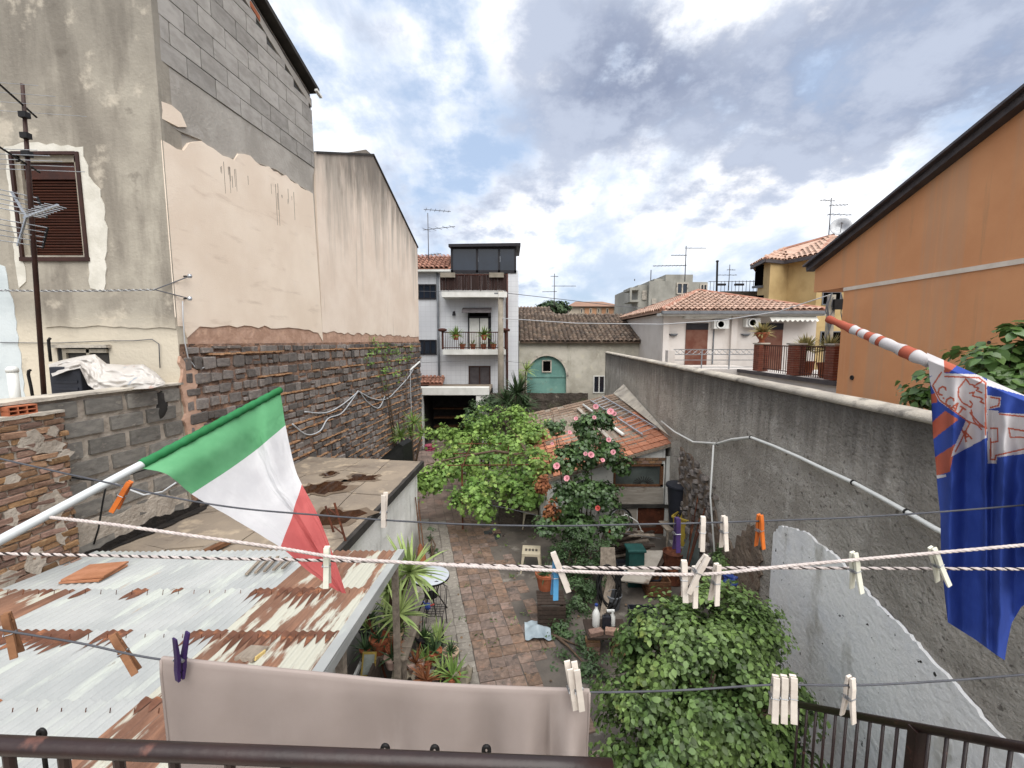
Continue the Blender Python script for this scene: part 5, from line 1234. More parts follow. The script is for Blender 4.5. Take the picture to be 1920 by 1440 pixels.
def vine():
    t = thing('grape_vine', 'bright green grape vine sprawling over a pergola across the courtyard', 'vine', (.1, 11.8, 0))
    cl = [(960, 830, 12.6, 1.0, .8, .38, 46), (905, 862, 11.6, .9, .7, .36, 42), (852, 880, 11.0, .6, .5, .26, 26), (806, 900, 10.7, .45, .4, .2, 18), (780, 905, 10.5, .2, .2, .12, 7), (1003, 880, 10.6, .6, .6, .5, 34), (930, 905, 10.6, .7, .55, .34, 32), (862, 822, 13.2, .65, .5, .3, 22), (828, 815, 13.6, .35, .3, .16, 10),
          (965, 786, 14.2, .7, .6, .36, 26), (1000, 815, 13.0, .5, .5, .4, 22), (900, 800, 13.6, .5, .5, .35, 20), (880, 935, 10.0, .45, .35, .3, 16), (905, 955, 9.6, .2, .2, .3, 8), (840, 850, 12.2, .35, .3, .14, 9), (915, 780, 14.0, .3, .3, .25, 8), (985, 925, 10.0, .4, .35, .4, 16)]
    ch = []
    for i, (px, py, Y, rx, ry, rz, ns) in enumerate(cl):
        p, n = clump_pts(at(px, py, Y), (rx, ry, rz), int(ns*.9), 26, .24, 100+i, .25, .8); ch.append(leaf_cloud(p, n, .1, lobed=True, seed=i, droop=.5))
    rd = random.Random(12)
    for k in range(150):          # shoots that stick out
        px, py, Y, rx, ry, rz, ns = rd.choice(cl); c = at(px, py, Y)+V((rd.uniform(-rx, rx), rd.uniform(-ry, ry), rz*.8)); d = V((rd.uniform(-1, .6), rd.uniform(-1, .5), rd.uniform(-.2, .9))).normalized()
        p = np.array([list(c+d*(.07*j)-V((0, 0, .006*j*j))) for j in range(9)]); n = rng.normal(size=p.shape)*.5+np.array([0, 0, 1]); ch.append(leaf_cloud(p, n, .085, lobed=True, seed=k))
    np_mesh('foliage', ch, M['leaf_vine'], t)
    b = MB(); base = V((.75, 10.9, 0)); b.tube([base, base+V((-.1, .1, .9)), base+V((-.3, .3, 1.7)), base+V((-1.2, .3, 1.85)), base+V((-2.2, .2, 1.7)), base+V((-3.0, 0, 1.55))], [.06, .05, .045, .035, .025, .012], 8); b.tube([base+V((-.3, .3, 1.7)), base+V((-.6, 1.6, 1.95)), base+V((-1.0, 3.0, 2.1))], [.04, .03, .015], 7); b.build('stem', M['bark'], t, smooth=True)
    g = thing('pergola', 'thin rusty iron pergola frame carrying the grape vine', 'pergola', (.2, 11.5, 0))
    zs = 1.72
    for (x, y) in ((-1.25, 10.4), (1.0, 10.2), (-1.0, 13.6), (.9, 13.6)): MB().tube([(x, y, 0), (x, y, zs)], .022, 8).build('post', M['rust'], g)
    for y in (10.3, 11.4, 12.5, 13.6): MB().tube([(-1.6, y, zs), (1.1, y, zs+.02)], .014, 6).build('crossbar', M['rust'], g)
    for x in (-1.2, -.1, .95): MB().tube([(x, 10.1, zs+.03), (x, 13.8, zs+.03)], .014, 6).build('long_bar', M['rust'], g)
    w_ = thing('pergola_wire', 'thin slack wire strung from the pergola towards the rose', 'wire', tuple(at(885, 942, 9.8)))
    pts = [at(885, 940, 9.8), at(960, 955, 9.3), at(1030, 972, 8.9), at(1100, 990, 8.6), at(1240, 1010, 8.4)]; MB().tube(pts, .006, 5).build('wire', M['wire'], w_)
vine()

def rose():
    t = thing('climbing_rose', 'tall climbing rose with pink blooms in front of the tiled shed', 'rose bush', (1.55, 8.9, 0)); ch = []
    cl = [(1105, 800, 9.4, .3, .3, .35, 20), (1135, 785, 9.6, .2, .2, .25, 10), (1090, 850, 9.2, .38, .35, .3, 24), (1140, 845, 9.4, .3, .3, .3, 16), (1060, 860, 9.0, .3, .3, .3, 14), (1100, 920, 9.0, .4, .35, .35, 26), (1060, 930, 8.8, .3, .3, .35, 16), (1135, 930, 9.0, .28, .3, .3, 14), (1085, 985, 8.7, .45, .4, .35, 26), (1150, 985, 8.6, .3, .3, .3, 12), (1040, 800, 9.4, .2, .2, .2, 5), (1165, 870, 9.4, .2, .2, .2, 6), (1020, 985, 8.6, .25, .25, .2, 9)]
    for i, (px, py, Y, rx, ry, rz, ns) in enumerate(cl):
        p, n = clump_pts(at(px, py, Y), (rx, ry, rz), int(ns*1.6), 38, .17, 200+i, .2); ch.append(leaf_cloud(p, n, .075, .5, seed=i, droop=.4))
    np_mesh('foliage', ch, M['leaf_rose'], t)
    p, n = clump_pts(at(1018, 905, 8.7), (.12, .12, .28), 12, 30, .11, 301, .1, 1.); q, m = clump_pts(at(1032, 955, 8.6), (.12, .12, .2), 10, 30, .1, 302, .1, 1.)
    np_mesh('dead_leaves', [leaf_cloud(p, n, .07, .5, seed=5, droop=1.5), leaf_cloud(q, m, .07, .5, seed=6, droop=1.5)], M['leaf_dead'], t)
    b = MB(); rd = random.Random(5)
    for k in range(14):
        px, py, Y, *_ = rd.choice(cl); e = at(px, py, Y); s = V((1.5+rd.uniform(-.15, .15), 8.85+rd.uniform(-.1, .1), 0)); mid = (s+e)/2+V((rd.uniform(-.2, .2), rd.uniform(-.1, .1), .2)); b.tube([s, mid, e, e+(e-mid)*.3], [.016, .012, .008, .004], 6)
    b.build('canes', M['bark'], t, smooth=True)
    # one bloom, copied
    def bloom(name, pos, r, m):
        b = MB(); rd = random.Random(int(pos.x*1000)); r *= .9; Q = V((rd.uniform(-.6, .4), -1, .7)).to_track_quat('Z', 'Y')
        for ring, (rr, n_, el) in enumerate(((.35, 4, 1.15), (.65, 6, .75), (1.0, 7, .3))):
            for k in range(n_):
                a = 2*math.pi*(k+.5*ring)/n_+rd.uniform(-.1, .1); d = Q@V((math.cos(a), math.sin(a), 0)); s = Q@V((-math.sin(a), math.cos(a), 0)); up = Q@V((0, 0, 1))
                o = d*r*rr*.25; tip = d*r*rr*math.cos(el)+up*r*rr*math.sin(el); w_ = r*rr*.55
                b.add([pos+o, pos+(o+tip)*.5-s*w_+up*.15*r, pos+tip-s*w_*.55, pos+tip*1.08+up*-.06*r, pos+tip+s*w_*.55, pos+(o+tip)*.5+s*w_+up*.15*r], [[0, 1, 2, 3, 4, 5]])
        return b.build(name, m, t, smooth=True)
    for k, (px, py, Y, r) in enumerate(((1117, 763, 9.3, .07), (1145, 772, 9.3, .085), (1152, 776, 9.3, .06), (1080, 785, 9.1, .05), (1114, 783, 9.0, .05), (1068, 811, 9.0, .05), (1141, 825, 9.0, .06), (1150, 848, 9.0, .065), (1108, 853, 8.7, .075), (1098, 851, 8.75, .05), (1130, 863, 8.7, .05), (1044, 874, 8.5, .078), (1063, 897, 8.45, .07), (1035, 832, 8.9, .04))):
        bloom('bloom', at(px, py, Y), r, M['petal'])
    for (px, py) in ((1121, 953), (1144, 994)): bloom('bloom', at(px, py, 8.4), .06, M['petal_red'])
rose()

def leafy(name, label, cat, base, cl, leaf, m, per=40, sub=.14, w=.4, seed=500, stem=True, group=None, core=0):
    t = thing(name, label, cat, base, group); ch = []
    for i, (px, py, Y, rx, ry, rz, ns) in enumerate(cl):
        p, n = clump_pts(at(px, py, Y), (rx, ry, rz), ns, per, sub, seed+i, .3); ch.append(leaf_cloud(p, n, leaf, w, seed=seed+i, droop=.3))
    np_mesh('foliage', ch, m, t); b = MB(); rd = random.Random(seed)
    for i in range(6):
        px, py, Y, *_ = cl[i % len(cl)]; e = at(px, py, Y); s = V(base)+V((rd.uniform(-.1, .1), rd.uniform(-.1, .1), 0)); b.tube([s, (s+e)/2+V((rd.uniform(-.1, .1), 0, .05)), e], [.03, .02, .006], 6)
    b.build('stem', M['bark'], t, smooth=True)
    return t
leafy('evergreen_shrub', 'dark fine leaved evergreen shrub below the climbing rose', 'shrub', (1.05, 7.9, 0), [(1080, 1045, 8.0, .42, .35, .35, 34), (1105, 1085, 7.6, .38, .3, .4, 30), (1050, 1030, 8.3, .25, .25, .25, 12), (1085, 1120, 7.3, .35, .3, .35, 26), (1125, 1030, 8.1, .25, .25, .3, 14), (1075, 1010, 8.3, .3, .3, .25, 16)], .045, M['leaf_dark'], 60, .13, .3, 510)
leafy('low_shrub', 'low dark green shrub at the path edge behind the clothes pegs', 'shrub', (.55, 6.6, 0), [(1062, 1180, 6.7, .3, .3, .25, 20), (1045, 1200, 6.5, .25, .25, .2, 14), (1095, 1215, 6.2, .25, .25, .25, 14), (1110, 1260, 5.7, .25, .25, .3, 14), (1040, 1240, 6.0, .2, .2, .2, 8)], .05, M['leaf_dark'], 50, .12, .32, 530)
leafy('laurel_shrub', 'glossy green shrub behind the grey wall against the orange house', 'shrub', (6.2, 5.6, 0), [(1880, 690, 5.6, .55, .5, .35, 26), (1800, 730, 5.8, .5, .5, .25, 20), (1750, 745, 6.0, .25, .3, .15, 8), (1900, 650, 5.5, .35, .4, .25, 12), (1920, 740, 5.2, .6, .5, .4, 22)], .13, M['leaf_laurel'], 26, .22, .4, 550)
leafy('roof_tree', 'dark tree crown showing between the old roofs', 'tree', (at(1036, 600, 36).x, 36, 0), [(1036, 574, 36, 1.2, .9, .5, 40), (1052, 578, 36, .8, .7, .35, 18), (1020, 578, 36, .6, .6, .3, 12)], .22, M['leaf_far'], 30, .4, .45, 570)
leafy('courtyard_weeds', 'wispy weeds growing by the whitewashed shed corner', 'weeds', tuple(ground(815, 1048)), [(812, 1035, 9.3, .12, .1, .25, 10), (822, 1042, 9.2, .15, .1, .12, 9), (808, 1005, 9.4, .05, .05, .25, 5)], .05, M['leaf_dark'], 22, .08, .3, 590)
leafy('garage_shrub', 'dark shrub growing beside the garage on the rubble wall', 'shrub', (at(895, 770, 17.8).x, 17.8, 0), [(895, 770, 17.8, .5, .4, .5, 24), (920, 760, 18, .5, .4, .4, 20), (880, 785, 17.5, .35, .3, .35, 12), (905, 800, 17.2, .4, .3, .35, 12)], .1, M['leaf_dark'], 34, .2, .35, 610)
leafy('wall_creeper', 'thin green creeper climbing the far stone wall', 'creeper', tuple(LW.p(15.5, 0, .1)), [(*pt_, LW.p(LW.pix(*pt_)[0], 0)[1]-.12, .14, .5, .35, 8) for pt_ in ((715, 655), (735, 660), (750, 670), (700, 650), (765, 660), (725, 690), (745, 700), (715, 715), (690, 665))], .07, M['leaf_vine'], 12, .2, .4, 630)
leafy('right_weeds', 'small green weeds at the foot of the grey wall', 'weeds', (3.35, 6.6, 0), [(1358, 1040, 6.9, .12, .12, .2, 8), (1345, 1050, 6.8, .12, .12, .15, 8), (1365, 1060, 6.5, .15, .12, .2, 9)], .06, M['leaf_bush'], 24, .1, .35, 650)

def strap_plant(name, label, cat, base, heads, m, group=None, L=.5, wd=.05, n=46, droop=.8):
    t = thing(name, label, cat, base, group)
    for i, (px, py, Y, s) in enumerate(heads):
        c = at(px, py, Y); b = MB(); rosette(b, c, int(n*s), L*s, wd*s, droop, seed=i+int(px)); b.build('leaf_head', m, t, smooth=True)
        st = MB(); s0 = V(base); mid = (s0+c)/2+V((.05*(i-1), 0, 0)); st.tube([s0+V((.04*i, .03*i, 0)), mid, c], [.05, .04, .035], 8); st.build('stem', M['bark'], t, smooth=True)
    return t
yb = ground(725, 1215)
strap_plant('yucca', 'tall spiky yucca beside the round table', 'plant', tuple(ground(745, 1190)), [(768, 1072, 6.0, 1.0), (728, 1105, 5.9, .85), (748, 1150, 5.6, .8)], M['yucca'], L=.62, wd=.06, n=52)
strap_plant('dracaena', 'branching spiky dracaena in front of the far stone wall', 'plant', (at(768, 840, 14.8).x, 14.8, 0), [(752, 818, 14.8, 1.), (775, 792, 15, 1.), (790, 815, 14.6, .9), (770, 812, 15.2, .8)], M['dracaena'], L=.55, wd=.055, n=44)
strap_plant('dracaena', 'dracaena with dark spiky heads in front of the teal gate', 'plant', (at(968, 800, 17.5).x, 17.5, 0), [(970, 738, 17.6, 1.3), (950, 755, 17.3, 1.1), (985, 760, 17.3, 1.0), (965, 772, 17.0, 1.1)], M['leaf_far'], L=.75, wd=.07, n=60)
strap_plant('dracaena', 'tall thin pale dracaena left of the teal gate', 'plant', (at(985, 735, 22.6).x, 22.6, 0), [(986, 694, 22.6, 1.0), (978, 712, 22.4, .8)], M['yucca'], L=.7, wd=.08, n=40)
# ================================================================== things in the courtyard
dm('table_top', '#b7bcc2', '#a9aeb5', sc=3, rough=.3, spec=.5, bump=.02)
dm('stool_plastic', '#b5ab95', '#a59b86', sc=4, rough=.5, bump=.05)
dm('teal_plastic', '#1f4a46', '#183c39', sc=4, rough=.45, bump=.03)
dm('yellow_plastic', '#a8923f', '#978236', sc=4, rough=.5, bump=.03)
dm('black_rubber', '#141414', '#1c1c1c', sc=8, rough=.6, bump=.1)
dm('sack', '#8d8474', '#777061', sc=5, bump=.5, bs=40, rnd=.15)
dm('tarp', '#b9b4ae', '#a7a29c', sc=2, rough=.35, spec=.5, bump=.2, bs=12, layers=(('n', '#a0857a', 2.5, .62, .66), ('n', '#8e959c', 6, .62, .68)))
dm('pink_plastic', '#a8556a', '#97495d', sc=5, rough=.5)
dm('blue_plastic', '#2c3f7d', '#24356c', sc=5, rough=.45)
dm('gold_frame', '#a08a45', '#8a7436', sc=8, rough=.4, metal=.4)
dm('picture', '#8a8f88', '#6f746e', sc=6, rough=.3)
dm('pale_sheet', '#94a0a6', '#828e95', sc=3, rough=.4)
dm('cast_iron', '#221f22', '#2b272a', sc=6, rough=.6, bump=.1)
dm('ceramic', '#b59d85', '#98806a', sc=6, rough=.5, rnd=.25, hue=.03)
Z = V((0, 0, 1))
def stool(label, c, rz):
    t = thing('plastic_stool', label, 'stool', (0, 0, 0), 'plastic stools by the vine'); s = .19; h = .44; b = MB()
    b.box((-s, -s, h-.02), (s, -s+.13, h)); b.box((-s, s-.13, h-.02), (s, s, h)); b.box((-s, -s+.131, h-.02), (-s+.06, s-.131, h)); b.box((s-.06, -s+.131, h-.02), (s, s-.131, h))
    for k in (-.07, 0, .07): b.box((k-.012, -s+.131, h-.019), (k+.012, s-.131, h-.001))
    for y in (-s, s-.012): b.box((-s+.0, y+.0005, h-.06), (s, y+.0115, h-.021))
    for x in (-s, s-.012): b.box((x+.0005, -s+.013, h-.06), (x+.0115, s-.013, h-.021))
    b.build('seat', M['stool_plastic'], t, bevel=.006)
    for x in (-1, 1):
        for y in (-1, 1):
            l_ = MB(); l_.prism([V((x*(s-.002), y*(s-.002), h-.061)), V((x*(s-.06), y*(s-.002), h-.061)), V((x*(s+.008), y*(s+.03), 0)), V((x*(s+.03), y*(s+.03), 0))], V((0, -y*.02, 0))); l_.build('leg', M['stool_plastic'], t)
    t.location = c; t.rotation_euler[2] = rz; return t
stool('beige plastic stool under the edge of the grape vine', ground(993, 985), .1)
stool('beige plastic stool nearer the rose bush and terracotta pot', ground(996, 1068), -.08)

def table():
    c = ground(808, 1079, .72); t = thing('round_table', 'round pale grey table with dark splayed legs beside the yucca', 'table', (c.x, c.y, 0))
    MB().lathe(c, [(.0, -.012), (.3, -.012), (.315, -.004), (.315, .004), (.3, .01), (.02, .01), (.02, -.01)], 40).build('table_top', M['table_top'], t, smooth='angle')
    MB().lathe(c, [(.312, -.03), (.322, -.03), (.322, -.002), (.316, -.002)], 40).build('rim', M['black_metal'], t, smooth='angle')
    for k in range(4):
        a = .5+k*math.pi/2; d = V((math.cos(a), math.sin(a), 0)); MB().tube([c+d*.2-Z*.015, c+d*.1-Z*.35, c+d*.3-Z*.72], .011, 8).build('leg', M['black_metal'], t, smooth=True)
    MB().lathe(c-Z*.36, [(.1, -.01), (.12, -.01), (.12, .01), (.1, .01)], 16).build('brace', M['black_metal'], t)
table()

def ladder_broom():
    a, b_ = at(627, 943, 5.75), V((-1.80, 5.62, .02)); o = at(600, 968, 6.2)-a; o.z = 0
    t = thing('rusty_ladder', 'short rusty iron ladder leaning on the flat roof edge', 'ladder', tuple(b_)); o = o.normalized()*.36
    MB().tube([a, b_], .016, 8).build('rail', M['rust'], t); MB().tube([a+o-Z*.15, b_+o], .016, 8).build('rail', M['rust'], t)
    for k in range(9):
        s = (k+.7)/9.5; p = a+(b_-a)*s; MB().tube([p, p+o], .011, 6).build('rung', M['rust'], t)
    g = ground(791, 1052); top = at(779, 932, 9.35); t = thing('broom', 'old broom leaning upside against the whitewashed wall', 'broom', tuple(g)); d = (top-g).normalized()
    MB().tube([g+d*.3, top], .013, 8).build('handle', M['wood_brown'], t); MB().lathe(g+d*.0, [(.1, 0), (.09, .12), (.06, .26), (.025, .36)], 12, d).build('bristles', M['leaf_dead'], t)
    g2 = ground(797, 1048); t = thing('wooden_stick', 'thin wooden stick standing beside the broom', 'stick', tuple(g2)); MB().tube([g2, at(784, 940, 9.4)], .012, 6).build('stick', M['wood_brown'], t)
ladder_broom()

def pot_plant(label, px, py, r, h, z=0, m='terracotta', name='terracotta_pot', group='pots in the courtyard', foliage=None, n=40, fl=.3):
    c = ground(px, py, z); t = thing(name, label, 'pot', tuple(c), group)
    MB().lathe(c, [(r*.68, 0), (r*.95, h*.84), (r*1.06, h*.84), (r*1.06, h), (r*.92, h), (r*.9, h*.9), (0.001, h*.88)], 20).build('pot', M[m], t, smooth='angle')
    if foliage:
        b = MB(); rosette(b, c+Z*h*.9, n, fl, fl*.13, .8, seed=int(px)); b.build('foliage', foliage, t)
    return t
def clutter_right():
    cr = ground(1036, 1165); t = thing('slatted_crate', 'dark wooden slatted crate under the terracotta pot', 'crate', tuple(cr))
    for k in range(5): MB().box((cr.x-.27, cr.y-.2, .03+k*.075), (cr.x+.2, cr.y-.18, .09+k*.075)).build('slat', M['wood_dark'], t); MB().box((cr.x-.27, cr.y-.175+k*.08, .41), (cr.x+.2, cr.y-.105+k*.08, .43)).build('slat', M['wood_dark'], t)
    for x in (-.25, .16): MB().box((cr.x+x, cr.y-.179, 0), (cr.x+x+.04, cr.y+.2, .405)).build('post', M['wood_dark'], t)
    pot_plant('large terracotta pot beside the evergreen shrub', 1022, 1103, .17, .3, .43, foliage=M['leaf_dark'], n=50, fl=.25)
    # wheel leaning on the shed
    c = at(1163, 968, 9.75); t = thing('bicycle_wheel', 'old bicycle wheel leaning on the shed wall', 'wheel', (c.x, c.y, 0)); c = V((c.x, 9.75, .5)); ax = V((.35, -1, .2)).normalized()
    q = ax.to_track_quat('Z', 'Y'); ring = lambda R_: [c+q@V((math.cos(2*math.pi*k/36)*R_, math.sin(2*math.pi*k/36)*R_, 0)) for k in range(37)]
    MB().tube(ring(.33), .022, 8, False).build('tyre', M['black_rubber'], t, smooth=True); MB().tube(ring(.30), .01, 6, False).build('rim', M['alu'], t, smooth=True); MB().lathe(c, [(.02, -.04), (.02, .04)], 10, ax).build('hub', M['alu'], t)
    for k in range(14):
        a = 2*math.pi*k/14; MB().tube([c, c+q@V((math.cos(a)*.3, math.sin(a)*.3, 0))], .002, 4).build('spoke', M['alu'], t)
    t = thing('bent_hoop', 'pale loop of bent plastic pipe beside the bicycle wheel', 'pipe', tuple(at(1195, 1000, 9.2)))
    pts = [at(x, y, 9.2) for x, y in ((1155, 970), (1175, 965), (1195, 978), (1205, 1000), (1200, 1020), (1180, 1030))]; MB().tube(pts, .012, 8).build('pipe', M['white_plastic'], t, smooth=True)
    # coil of hose
    c = V((1.75, 7.15, .0)); t = thing('hose_coil', 'thick black coil of hose on the courtyard floor', 'hose', tuple(c)); b = MB(); pts = []
    for k in range(220):
        a = k*.2; rr = .3+.05*math.sin(k*.37); pts.append(V((1.72+math.cos(a)*rr*.6, 7.2+math.sin(a)*.08, .42+math.sin(a)*rr))+V((.02*math.sin(k*.11), .05*math.sin(k*.05), 0)))
    b.tube(pts, .016, 6); b.build('hose', M['black_rubber'], t, smooth=True)
    # bins
    c = at(1190, 1060, 8.0); t = thing('teal_bin', 'small dark teal plastic bin with lid', 'bin', (c.x, c.y, 0)); h = at(1190, 1030, 8.0).z
    b = MB(); b.prism([V((c.x-.15, c.y-.13, 0)), V((c.x+.15, c.y-.13, 0)), V((c.x+.15, c.y+.13, 0)), V((c.x-.15, c.y+.13, 0))], (0, 0, h-.001)); b.build('body', M['teal_plastic'], t, bevel=.01); MB().box((c.x-.18, c.y-.16, h), (c.x+.18, c.y+.16, h+.05)).build('lid', M['teal_plastic'], t, bevel=.015)
    c = at(1280, 1020, 8.75); zb = c.z; t0 = thing('block_stand', 'stack of grey concrete blocks under the yellow bin', 'blocks', (c.x, c.y, 0))
    for k in range(4): MB().box((c.x-.24, c.y-.17, k*zb/4+.002), (c.x+.24, c.y+.2, (k+1)*zb/4)).build('block', M['cinder_old'], t0, bevel=.008)
    zt = at(1280, 966, 8.75).z; t = thing('yellow_bin', 'yellow plastic tub below the black bucket', 'bin', tuple(c))
    b = MB(); b.lathe(c, [(.17, 0), (.24, (zt-zb)*.92), (.27, (zt-zb)*.92), (.27, zt-zb), (.24, zt-zb), (.16, .03)], 4); b.build('body', M['yellow_plastic'], t, bevel=.02)
    hd = MB(); hd.tube([c+V((-.24*math.cos(a_), -.16, zt-zb-.02+.2*math.sin(a_))) for a_ in [math.pi*k/12 for k in range(13)]], .01, 6); hd.build('handle', M['black_metal'], t)
    c2 = V((c.x+.03, 9.15, 0)); z1 = at(1284, 966, 9.15).z; z2 = at(1284, 908, 9.15).z
    t = thing('black_bucket', 'tall black plastic bin with lid above the yellow tub', 'bin', (c2.x, c2.y, z1-.25))
    MB().lathe(c2+Z*(z1-.25), [(.17, 0), (.24, z2-z1+.18), (.24, z2-z1+.2)], 20).build('body', M['dark_plastic'], t, smooth='angle'); MB().lathe(c2+Z*(z2-.055), [(.27, 0), (.28, .03), (.27, .06), (.1, .075), (0, .075)], 20).build('lid', M['dark_plastic'], t, smooth='angle')
    t = thing('storage_shelf', 'plain timber shelf carrying the black bucket by the wall', 'shelf', (c2.x, c2.y, 0)); b = MB().box((c2.x-.32, c2.y-.2, z1-.29), (c2.x+.3, c2.y+.28, z1-.251)); b.build('board', M['wood_grey'], t)
    for x in (-.3, .26): MB().box((c2.x+x, c2.y-.19, 0), (c2.x+x+.04, c2.y-.15, z1-.291)).build('leg', M['wood_grey'], t)
    # boards leaning about
    def board(name, label, p, m, th=.025):
        a, b_, c_, d_ = p; n = (b_-a).cross(d_-a).normalized()*th; t = thing(name, label, 'board', tuple(a)); MB().prism(p, n).build('board', M[m], t)
    board('leaning_plank', 'wide grey weathered plank standing by the evergreen shrub', [V((at(1120, 1112, 7.6).x, 7.45, 0)), V((at(1156, 1112, 7.6).x, 7.45, 0)), at(1152, 1026, 7.8), at(1126, 1026, 7.8)], 'wood_grey')
    board('leaning_plank', 'narrow split plank leaning right of the wide grey plank', [V((1.52, 7.0, 0)), V((1.62, 7.0, 0)), at(1154, 1080, 7.4), at(1140, 1075, 7.4)], 'wood_grey')
    board('flat_board', 'flat pale panel lying among the clutter by the teal bin', [V((2.0, 7.5, .35)), V((2.5, 7.4, .35)), at(1246, 1034, 8.3), at(1207, 1034, 8.4)], 'wood_white')
    board('thin_board', 'dark thin board beside the pale panel', [V((2.45, 7.6, .3)), V((2.62, 7.6, .3)), at(1262, 1030, 8.4), at(1248, 1030, 8.4)], 'wood_dark')
    board('glass_sheet', 'grey glass sheet leaning against the wall beside the yellow bin', [V((3.2, 8.0, .3)), V((3.45, 7.5, .3)), RW.p(7.7, 1.0, .08), RW.p(8.2, 1.05, .08)], 'shed_glass', .012)
    board('grey_post', 'flat grey blue plank standing at the foot of the grey wall', [V((at(1336, 1050, 7.4).x, 7.3, .0)), V((at(1346, 1050, 7.4).x, 7.3, 0)), at(1349, 950, 7.7), at(1339, 950, 7.7)], 'soffit')
    c = at(1262, 1055, 8.1); t = thing('rust_drum', 'rust brown metal drum among the clutter', 'drum', (c.x, c.y, 0)); MB().lathe((c.x, c.y, 0), [(.2, 0), (.21, .02), (.2, .04), (.2, .28), (.21, .3), (.2, .32), (.2, .6), (.21, .62), (.18, .62), (.17, .58), (0, .58)], 18).build('body', M['rust'], t, smooth='angle')
    # workbench with bottles
    c = at(1133, 1190, 6.2); t = thing('work_bench', 'low bench of stacked bricks and board carrying cleaning bottles', 'bench', (c.x, c.y, 0)); z = at(1133, 1178, 6.2).z
    MB().box((c.x-.3, c.y-.22, z-.03), (c.x+.34, c.y+.22, z)).build('top', M['wood_dark'], t)
    me = [rough_piece(130+i, .06, .03, M['old_brick'], 'brick') for i in range(3)]
    for s in (-1, 1):
        for k in range(int((z-.04)/.075)): piece('brick', me[k % 3], t, (c.x+s*.2, c.y-.1, .04+k*.075), (.22, .12, .065), (0, 0, .1*((k % 3)-1)))
    k = thing('loose_brick', 'pair of red bricks lying on the front of the low bench', 'brick', (c.x, c.y-.12, z)); piece('brick', me[0], k, (c.x-.16, c.y-.14, z+.035), (.22, .11, .07), (0, 0, .3)); piece('brick', me[1], k, (c.x+.1, c.y-.12, z+.035), (.22, .11, .07), (0, 0, -.2))
    k = thing('bleach_bottle', 'white plastic detergent bottle on the low bench', 'bottle', (c.x-.12, c.y+.06, z)); MB().lathe((c.x-.12, c.y+.06, z), [(.055, 0), (.06, .02), (.06, .2), (.03, .27), (.022, .28), (.022, .33), (0, .33)], 14).build('body', M['white_plastic'], k, smooth='angle'); MB().lathe((c.x-.12, c.y+.06, z+.33), [(.026, 0), (.026, .03), (0, .03)], 10).build('cap', M['blue_plastic'], k)
    k = thing('spray_bottle', 'white spray bottle with blue trigger on the low bench', 'bottle', (c.x+.14, c.y+.08, z)); MB().lathe((c.x+.14, c.y+.08, z), [(.045, 0), (.045, .14), (.018, .19), (.018, .22), (0, .22)], 14).build('body', M['white_plastic'], k, smooth='angle'); MB().box((c.x+.05, c.y+.065, z+.221), (c.x+.17, c.y+.095, z+.25)).build('trigger', M['white_plastic'], k)
    k = thing('tool_case', 'dark grey blue tool case on the low bench', 'case', (c.x+.05, c.y, z)); MB().box((c.x-.03, c.y-.02, z+.001), (c.x+.1, c.y+.05, z+.2)).build('body', M['dark_plastic'], k, bevel=.01); MB().tube([(c.x, c.y, z+.2), (c.x, c.y, z+.24), (c.x+.07, c.y, z+.24), (c.x+.07, c.y, z+.2)], .008, 6).build('handle', M['black_metal'], k)
    k = thing('blue_bundle', 'crumpled dark blue cloth caught on the bush top', 'cloth', tuple(at(1368, 1086, 5.0))); MB().ball(at(1368, 1086, 5.0), (.08, .07, .07), 16, 12, .9).build('cloth', M['blue_plastic'], k)
    b = thing('pale_cover', 'pale blue grey plastic sheet lying at the path edge', 'sheet', tuple(ground(1005, 1185))); g0 = ground(1008, 1190)
    MB().grid(lambda u, v: g0+V(((u-.5)*.42, (v-.5)*.42, .12+.1*MN.noise(V((u*3, v*3, 1)))-.1*abs(u-.5))), 16, 16).build('sheet', M['pale_sheet'], b, smooth=True)
clutter_right()

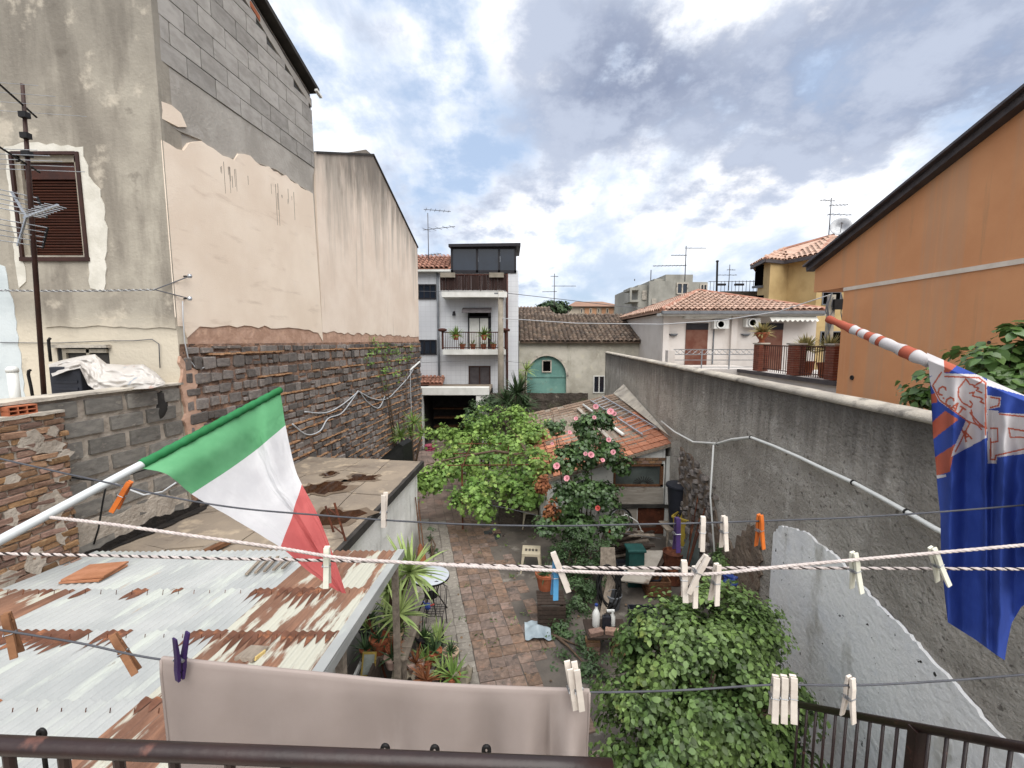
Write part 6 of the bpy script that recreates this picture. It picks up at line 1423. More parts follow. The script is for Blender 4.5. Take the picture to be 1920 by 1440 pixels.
def under_vine():
    c = V((.35, 10.9, 0)); t = thing('stone_bench', 'dark low stone bench piled with sacks under the vine', 'bench', tuple(c)); MB().box((-.35, 10.7, 0), (1.15, 11.2, .55)).build('body', M['earth_wall'], t, bevel=.03)
    for i, (px, py) in enumerate(((935, 928), (958, 935), (980, 930), (952, 918))):
        p = ground(px, py, .62); s = thing('sack', ('leftmost pale sack under the vine', 'middle lower sack under the vine', 'rightmost brownish sack under the vine', 'upper sack on the pile under the vine')[i], 'sack', tuple(p), 'sacks under the vine'); p = V((-.15+i*.36 if i < 3 else .3, 10.9, .63+(.14 if i == 3 else 0)))
        MB().ball(p, (.22, .16, .085), 18, 12, .35).build('bag', M['sack'], s, smooth=True)
    # wet drain stain with leaves
    p = ground(922, 1002); t = thing('drain_puddle', 'small shallow puddle with dark leaves on the concrete', 'puddle', tuple(p)); o = []
    for k in range(24):
        a = 2*math.pi*k/24; rr = 1+.35*MN.noise(V((math.cos(a), math.sin(a), 5))); o.append(V((p.x+math.cos(a)*.22*rr, p.y+math.sin(a)*.34*rr, .014)))
    MB().prism(o, (0, 0, .003)).build('water', mat('wet', '#4c4f52', '#3d4043', rough=.08, spec=.5, bump=0), t)
    q = np.array([[p.x+.1+.1*random.gauss(0, 1), p.y-.03+.06*random.gauss(0, 1), .025] for _ in range(60)]); np_mesh('fallen_leaves', [leaf_cloud(q, np.tile([0, 0, 1.], (60, 1))+rng.normal(size=(60, 3))*.2, .05, .4, seed=4)], mat('leaf_wet', '#2e2022', '#3a2a2a'), t)
    # far end: pink crate, box, black cover
    p = ground(806, 845); t = thing('pink_basket', 'small pink plastic basket near the garage', 'basket', tuple(p)); b = MB()
    for h in (.05, .14, .23): b.lathe(p, [(.2, h), (.22, h), (.22, h+.03), (.2, h+.03)], 16)
    for k in range(10): a = 2*math.pi*k/10; b.tube([p+V((math.cos(a)*.2, math.sin(a)*.2, 0)), p+V((math.cos(a)*.22, math.sin(a)*.22, .26))], .015, 5)
    b.build('lattice', M['pink_plastic'], t)
    p = ground(822, 840); t = thing('wooden_box', 'grey wooden box beside the pink basket', 'box', tuple(p)); MB().box((p.x-.25, p.y-.2, 0), (p.x+.3, p.y+.2, .3)).build('body', M['wood_grey'], t, bevel=.01); MB().box((p.x-.27, p.y-.22, .301), (p.x+.32, p.y+.22, .33)).build('lid', M['wood_grey'], t)
    a, b_ = at(716, 858, 10.9), at(755, 826, 11.2); t = thing('black_tarpaulin', 'black folded tarpaulin cover behind the flat roof', 'tarpaulin', (b_.x, 11.2, 0))
    MB().prism([V((a.x, 10.6, 0)), V((a.x, 10.6, a.z)), V((b_.x-.04, 10.9, b_.z)), V((b_.x+.05, 11.0, b_.z-.1)), V((b_.x+.1, 11.1, 0))], (.1, .6, 0)).build('cover', M['black_rubber'], t)
under_vine()

def junk():
    """clutter between the lean-to and the path"""
    t = thing('low_bench', 'low grey plank bench holding pots beside the lean-to', 'bench', (-1.5, 5.8, 0)); z = .5
    for k in range(4): MB().box((-2.05, 5.36+k*.235, z-.03), (-1.42, 5.36+k*.235+.22, z)).build('plank', M['wood_grey'], t)
    for y in (5.4, 6.2):
        for x in (-2.0, -1.5): MB().box((x, y, 0), (x+.05, y+.05, z-.031)).build('leg', M['wood_grey'], t)
    spec = [(712, 1222, .13, .22, 'terracotta', M['leaf_dark'], 'terracotta pot with dark leaves on the plank bench'), (742, 1208, .11, .2, 'ceramic', M['leaf_rose'], 'cream glazed pot with dark leaves on the plank bench'), (690, 1200, .12, .2, 'cast_iron', M['yucca'], 'black pot with spiky leaves at the lean-to edge'), (738, 1235, .1, .17, 'terracotta', M['leaf_dead'], 'small terracotta pot with dead plant on the plank bench'), (735, 1250, .1, .15, 'ceramic', M['leaf_dark'], 'small glazed pot at the front of the plank bench')]
    for (px, py, r, h, m, fo, lb) in spec: pot_plant(lb, px, py, r, h, .5, m, 'plant_pot', 'pots on the plank bench', fo, 26, .22)
    for i, (px, py, r, h, m, fo, lb) in enumerate(((795, 1215, .12, .2, 'cast_iron', M['leaf_rose'], 'black tub with trailing plant on the floor by the bench'), (815, 1240, .11, .18, 'terracotta', M['leaf_dark'], 'terracotta pot on the floor nearest the path'), (780, 1265, .12, .2, 'ceramic', M['leaf_dead'], 'glazed pot with dry plant on the floor by the towel'), (835, 1265, .1, .15, 'cast_iron', None, 'empty black pot on the floor near the towel'))): pot_plant(lb, px, py, r, h, 0, m, 'plant_pot', 'pots on the floor by the bench', fo, 30, .26)
    p = ground(692, 1262, .52); t = thing('picture_frame', 'small gilt picture frame propped on the plank bench', 'frame', tuple(p)); u, v, n = V((.09, .0, 0)), V((0, .06, .13)), V((0, -.9, .4)).normalized()*.008; c = p+V((0, 0, .12))
    b = MB(); b.obox(c+u*.88, u*.12, v, n); b.obox(c-u*.88, u*.12, v, n); b.obox(c+v*.9, u*.76, v*.1, n*1.0); b.obox(c-v*.9, u*.76, v*.1, n*1.0); b.build('moulding', M['gold_frame'], t); MB().obox(c, u*.76, v*.8, n*.5).build('print', M['picture'], t)
    # wire chair frame
    p = ground(815, 1185); t = thing('wire_chair', 'dark tangled wire chair frame by the round table', 'chair', tuple(p)); m = M['cast_iron']
    for (x, y) in ((-.18, -.18), (.18, -.18), (-.18, .18), (.18, .18)): MB().tube([p+V((x, y, 0)), p+V((x*.85, y*.85, .38))], .009, 6).build('leg', m, t)
    b = MB()
    for k in range(6): s = -.16+k*.064; b.tube([p+V((s, -.16, .38)), p+V((s, .16, .38))], .005, 5); b.tube([p+V((-.16, s, .385)), p+V((.16, s, .385))], .005, 5)
    b.build('seat', m, t); b = MB()
    for k in range(5): s = -.14+k*.07; b.tube([p+V((s, .16, .38)), p+V((s*1.1, .22, .62)), p+V((s*.9, .24, .7))], .005, 5)
    b.tube([p+V((-.17, .16, .38)), p+V((-.18, .23, .66)), p+V((0, .25, .74)), p+V((.18, .23, .66)), p+V((.17, .16, .38))], .008, 6); b.build('backrest', m, t)
    c = p+V((-.1, 0, .4)); t = thing('blue_toy', 'small dark blue and red plastic toy on the wire chair', 'toy', tuple(c)); MB().ball(c+V((0, 0, .05)), (.05, .05, .05), 10, 8, .5).build('body', M['blue_plastic'], t); MB().tube([c+V((-.03, 0, .06)), c+V((-.08, 0, .14))], .012, 6).build('arm', M['blue_plastic'], t); MB().tube([c+V((.03, 0, .06)), c+V((.1, -.02, .1))], .012, 6).build('arm', M['petal_red'], t)
    # plumbing and white frame under the roof edge
    t = thing('garden_pipework', 'bent grey pipes and white frame lying in front of the bench', 'pipes', tuple(ground(660, 1270))); a = ground(640, 1250, .35)
    MB().tube([a, a+V((.1, -.05, -.1)), a+V((.45, .0, -.12)), a+V((.5, .02, -.3))], .018, 8).build('pipe', M['soffit'], t, smooth=True); MB().beam(ground(662, 1275, .3), ground(690, 1215, .5), .04, .04).build('white_bar', M['white_plastic'], t); MB().tube([a+V((.0, -.3, -.1)), a+V((.3, -.3, 0)), a+V((.7, -.28, -.1)), a+V((1.1, -.25, -.2))], .014, 8).build('pipe', M['white_plastic'], t, smooth=True)
    for i, (px, py, s) in enumerate(((760, 1262, .16), (868, 1268, .13))):
        g0 = ground(px, py, .1); t = thing('crumpled_cloth', ('crumpled pale cloth among the pots', 'pale cloth scrap at the path edge')[i], 'cloth', tuple(g0)); MB().grid(lambda u, v: g0+V(((u-.5)*s*2, (v-.5)*s*2, .05+.16*MN.noise(V((u*4, v*4, i*3+.5))))), 18, 18).build('cloth', M['sack'], t, smooth=True)
junk()
def more_junk():
    rd = random.Random(31)
    fol = [M['leaf_dark'], M['leaf_rose'], M['yucca'], M['leaf_dead'], M['dracaena']]; mt = ['terracotta', 'cast_iron', 'ceramic']
    words = ['trailing green plant', 'dark bushy plant', 'spiky pale plant', 'withered brown plant', 'bright strappy plant']; pw = {'terracotta': 'terracotta', 'cast_iron': 'black', 'ceramic': 'glazed cream'}
    where = ['at the lean-to post', 'under the yucca', 'between the bench and table', 'at the bench corner', 'beside the wire chair', 'by the pale floor strip', 'in front of the plank bench', 'near the towel edge']
    k = 0
    for (px, py, z) in ((685, 1232, .5), (724, 1185, .5), (748, 1200, .5), (775, 1195, 0), (800, 1255, 0), (845, 1235, 0), (765, 1180, 0), (822, 1215, 0), (800, 1290, 0), (850, 1290, 0), (728, 1165, 0), (690, 1175, .5), (830, 1275, 0)):
        f = k % 5; m = mt[(k*2+k//3) % 3]
        pot_plant('%s pot with %s %s' % (pw[m], words[f], where[k % 8]), px, py, rd.uniform(.07, .12), rd.uniform(.12, .2), z, m, 'plant_pot', 'pots crowded beside the lean-to', fol[f], 34, rd.uniform(.2, .34)); k += 1
    # wood pile and crates by the shed
    t = thing('wood_pile', 'untidy pile of dark boards by the shed front', 'wood pile', (2.6, 8.9, 0))
    for j in range(14):
        a = V((2.0+rd.uniform(0, .5), 8.6+rd.uniform(0, .8), .05+.045*j)); e = a+V((rd.uniform(.6, 1.0), rd.uniform(-.3, .5), rd.uniform(-.05, .12))); MB().beam(a, e, .1, .03).build('plank', M['wood_dark' if j % 3 else 'wood_grey'], t)
    for j, (x, y, z, m, lb) in enumerate(((2.35, 8.2, 0, 'dark_plastic', 'black plastic crate on the floor by the wood pile'), (2.75, 7.7, 0, 'wood_brown', 'brown wooden crate beside the rust drum'), (2.2, 6.7, 0, 'dark_plastic', 'black plastic crate under the bush edge'))):
        t = thing('crate', lb, 'crate', (x, y, z), 'crates by the shed'); 
        for s_ in (-1, 1):
            for q in range(3): MB().box((x-.22, y+s_*.16-.01, z+.03+q*.1), (x+.22, y+s_*.16+.01, z+.11+q*.1)).build('slat', M[m], t); MB().box((x+s_*.22-.01, y-.149, z+.03+q*.1), (x+s_*.22+.01, y+.149, z+.11+q*.1)).build('slat', M[m], t)
        MB().box((x-.2, y-.14, z+.01), (x+.2, y+.14, z+.028)).build('base', M[m], t)
    for j, (px, py, m, lb) in enumerate(((1225, 1105, 'dark_plastic', 'dark bucket by the hose coil'), (1180, 1090, 'white_plastic', 'dirty white bucket behind the hose coil'), (1150, 1140, 'soffit', 'grey bucket beside the low bench'))):
        c = ground(px, py); t = thing('bucket', lb, 'bucket', tuple(c), 'buckets in the courtyard'); MB().lathe(c, [(.1, 0), (.14, .25), (.15, .25), (.15, .27), (.13, .27), (.09, .02)], 18).build('body', M[m], t, smooth='angle'); MB().tube([c+V((-.14*math.cos(a_), -.02, .25+.12*math.sin(a_))) for a_ in [math.pi*q/10 for q in range(11)]], .004, 5).build('handle', M['alu'], t)
    p = [V((1.62, 9.3, 0)), V((1.98, 9.35, 0)), at(1148, 925, 9.7), at(1140, 905, 9.7), at(1131, 920, 9.7)]; t = thing('pointed_board', 'tall pointed white panel leaning behind the rose', 'board', tuple(p[0])); MB().prism(p, (.0, .03, 0)).build('board', M['white_paint'], t)
    t = thing('metal_rods', 'rusty rods leaning against the grey wall', 'rods', (3.2, 7.6, 0))
    for j in range(6): MB().tube([V((3.0+.06*j, 7.3+.1*j, 0)), RW.p(7.6+.12*j, 1.3+rd.uniform(0, .7), .06)], .011, 6).build('rod', M['rust'], t)
more_junk()

# ================================================================== neighbour's terrace, left
def left_terrace():
    zt = LW.pix(330, 722)[1]
    base = at(80, 747, 5.35); top = at(42, 157, 5.0)
    t = thing('tv_aerial', 'leaning brown mast with several aerials on the left terrace', 'antenna', (base.x, base.y, zt-.5)); base.z = zt-.5
    MB().tube([base, base+(top-base)*.72, top], [.026, .024, .016], 10).build('mast', M['brown_paint'], t, smooth=True)
    onm = lambda py: base+(top-base)*((at(60, py, 5.2).z-base.z)/(top.z-base.z))
    al, bl = M['alu'], M['black_metal']
    def yagi(py, d, ne, el, spread, m, tilt=0, r=.005):
        c = onm(py); d = V(d).normalized(); s = d.cross(Z).normalized(); bm = MB().tube([c-d*spread*.3, c+d*spread*.7], .011, 6).build('boom', m, t)
        for k in range(ne):
            q_ = c-d*spread*.3+d*spread*(k+.5)/ne; e = el*(1.15-.5*k/ne); MB().tube([q_-s*e/2, q_+s*e/2], r, 6).build('element', al, bm)
    # long rods near the top (seen end on) and at window height
    yagi(215, (.15, -1, .35), 4, .95, .5, bl, r=.0025); yagi(318, (.1, -1, .25), 5, .9, .45, bl, r=.004)
    c = onm(415); d = V((1, -.35, .12)).normalized(); c2 = c+V((.05, -.1, 0)); bm = MB().beam(c2-d*.05, c2+d*.62, .02, .02).build('boom', al, t, label='bright aluminium boom with reflector grids')
    s = d.cross(Z).normalized()
    for k in range(9): q_ = c2+d*(.08+k*.062); MB().tube([q_-s*.09, q_+s*.09], .005, 6).build('element', al, bm)
    for sg in (1, -1):
        for k in range(5):
            o = c2-d*.06+V((-.02*k, 0, sg*(.06+.055*k))); MB().tube([o-s*.2, o+s*.2], .006, 6).build('reflector_rod', al, bm)
        MB().beam(c2, c2-d*.1+V((-.08, 0, sg*.3)), .018, .018).build('reflector_arm', al, bm)
        for e in (-1, 1): MB().beam(c2-d*.06+V((-.0, 0, sg*.05))+s*.2*e, c2-d*.06+V((-.09, 0, sg*.3))+s*.2*e, .014, .022).build('reflector_side', bl, bm)
    cl = MB(); 
    for py in (232, 268, 300): MB().obox(onm(py)+V((.02, -.02, 0)), (.04, 0, 0), (0, .03, 0), (0, 0, .03)).build('clamp', bl, t)
    # box with tarpaulin
    c = at(125, 745, 6.3); t = thing('outdoor_unit', 'dark grey blue metal box on the neighbour terrace', 'box', (c.x, c.y, zt-.5)); x0, x1 = at(94, 720, 6.0).x, at(153, 720, 6.0).x; z1 = at(125, 688, 6.0).z
    MB().box((x0, 6.0, zt-.499), (x1, 6.5, z1)).build('body', M['dark_plastic'], t, bevel=.015)
    for k in range(6): MB().box((x0+.05, 5.99, zt-.4+k*.1), (x1-.05, 5.999, zt-.36+k*.1)).build('vent_slat', M['dark_plastic'], t)
    t = thing('plastic_tarp', 'crumpled printed white plastic sheeting over the terrace box', 'tarpaulin', tuple(at(210, 720, 6.0)))
    T_ = [(90, 683), (120, 674), (150, 668), (178, 664), (200, 682), (235, 684), (270, 683), (292, 698), (310, 716)]
    Bt = [(98, 706), (125, 696), (150, 690), (165, 722), (180, 732), (215, 735), (250, 730), (285, 728), (308, 722)]
    def tf(u, v):
        f = u*8; i = min(7, int(f)); a = f-i; tp = (T_[i][0]*(1-a)+T_[i+1][0]*a, T_[i][1]*(1-a)+T_[i+1][1]*a); bt = (Bt[i][0]*(1-a)+Bt[i+1][0]*a, Bt[i][1]*(1-a)+Bt[i+1][1]*a)
        Y = 6.35-.42*v**.6+.07*MN.noise(V((u*9, v*4, 1)))+.035*MN.noise(V((u*24, v*11, 5))); return at(tp[0]*(1-v)+bt[0]*v, tp[1]*(1-v)+bt[1]*v, Y)
    MB().grid(tf, 90, 30).build('sheet', M['tarp'], t, smooth=True)
    bk = thing('covered_heap', 'low dark heap of things beneath the plastic sheeting', 'heap', (at(235, 730, 6.4).x, 6.4, zt-.5)); MB().ball((at(235, 730, 6.4).x, 6.45, zt-.35), (.55, .25, .45), 20, 12, .3).build('pile', M['dark_edge'], bk, smooth=True)
    c = at(30, 755, 6.2); t = thing('vent_pipe', 'capped white plastic vent pipe on the terrace', 'pipe', (c.x, c.y, zt-.5)); h = at(28, 690, 6.2).z
    MB().tube([(c.x, c.y, zt-.5), (c.x, c.y, h-.04)], .06, 14).build('pipe', M['white_plastic'], t, smooth=True); MB().lathe((c.x, c.y, h-.06), [(.068, 0), (.068, .05), (.04, .08), (0, .085)], 14).build('cap', M['white_plastic'], t, smooth=True)
    t = thing('walking_stick', 'black hooked stick standing on the terrace', 'stick', tuple(at(64, 748, 6.0))); MB().tube([at(64, 760, 6.0), at(58, 725, 6.0), at(53, 702, 6.0), at(54, 695, 6.0), at(57, 694, 6.0)], .018, 8).build('stick', M['black_metal'], t, smooth=True)
    t = thing('hooked_bar', 'short black hooked bar fixed near the mast', 'bar', tuple(at(94, 660, 6.7))); MB().tube([at(95, 678, 6.65), at(92, 650, 6.65), at(91, 638, 6.65), at(94, 634, 6.65)], .02, 8).build('bar', M['black_metal'], t, smooth=True)
    # cables on the facade and round the corner
    t = thing('twisted_cable', 'twisted line cable strung across the facade to two wall hooks', 'cable', tuple(at(160, 546, 6.6))); b = MB()
    A_ = [at(-20, 544, 6.6), at(160, 546, 6.6), at(290, 543, 6.6)]; pts = []; pa = []
    for k in range(160):
        s = k/159; q_ = A_[0]*(1-s)+A_[2]*s-Z*.015*math.sin(s*3.14); a = k*.9; pts.append(q_+V((0, math.cos(a), math.sin(a)))*.012); pa.append(q_+V((0, -math.cos(a), -math.sin(a)))*.012)
    MB().tube(pts, .006, 5).build('strand', M['wire'], t); MB().tube(pa, .006, 5).build('strand', M['wire_light'], t)
    for py, nm in ((518, 1), (560, -1)):
        u, z = LW.pix(345, py); e = LW.p(u, z, .1); MB().tube([at(290, 543, 6.6), e], .009, 6).build('branch', M['wire'], t); hk = MB(); hk.tube([e, LW.p(u, z, -.01)], .012, 6); hk.build('wall_hook', M['black_metal'], t)
        MB().lathe(e, [(.025, -.03), (.035, 0), (.025, .03)], 10).build('insulator', M['alu'], t)
    t = thing('corner_cable', 'pale cable dropping down the building corner', 'cable', tuple(LW.p(7.0, 3.5, .06))); q_ = [LW.pix(x, y) for x, y in ((337, 565), (338, 600), (341, 640), (347, 670), (360, 688), (372, 692), (385, 684))]; MB().tube([LW.p(u, z, .05) for u, z in q_], .009, 6).build('cable', M['wire_light'], t, smooth=True)
    t = thing('facade_wire', 'thin wire looping over the small window on the facade', 'wire', tuple(at(150, 640, 6.75))); MB().tube([at(x, y, 6.77) for x, y in ((0, 642), (60, 643), (110, 643), (160, 641), (210, 639), (250, 639), (285, 636), (298, 645), (300, 690))], .007, 6).build('wire', M['wire'], t, smooth=True)
    # cables along the stone base
    t = thing('wall_cables', 'bundle of pale cables looping along the stone wall', 'cables', tuple(LW.p(12, 2.6, .1)))
    for j, L_ in enumerate((((548, 795), (575, 815), (600, 808), (615, 785), (640, 775), (660, 750), (671, 733)), ((671, 733), (700, 748), (725, 748), (745, 730), (765, 708), (775, 692)), ((571, 772), (610, 774), (640, 760), (671, 735)), ((675, 735), (690, 755), (710, 765), (722, 742)), ((769, 694), (787, 678)), ((769, 695), (770, 740), (772, 780)))):
        pts = []
        for x, y in L_: u, z = LW.pix(x, y, .08); pts.append(LW.p(u, z, .08))
        sm = []
        for k in range(len(pts)-1):
            for s in range(6): sm.append(cr_(pts, k, s/6))
        sm.append(pts[-1]); MB().tube(sm, .018 if j != 4 else .04, 6).build('cable', M['wire_light' if j != 4 else 'white_plastic'], t, smooth=True)
    t = thing('angle_iron', 'rusty brown angle iron leaning on the block wall', 'iron bar', tuple(at(110, 925, 5.0))); MB().beam(at(185, 888, 5.55), at(30, 985, 4.55), .07, .012, (1, 0, .6)).build('bar', M['brown_paint'], t); MB().beam(at(185, 893, 5.57), at(30, 990, 4.57), .012, .06).build('flange', M['brown_paint'], t)
    t = thing('slack_cable', 'slack pale cable hanging in front of the block wall', 'cable', tuple(at(180, 930, 5.3))); MB().tube([at(x, y, 5.2) for x, y in ((100, 955), (140, 945), (175, 925), (205, 902), (235, 915), (270, 928), (305, 922), (330, 905))], .011, 6).build('cable', M['wire_light'], t, smooth=True)
    t = thing('black_cable', 'black cable running down over the block wall to the roof', 'cable', tuple(at(190, 980, 5.3))); MB().tube([at(x, y, 5.15) for x, y in ((-30, 850), (60, 878), (150, 898), (205, 903), (282, 877), (340, 850))], .01, 6).build('cable', M['black_rubber'], t, smooth=True); MB().tube([at(x, y, 5.3) for x, y in ((200, 904), (193, 940), (185, 990), (176, 1020))], .01, 6).build('cable_drop', M['black_rubber'], t, smooth=True)
def cr_(P_, i, t):
    p0, p1, p2, p3 = P_[max(i-1, 0)], P_[i], P_[min(i+1, len(P_)-1)], P_[min(i+2, len(P_)-1)]
    return .5*((2*p1)+(p2-p0)*t+(2*p0-5*p1+4*p2-p3)*t*t+(3*p1-p0-3*p2+p3)*t**3)
left_terrace()

def litter():
    rd = np.random.default_rng(5); n = 420; p = np.stack([rd.uniform(-1.6, 2.6, n), rd.uniform(5.2, 14, n), np.full(n, .034)], 1); p = p[~((p[:, 0] > .6) & (p[:, 1] < 6.2))]
    t = tag(np_mesh('leaf_litter', [leaf_cloud(p, np.tile([0, 0, 1.], (len(p), 1))+rd.normal(size=p.shape)*.25, .04, .45, seed=3)], mat('litter', '#5c4c3e', '#6d5a45', isl=.3), None), 'scattered fallen leaves over the courtyard floor', 'leaves'); stuff(t)
    n = 26; ch = []
    for k in range(n):
        c = np.array([rd.uniform(-1.7, .7), rd.uniform(5.5, 13), .03]); q = c+rd.normal(size=(16, 3))*np.array([.05, .05, .01]); ch.append(leaf_cloud(q, rd.normal(size=(16, 3))*.6+np.array([0, 0, .4]), .05, .2, seed=k))
    t = tag(np_mesh('joint_weeds', ch, M['leaf_bush'], None), 'tiny weeds sprouting between the paving tiles', 'weeds'); stuff(t)
litter()
# ================================================================== our balcony: rail, lines, towel, flags
def smooth_px(L, Y, n=8):
    P_ = [V((x, y, Y if not isinstance(Y, (list, tuple)) else Y[i])) for i, (x, y) in enumerate(L)]; out = []
    for k in range(len(P_)-1):
        for s in range(n): out.append(cr_(P_, k, s/n))
    out.append(P_[-1]); return [at(p.x, p.y, p.z) for p in out]
dm('rope_white', '#bdb3ae', '#a89e99', sc=60, rough=.9, bump=.3, bs=300, bd=.001)
dm('rope_black', '#26201f', '#332b2a', sc=60, rough=.9, bump=0)
dm('line_grey', '#3c3d42', '#4a4b50', sc=20, rough=.6, bump=0)
dm('peg_white', '#cfc6bb', '#bfb5aa', sc=20, rough=.55, bump=.05, rnd=.06)
dm('peg_ivory', '#d3d2c3', '#c4c3b2', sc=20, rough=.5, bump=.05)
dm('peg_blue', '#4f8cb4', '#437da5', sc=20, rough=.5, bump=.05)
dm('peg_purple', '#33204f', '#2a1942', sc=20, rough=.5, bump=.05)
dm('peg_orange', '#c56a2b', '#b35d24', sc=20, rough=.5, bump=.05)
dm('spring', '#8b8d90', rough=.4, metal=.8, bump=0)
dm('towel', '#9f938d', '#958983', sc=3, rough=1., spec=.05, bump=.35, bs=900, bd=.0015, trans=.12, layers=(('n', '#b5aaa4', 5, .55, .75, (1, 1, .3), .5),))
dm('flag_green', '#6aab7c', '#5f9f71', sc=8, rough=.75, spec=.2, bump=.1, bs=200, bd=.001, trans=.35)
dm('flag_green_dark', '#2b7145', '#256539', sc=8, rough=.75, spec=.2, bump=.1, bs=200, bd=.001)
dm('flag_white', '#e0e0e2', '#d3d3d6', sc=8, rough=.75, spec=.2, bump=.1, bs=200, bd=.001, trans=.35)
dm('flag_red', '#c96b69', '#bd605f', sc=8, rough=.75, spec=.2, bump=.1, bs=200, bd=.001, trans=.35)
dm('flag_blue', '#3a52a2', '#324894', sc=8, rough=.75, spec=.2, bump=.1, bs=200, bd=.001, trans=.25)
dm('flag_blue2', '#26357f', '#1f2c70', sc=8, rough=.75, spec=.2, bump=.1, trans=.25)
dm('flag_pole', '#c3c8c9', '#b5babb', sc=8, rough=.4, bump=.02)
dm('flag_stripe', '#b76450', '#aa5945', sc=8, rough=.75, spec=.2, bump=.1, bs=200, bd=.001, trans=.25)
dm('flag_cream', '#cfcbcb', '#c2bebe', sc=8, rough=.75, spec=.2, bump=.1, bs=200, bd=.001, trans=.25)

def lines():
    def wire(label, L, Y, r, m='line_grey', nm='clothes_line'):
        p = smooth_px(L, Y, 10); o = MB().tube(p, r, 8).build(nm, M[m], smooth=True); tag(o, label, 'line', 'washing lines'); return o
    def rope(label, L, Y, r, tracer):
        p = smooth_px(L, Y, 40); t = thing('clothes_rope', label, 'line', tuple(p[len(p)//2]), 'washing lines')
        # resample by length
        q = [p[0]]; acc = 0; step = .0025
        for a, b_ in zip(p, p[1:]):
            n = max(1, int((b_-a).length/step))
            for k in range(n): q.append(a+(b_-a)*(k+1)/n)
        for s in range(3):
            st = []
            for k, c in enumerate(q):
                a = k*2*math.pi/8+s*2*math.pi/3; st.append(c+V((0, math.cos(a), math.sin(a)))*r*.42)
            MB().tube(st, r*.64*(.85 if tracer and s == 0 else 1), 6).build('strand', M['rope_black' if tracer and s == 0 else 'rope_white'], t, smooth=True)
    wire('dark upper washing line with purple and orange pegs', [(-60, 845), (0, 860), (110, 885), (215, 908), (320, 932), (450, 953), (600, 966), (750, 977), (900, 984), (1050, 986), (1200, 983), (1300, 981), (1450, 976), (1600, 970), (1760, 960), (1920, 947), (2000, 940)], 1.0, .0022)
    wire('dark lower washing line carrying the towel', [(-60, 1170), (0, 1181), (150, 1206), (305, 1237), (600, 1269), (900, 1292), (1105, 1298), (1280, 1294), (1450, 1284), (1600, 1285), (1750, 1278), (1920, 1265), (2000, 1258)], .72, .0018)
    rope('black flecked washing rope stretched nearly level', [(-60, 1036), (0, 1038), (200, 1042), (400, 1047), (700, 1053), (900, 1060), (1150, 1065), (1450, 1065), (1700, 1066), (1920, 1067), (2000, 1067)], .85, .0032, True)
    rope('plain white washing rope rising at both ends', [(95, 970), (200, 982), (350, 1003), (520, 1027), (640, 1046), (800, 1057), (1000, 1068), (1200, 1076), (1330, 1076), (1450, 1064), (1600, 1050), (1750, 1037), (1920, 1022), (2000, 1016)], .82, .0034, False)
lines()

def make_peg(m):
    """clothes peg, jaws up, origin where it grips the line"""
    b = MB(); L0, L1 = .016, .068; parts = []
    for s in (-1, 1):
        y0 = s*.0012; th = .0065; w = .0055
        pts = [(y0, L0), (y0+s*.004, L0+.001), (y0+s*th, L0-.02), (y0+s*th, -.025), (y0+s*(th+.004), -L1), (y0+s*.0075, -L1), (y0, -.022), (y0, -.004), (y0+s*.0018, -.001), (y0, .003)]
        q = MB(); q.prism([V((-w, y, z)) for y, z in pts], (2*w, 0, 0)); parts.append(q)
    sp = MB(); sp.tube([V((-.0075, math.cos(a)*.0085, -.022+math.sin(a)*.003)) for a in [2*math.pi*k/10 for k in range(11)]], .0009, 5); sp.tube([(-.008, 0, -.022), (.008, 0, -.022)], .0028, 8); sp.tube([(-.0058, -.0082, -.022), (.0058, -.0082, -.022)], .0009, 5)
    root = link('clothes_peg', None)
    for q in parts: q.build('jaw', m, root, bevel=.0006)
    sp.build('spring', M['spring'], root)
    return root
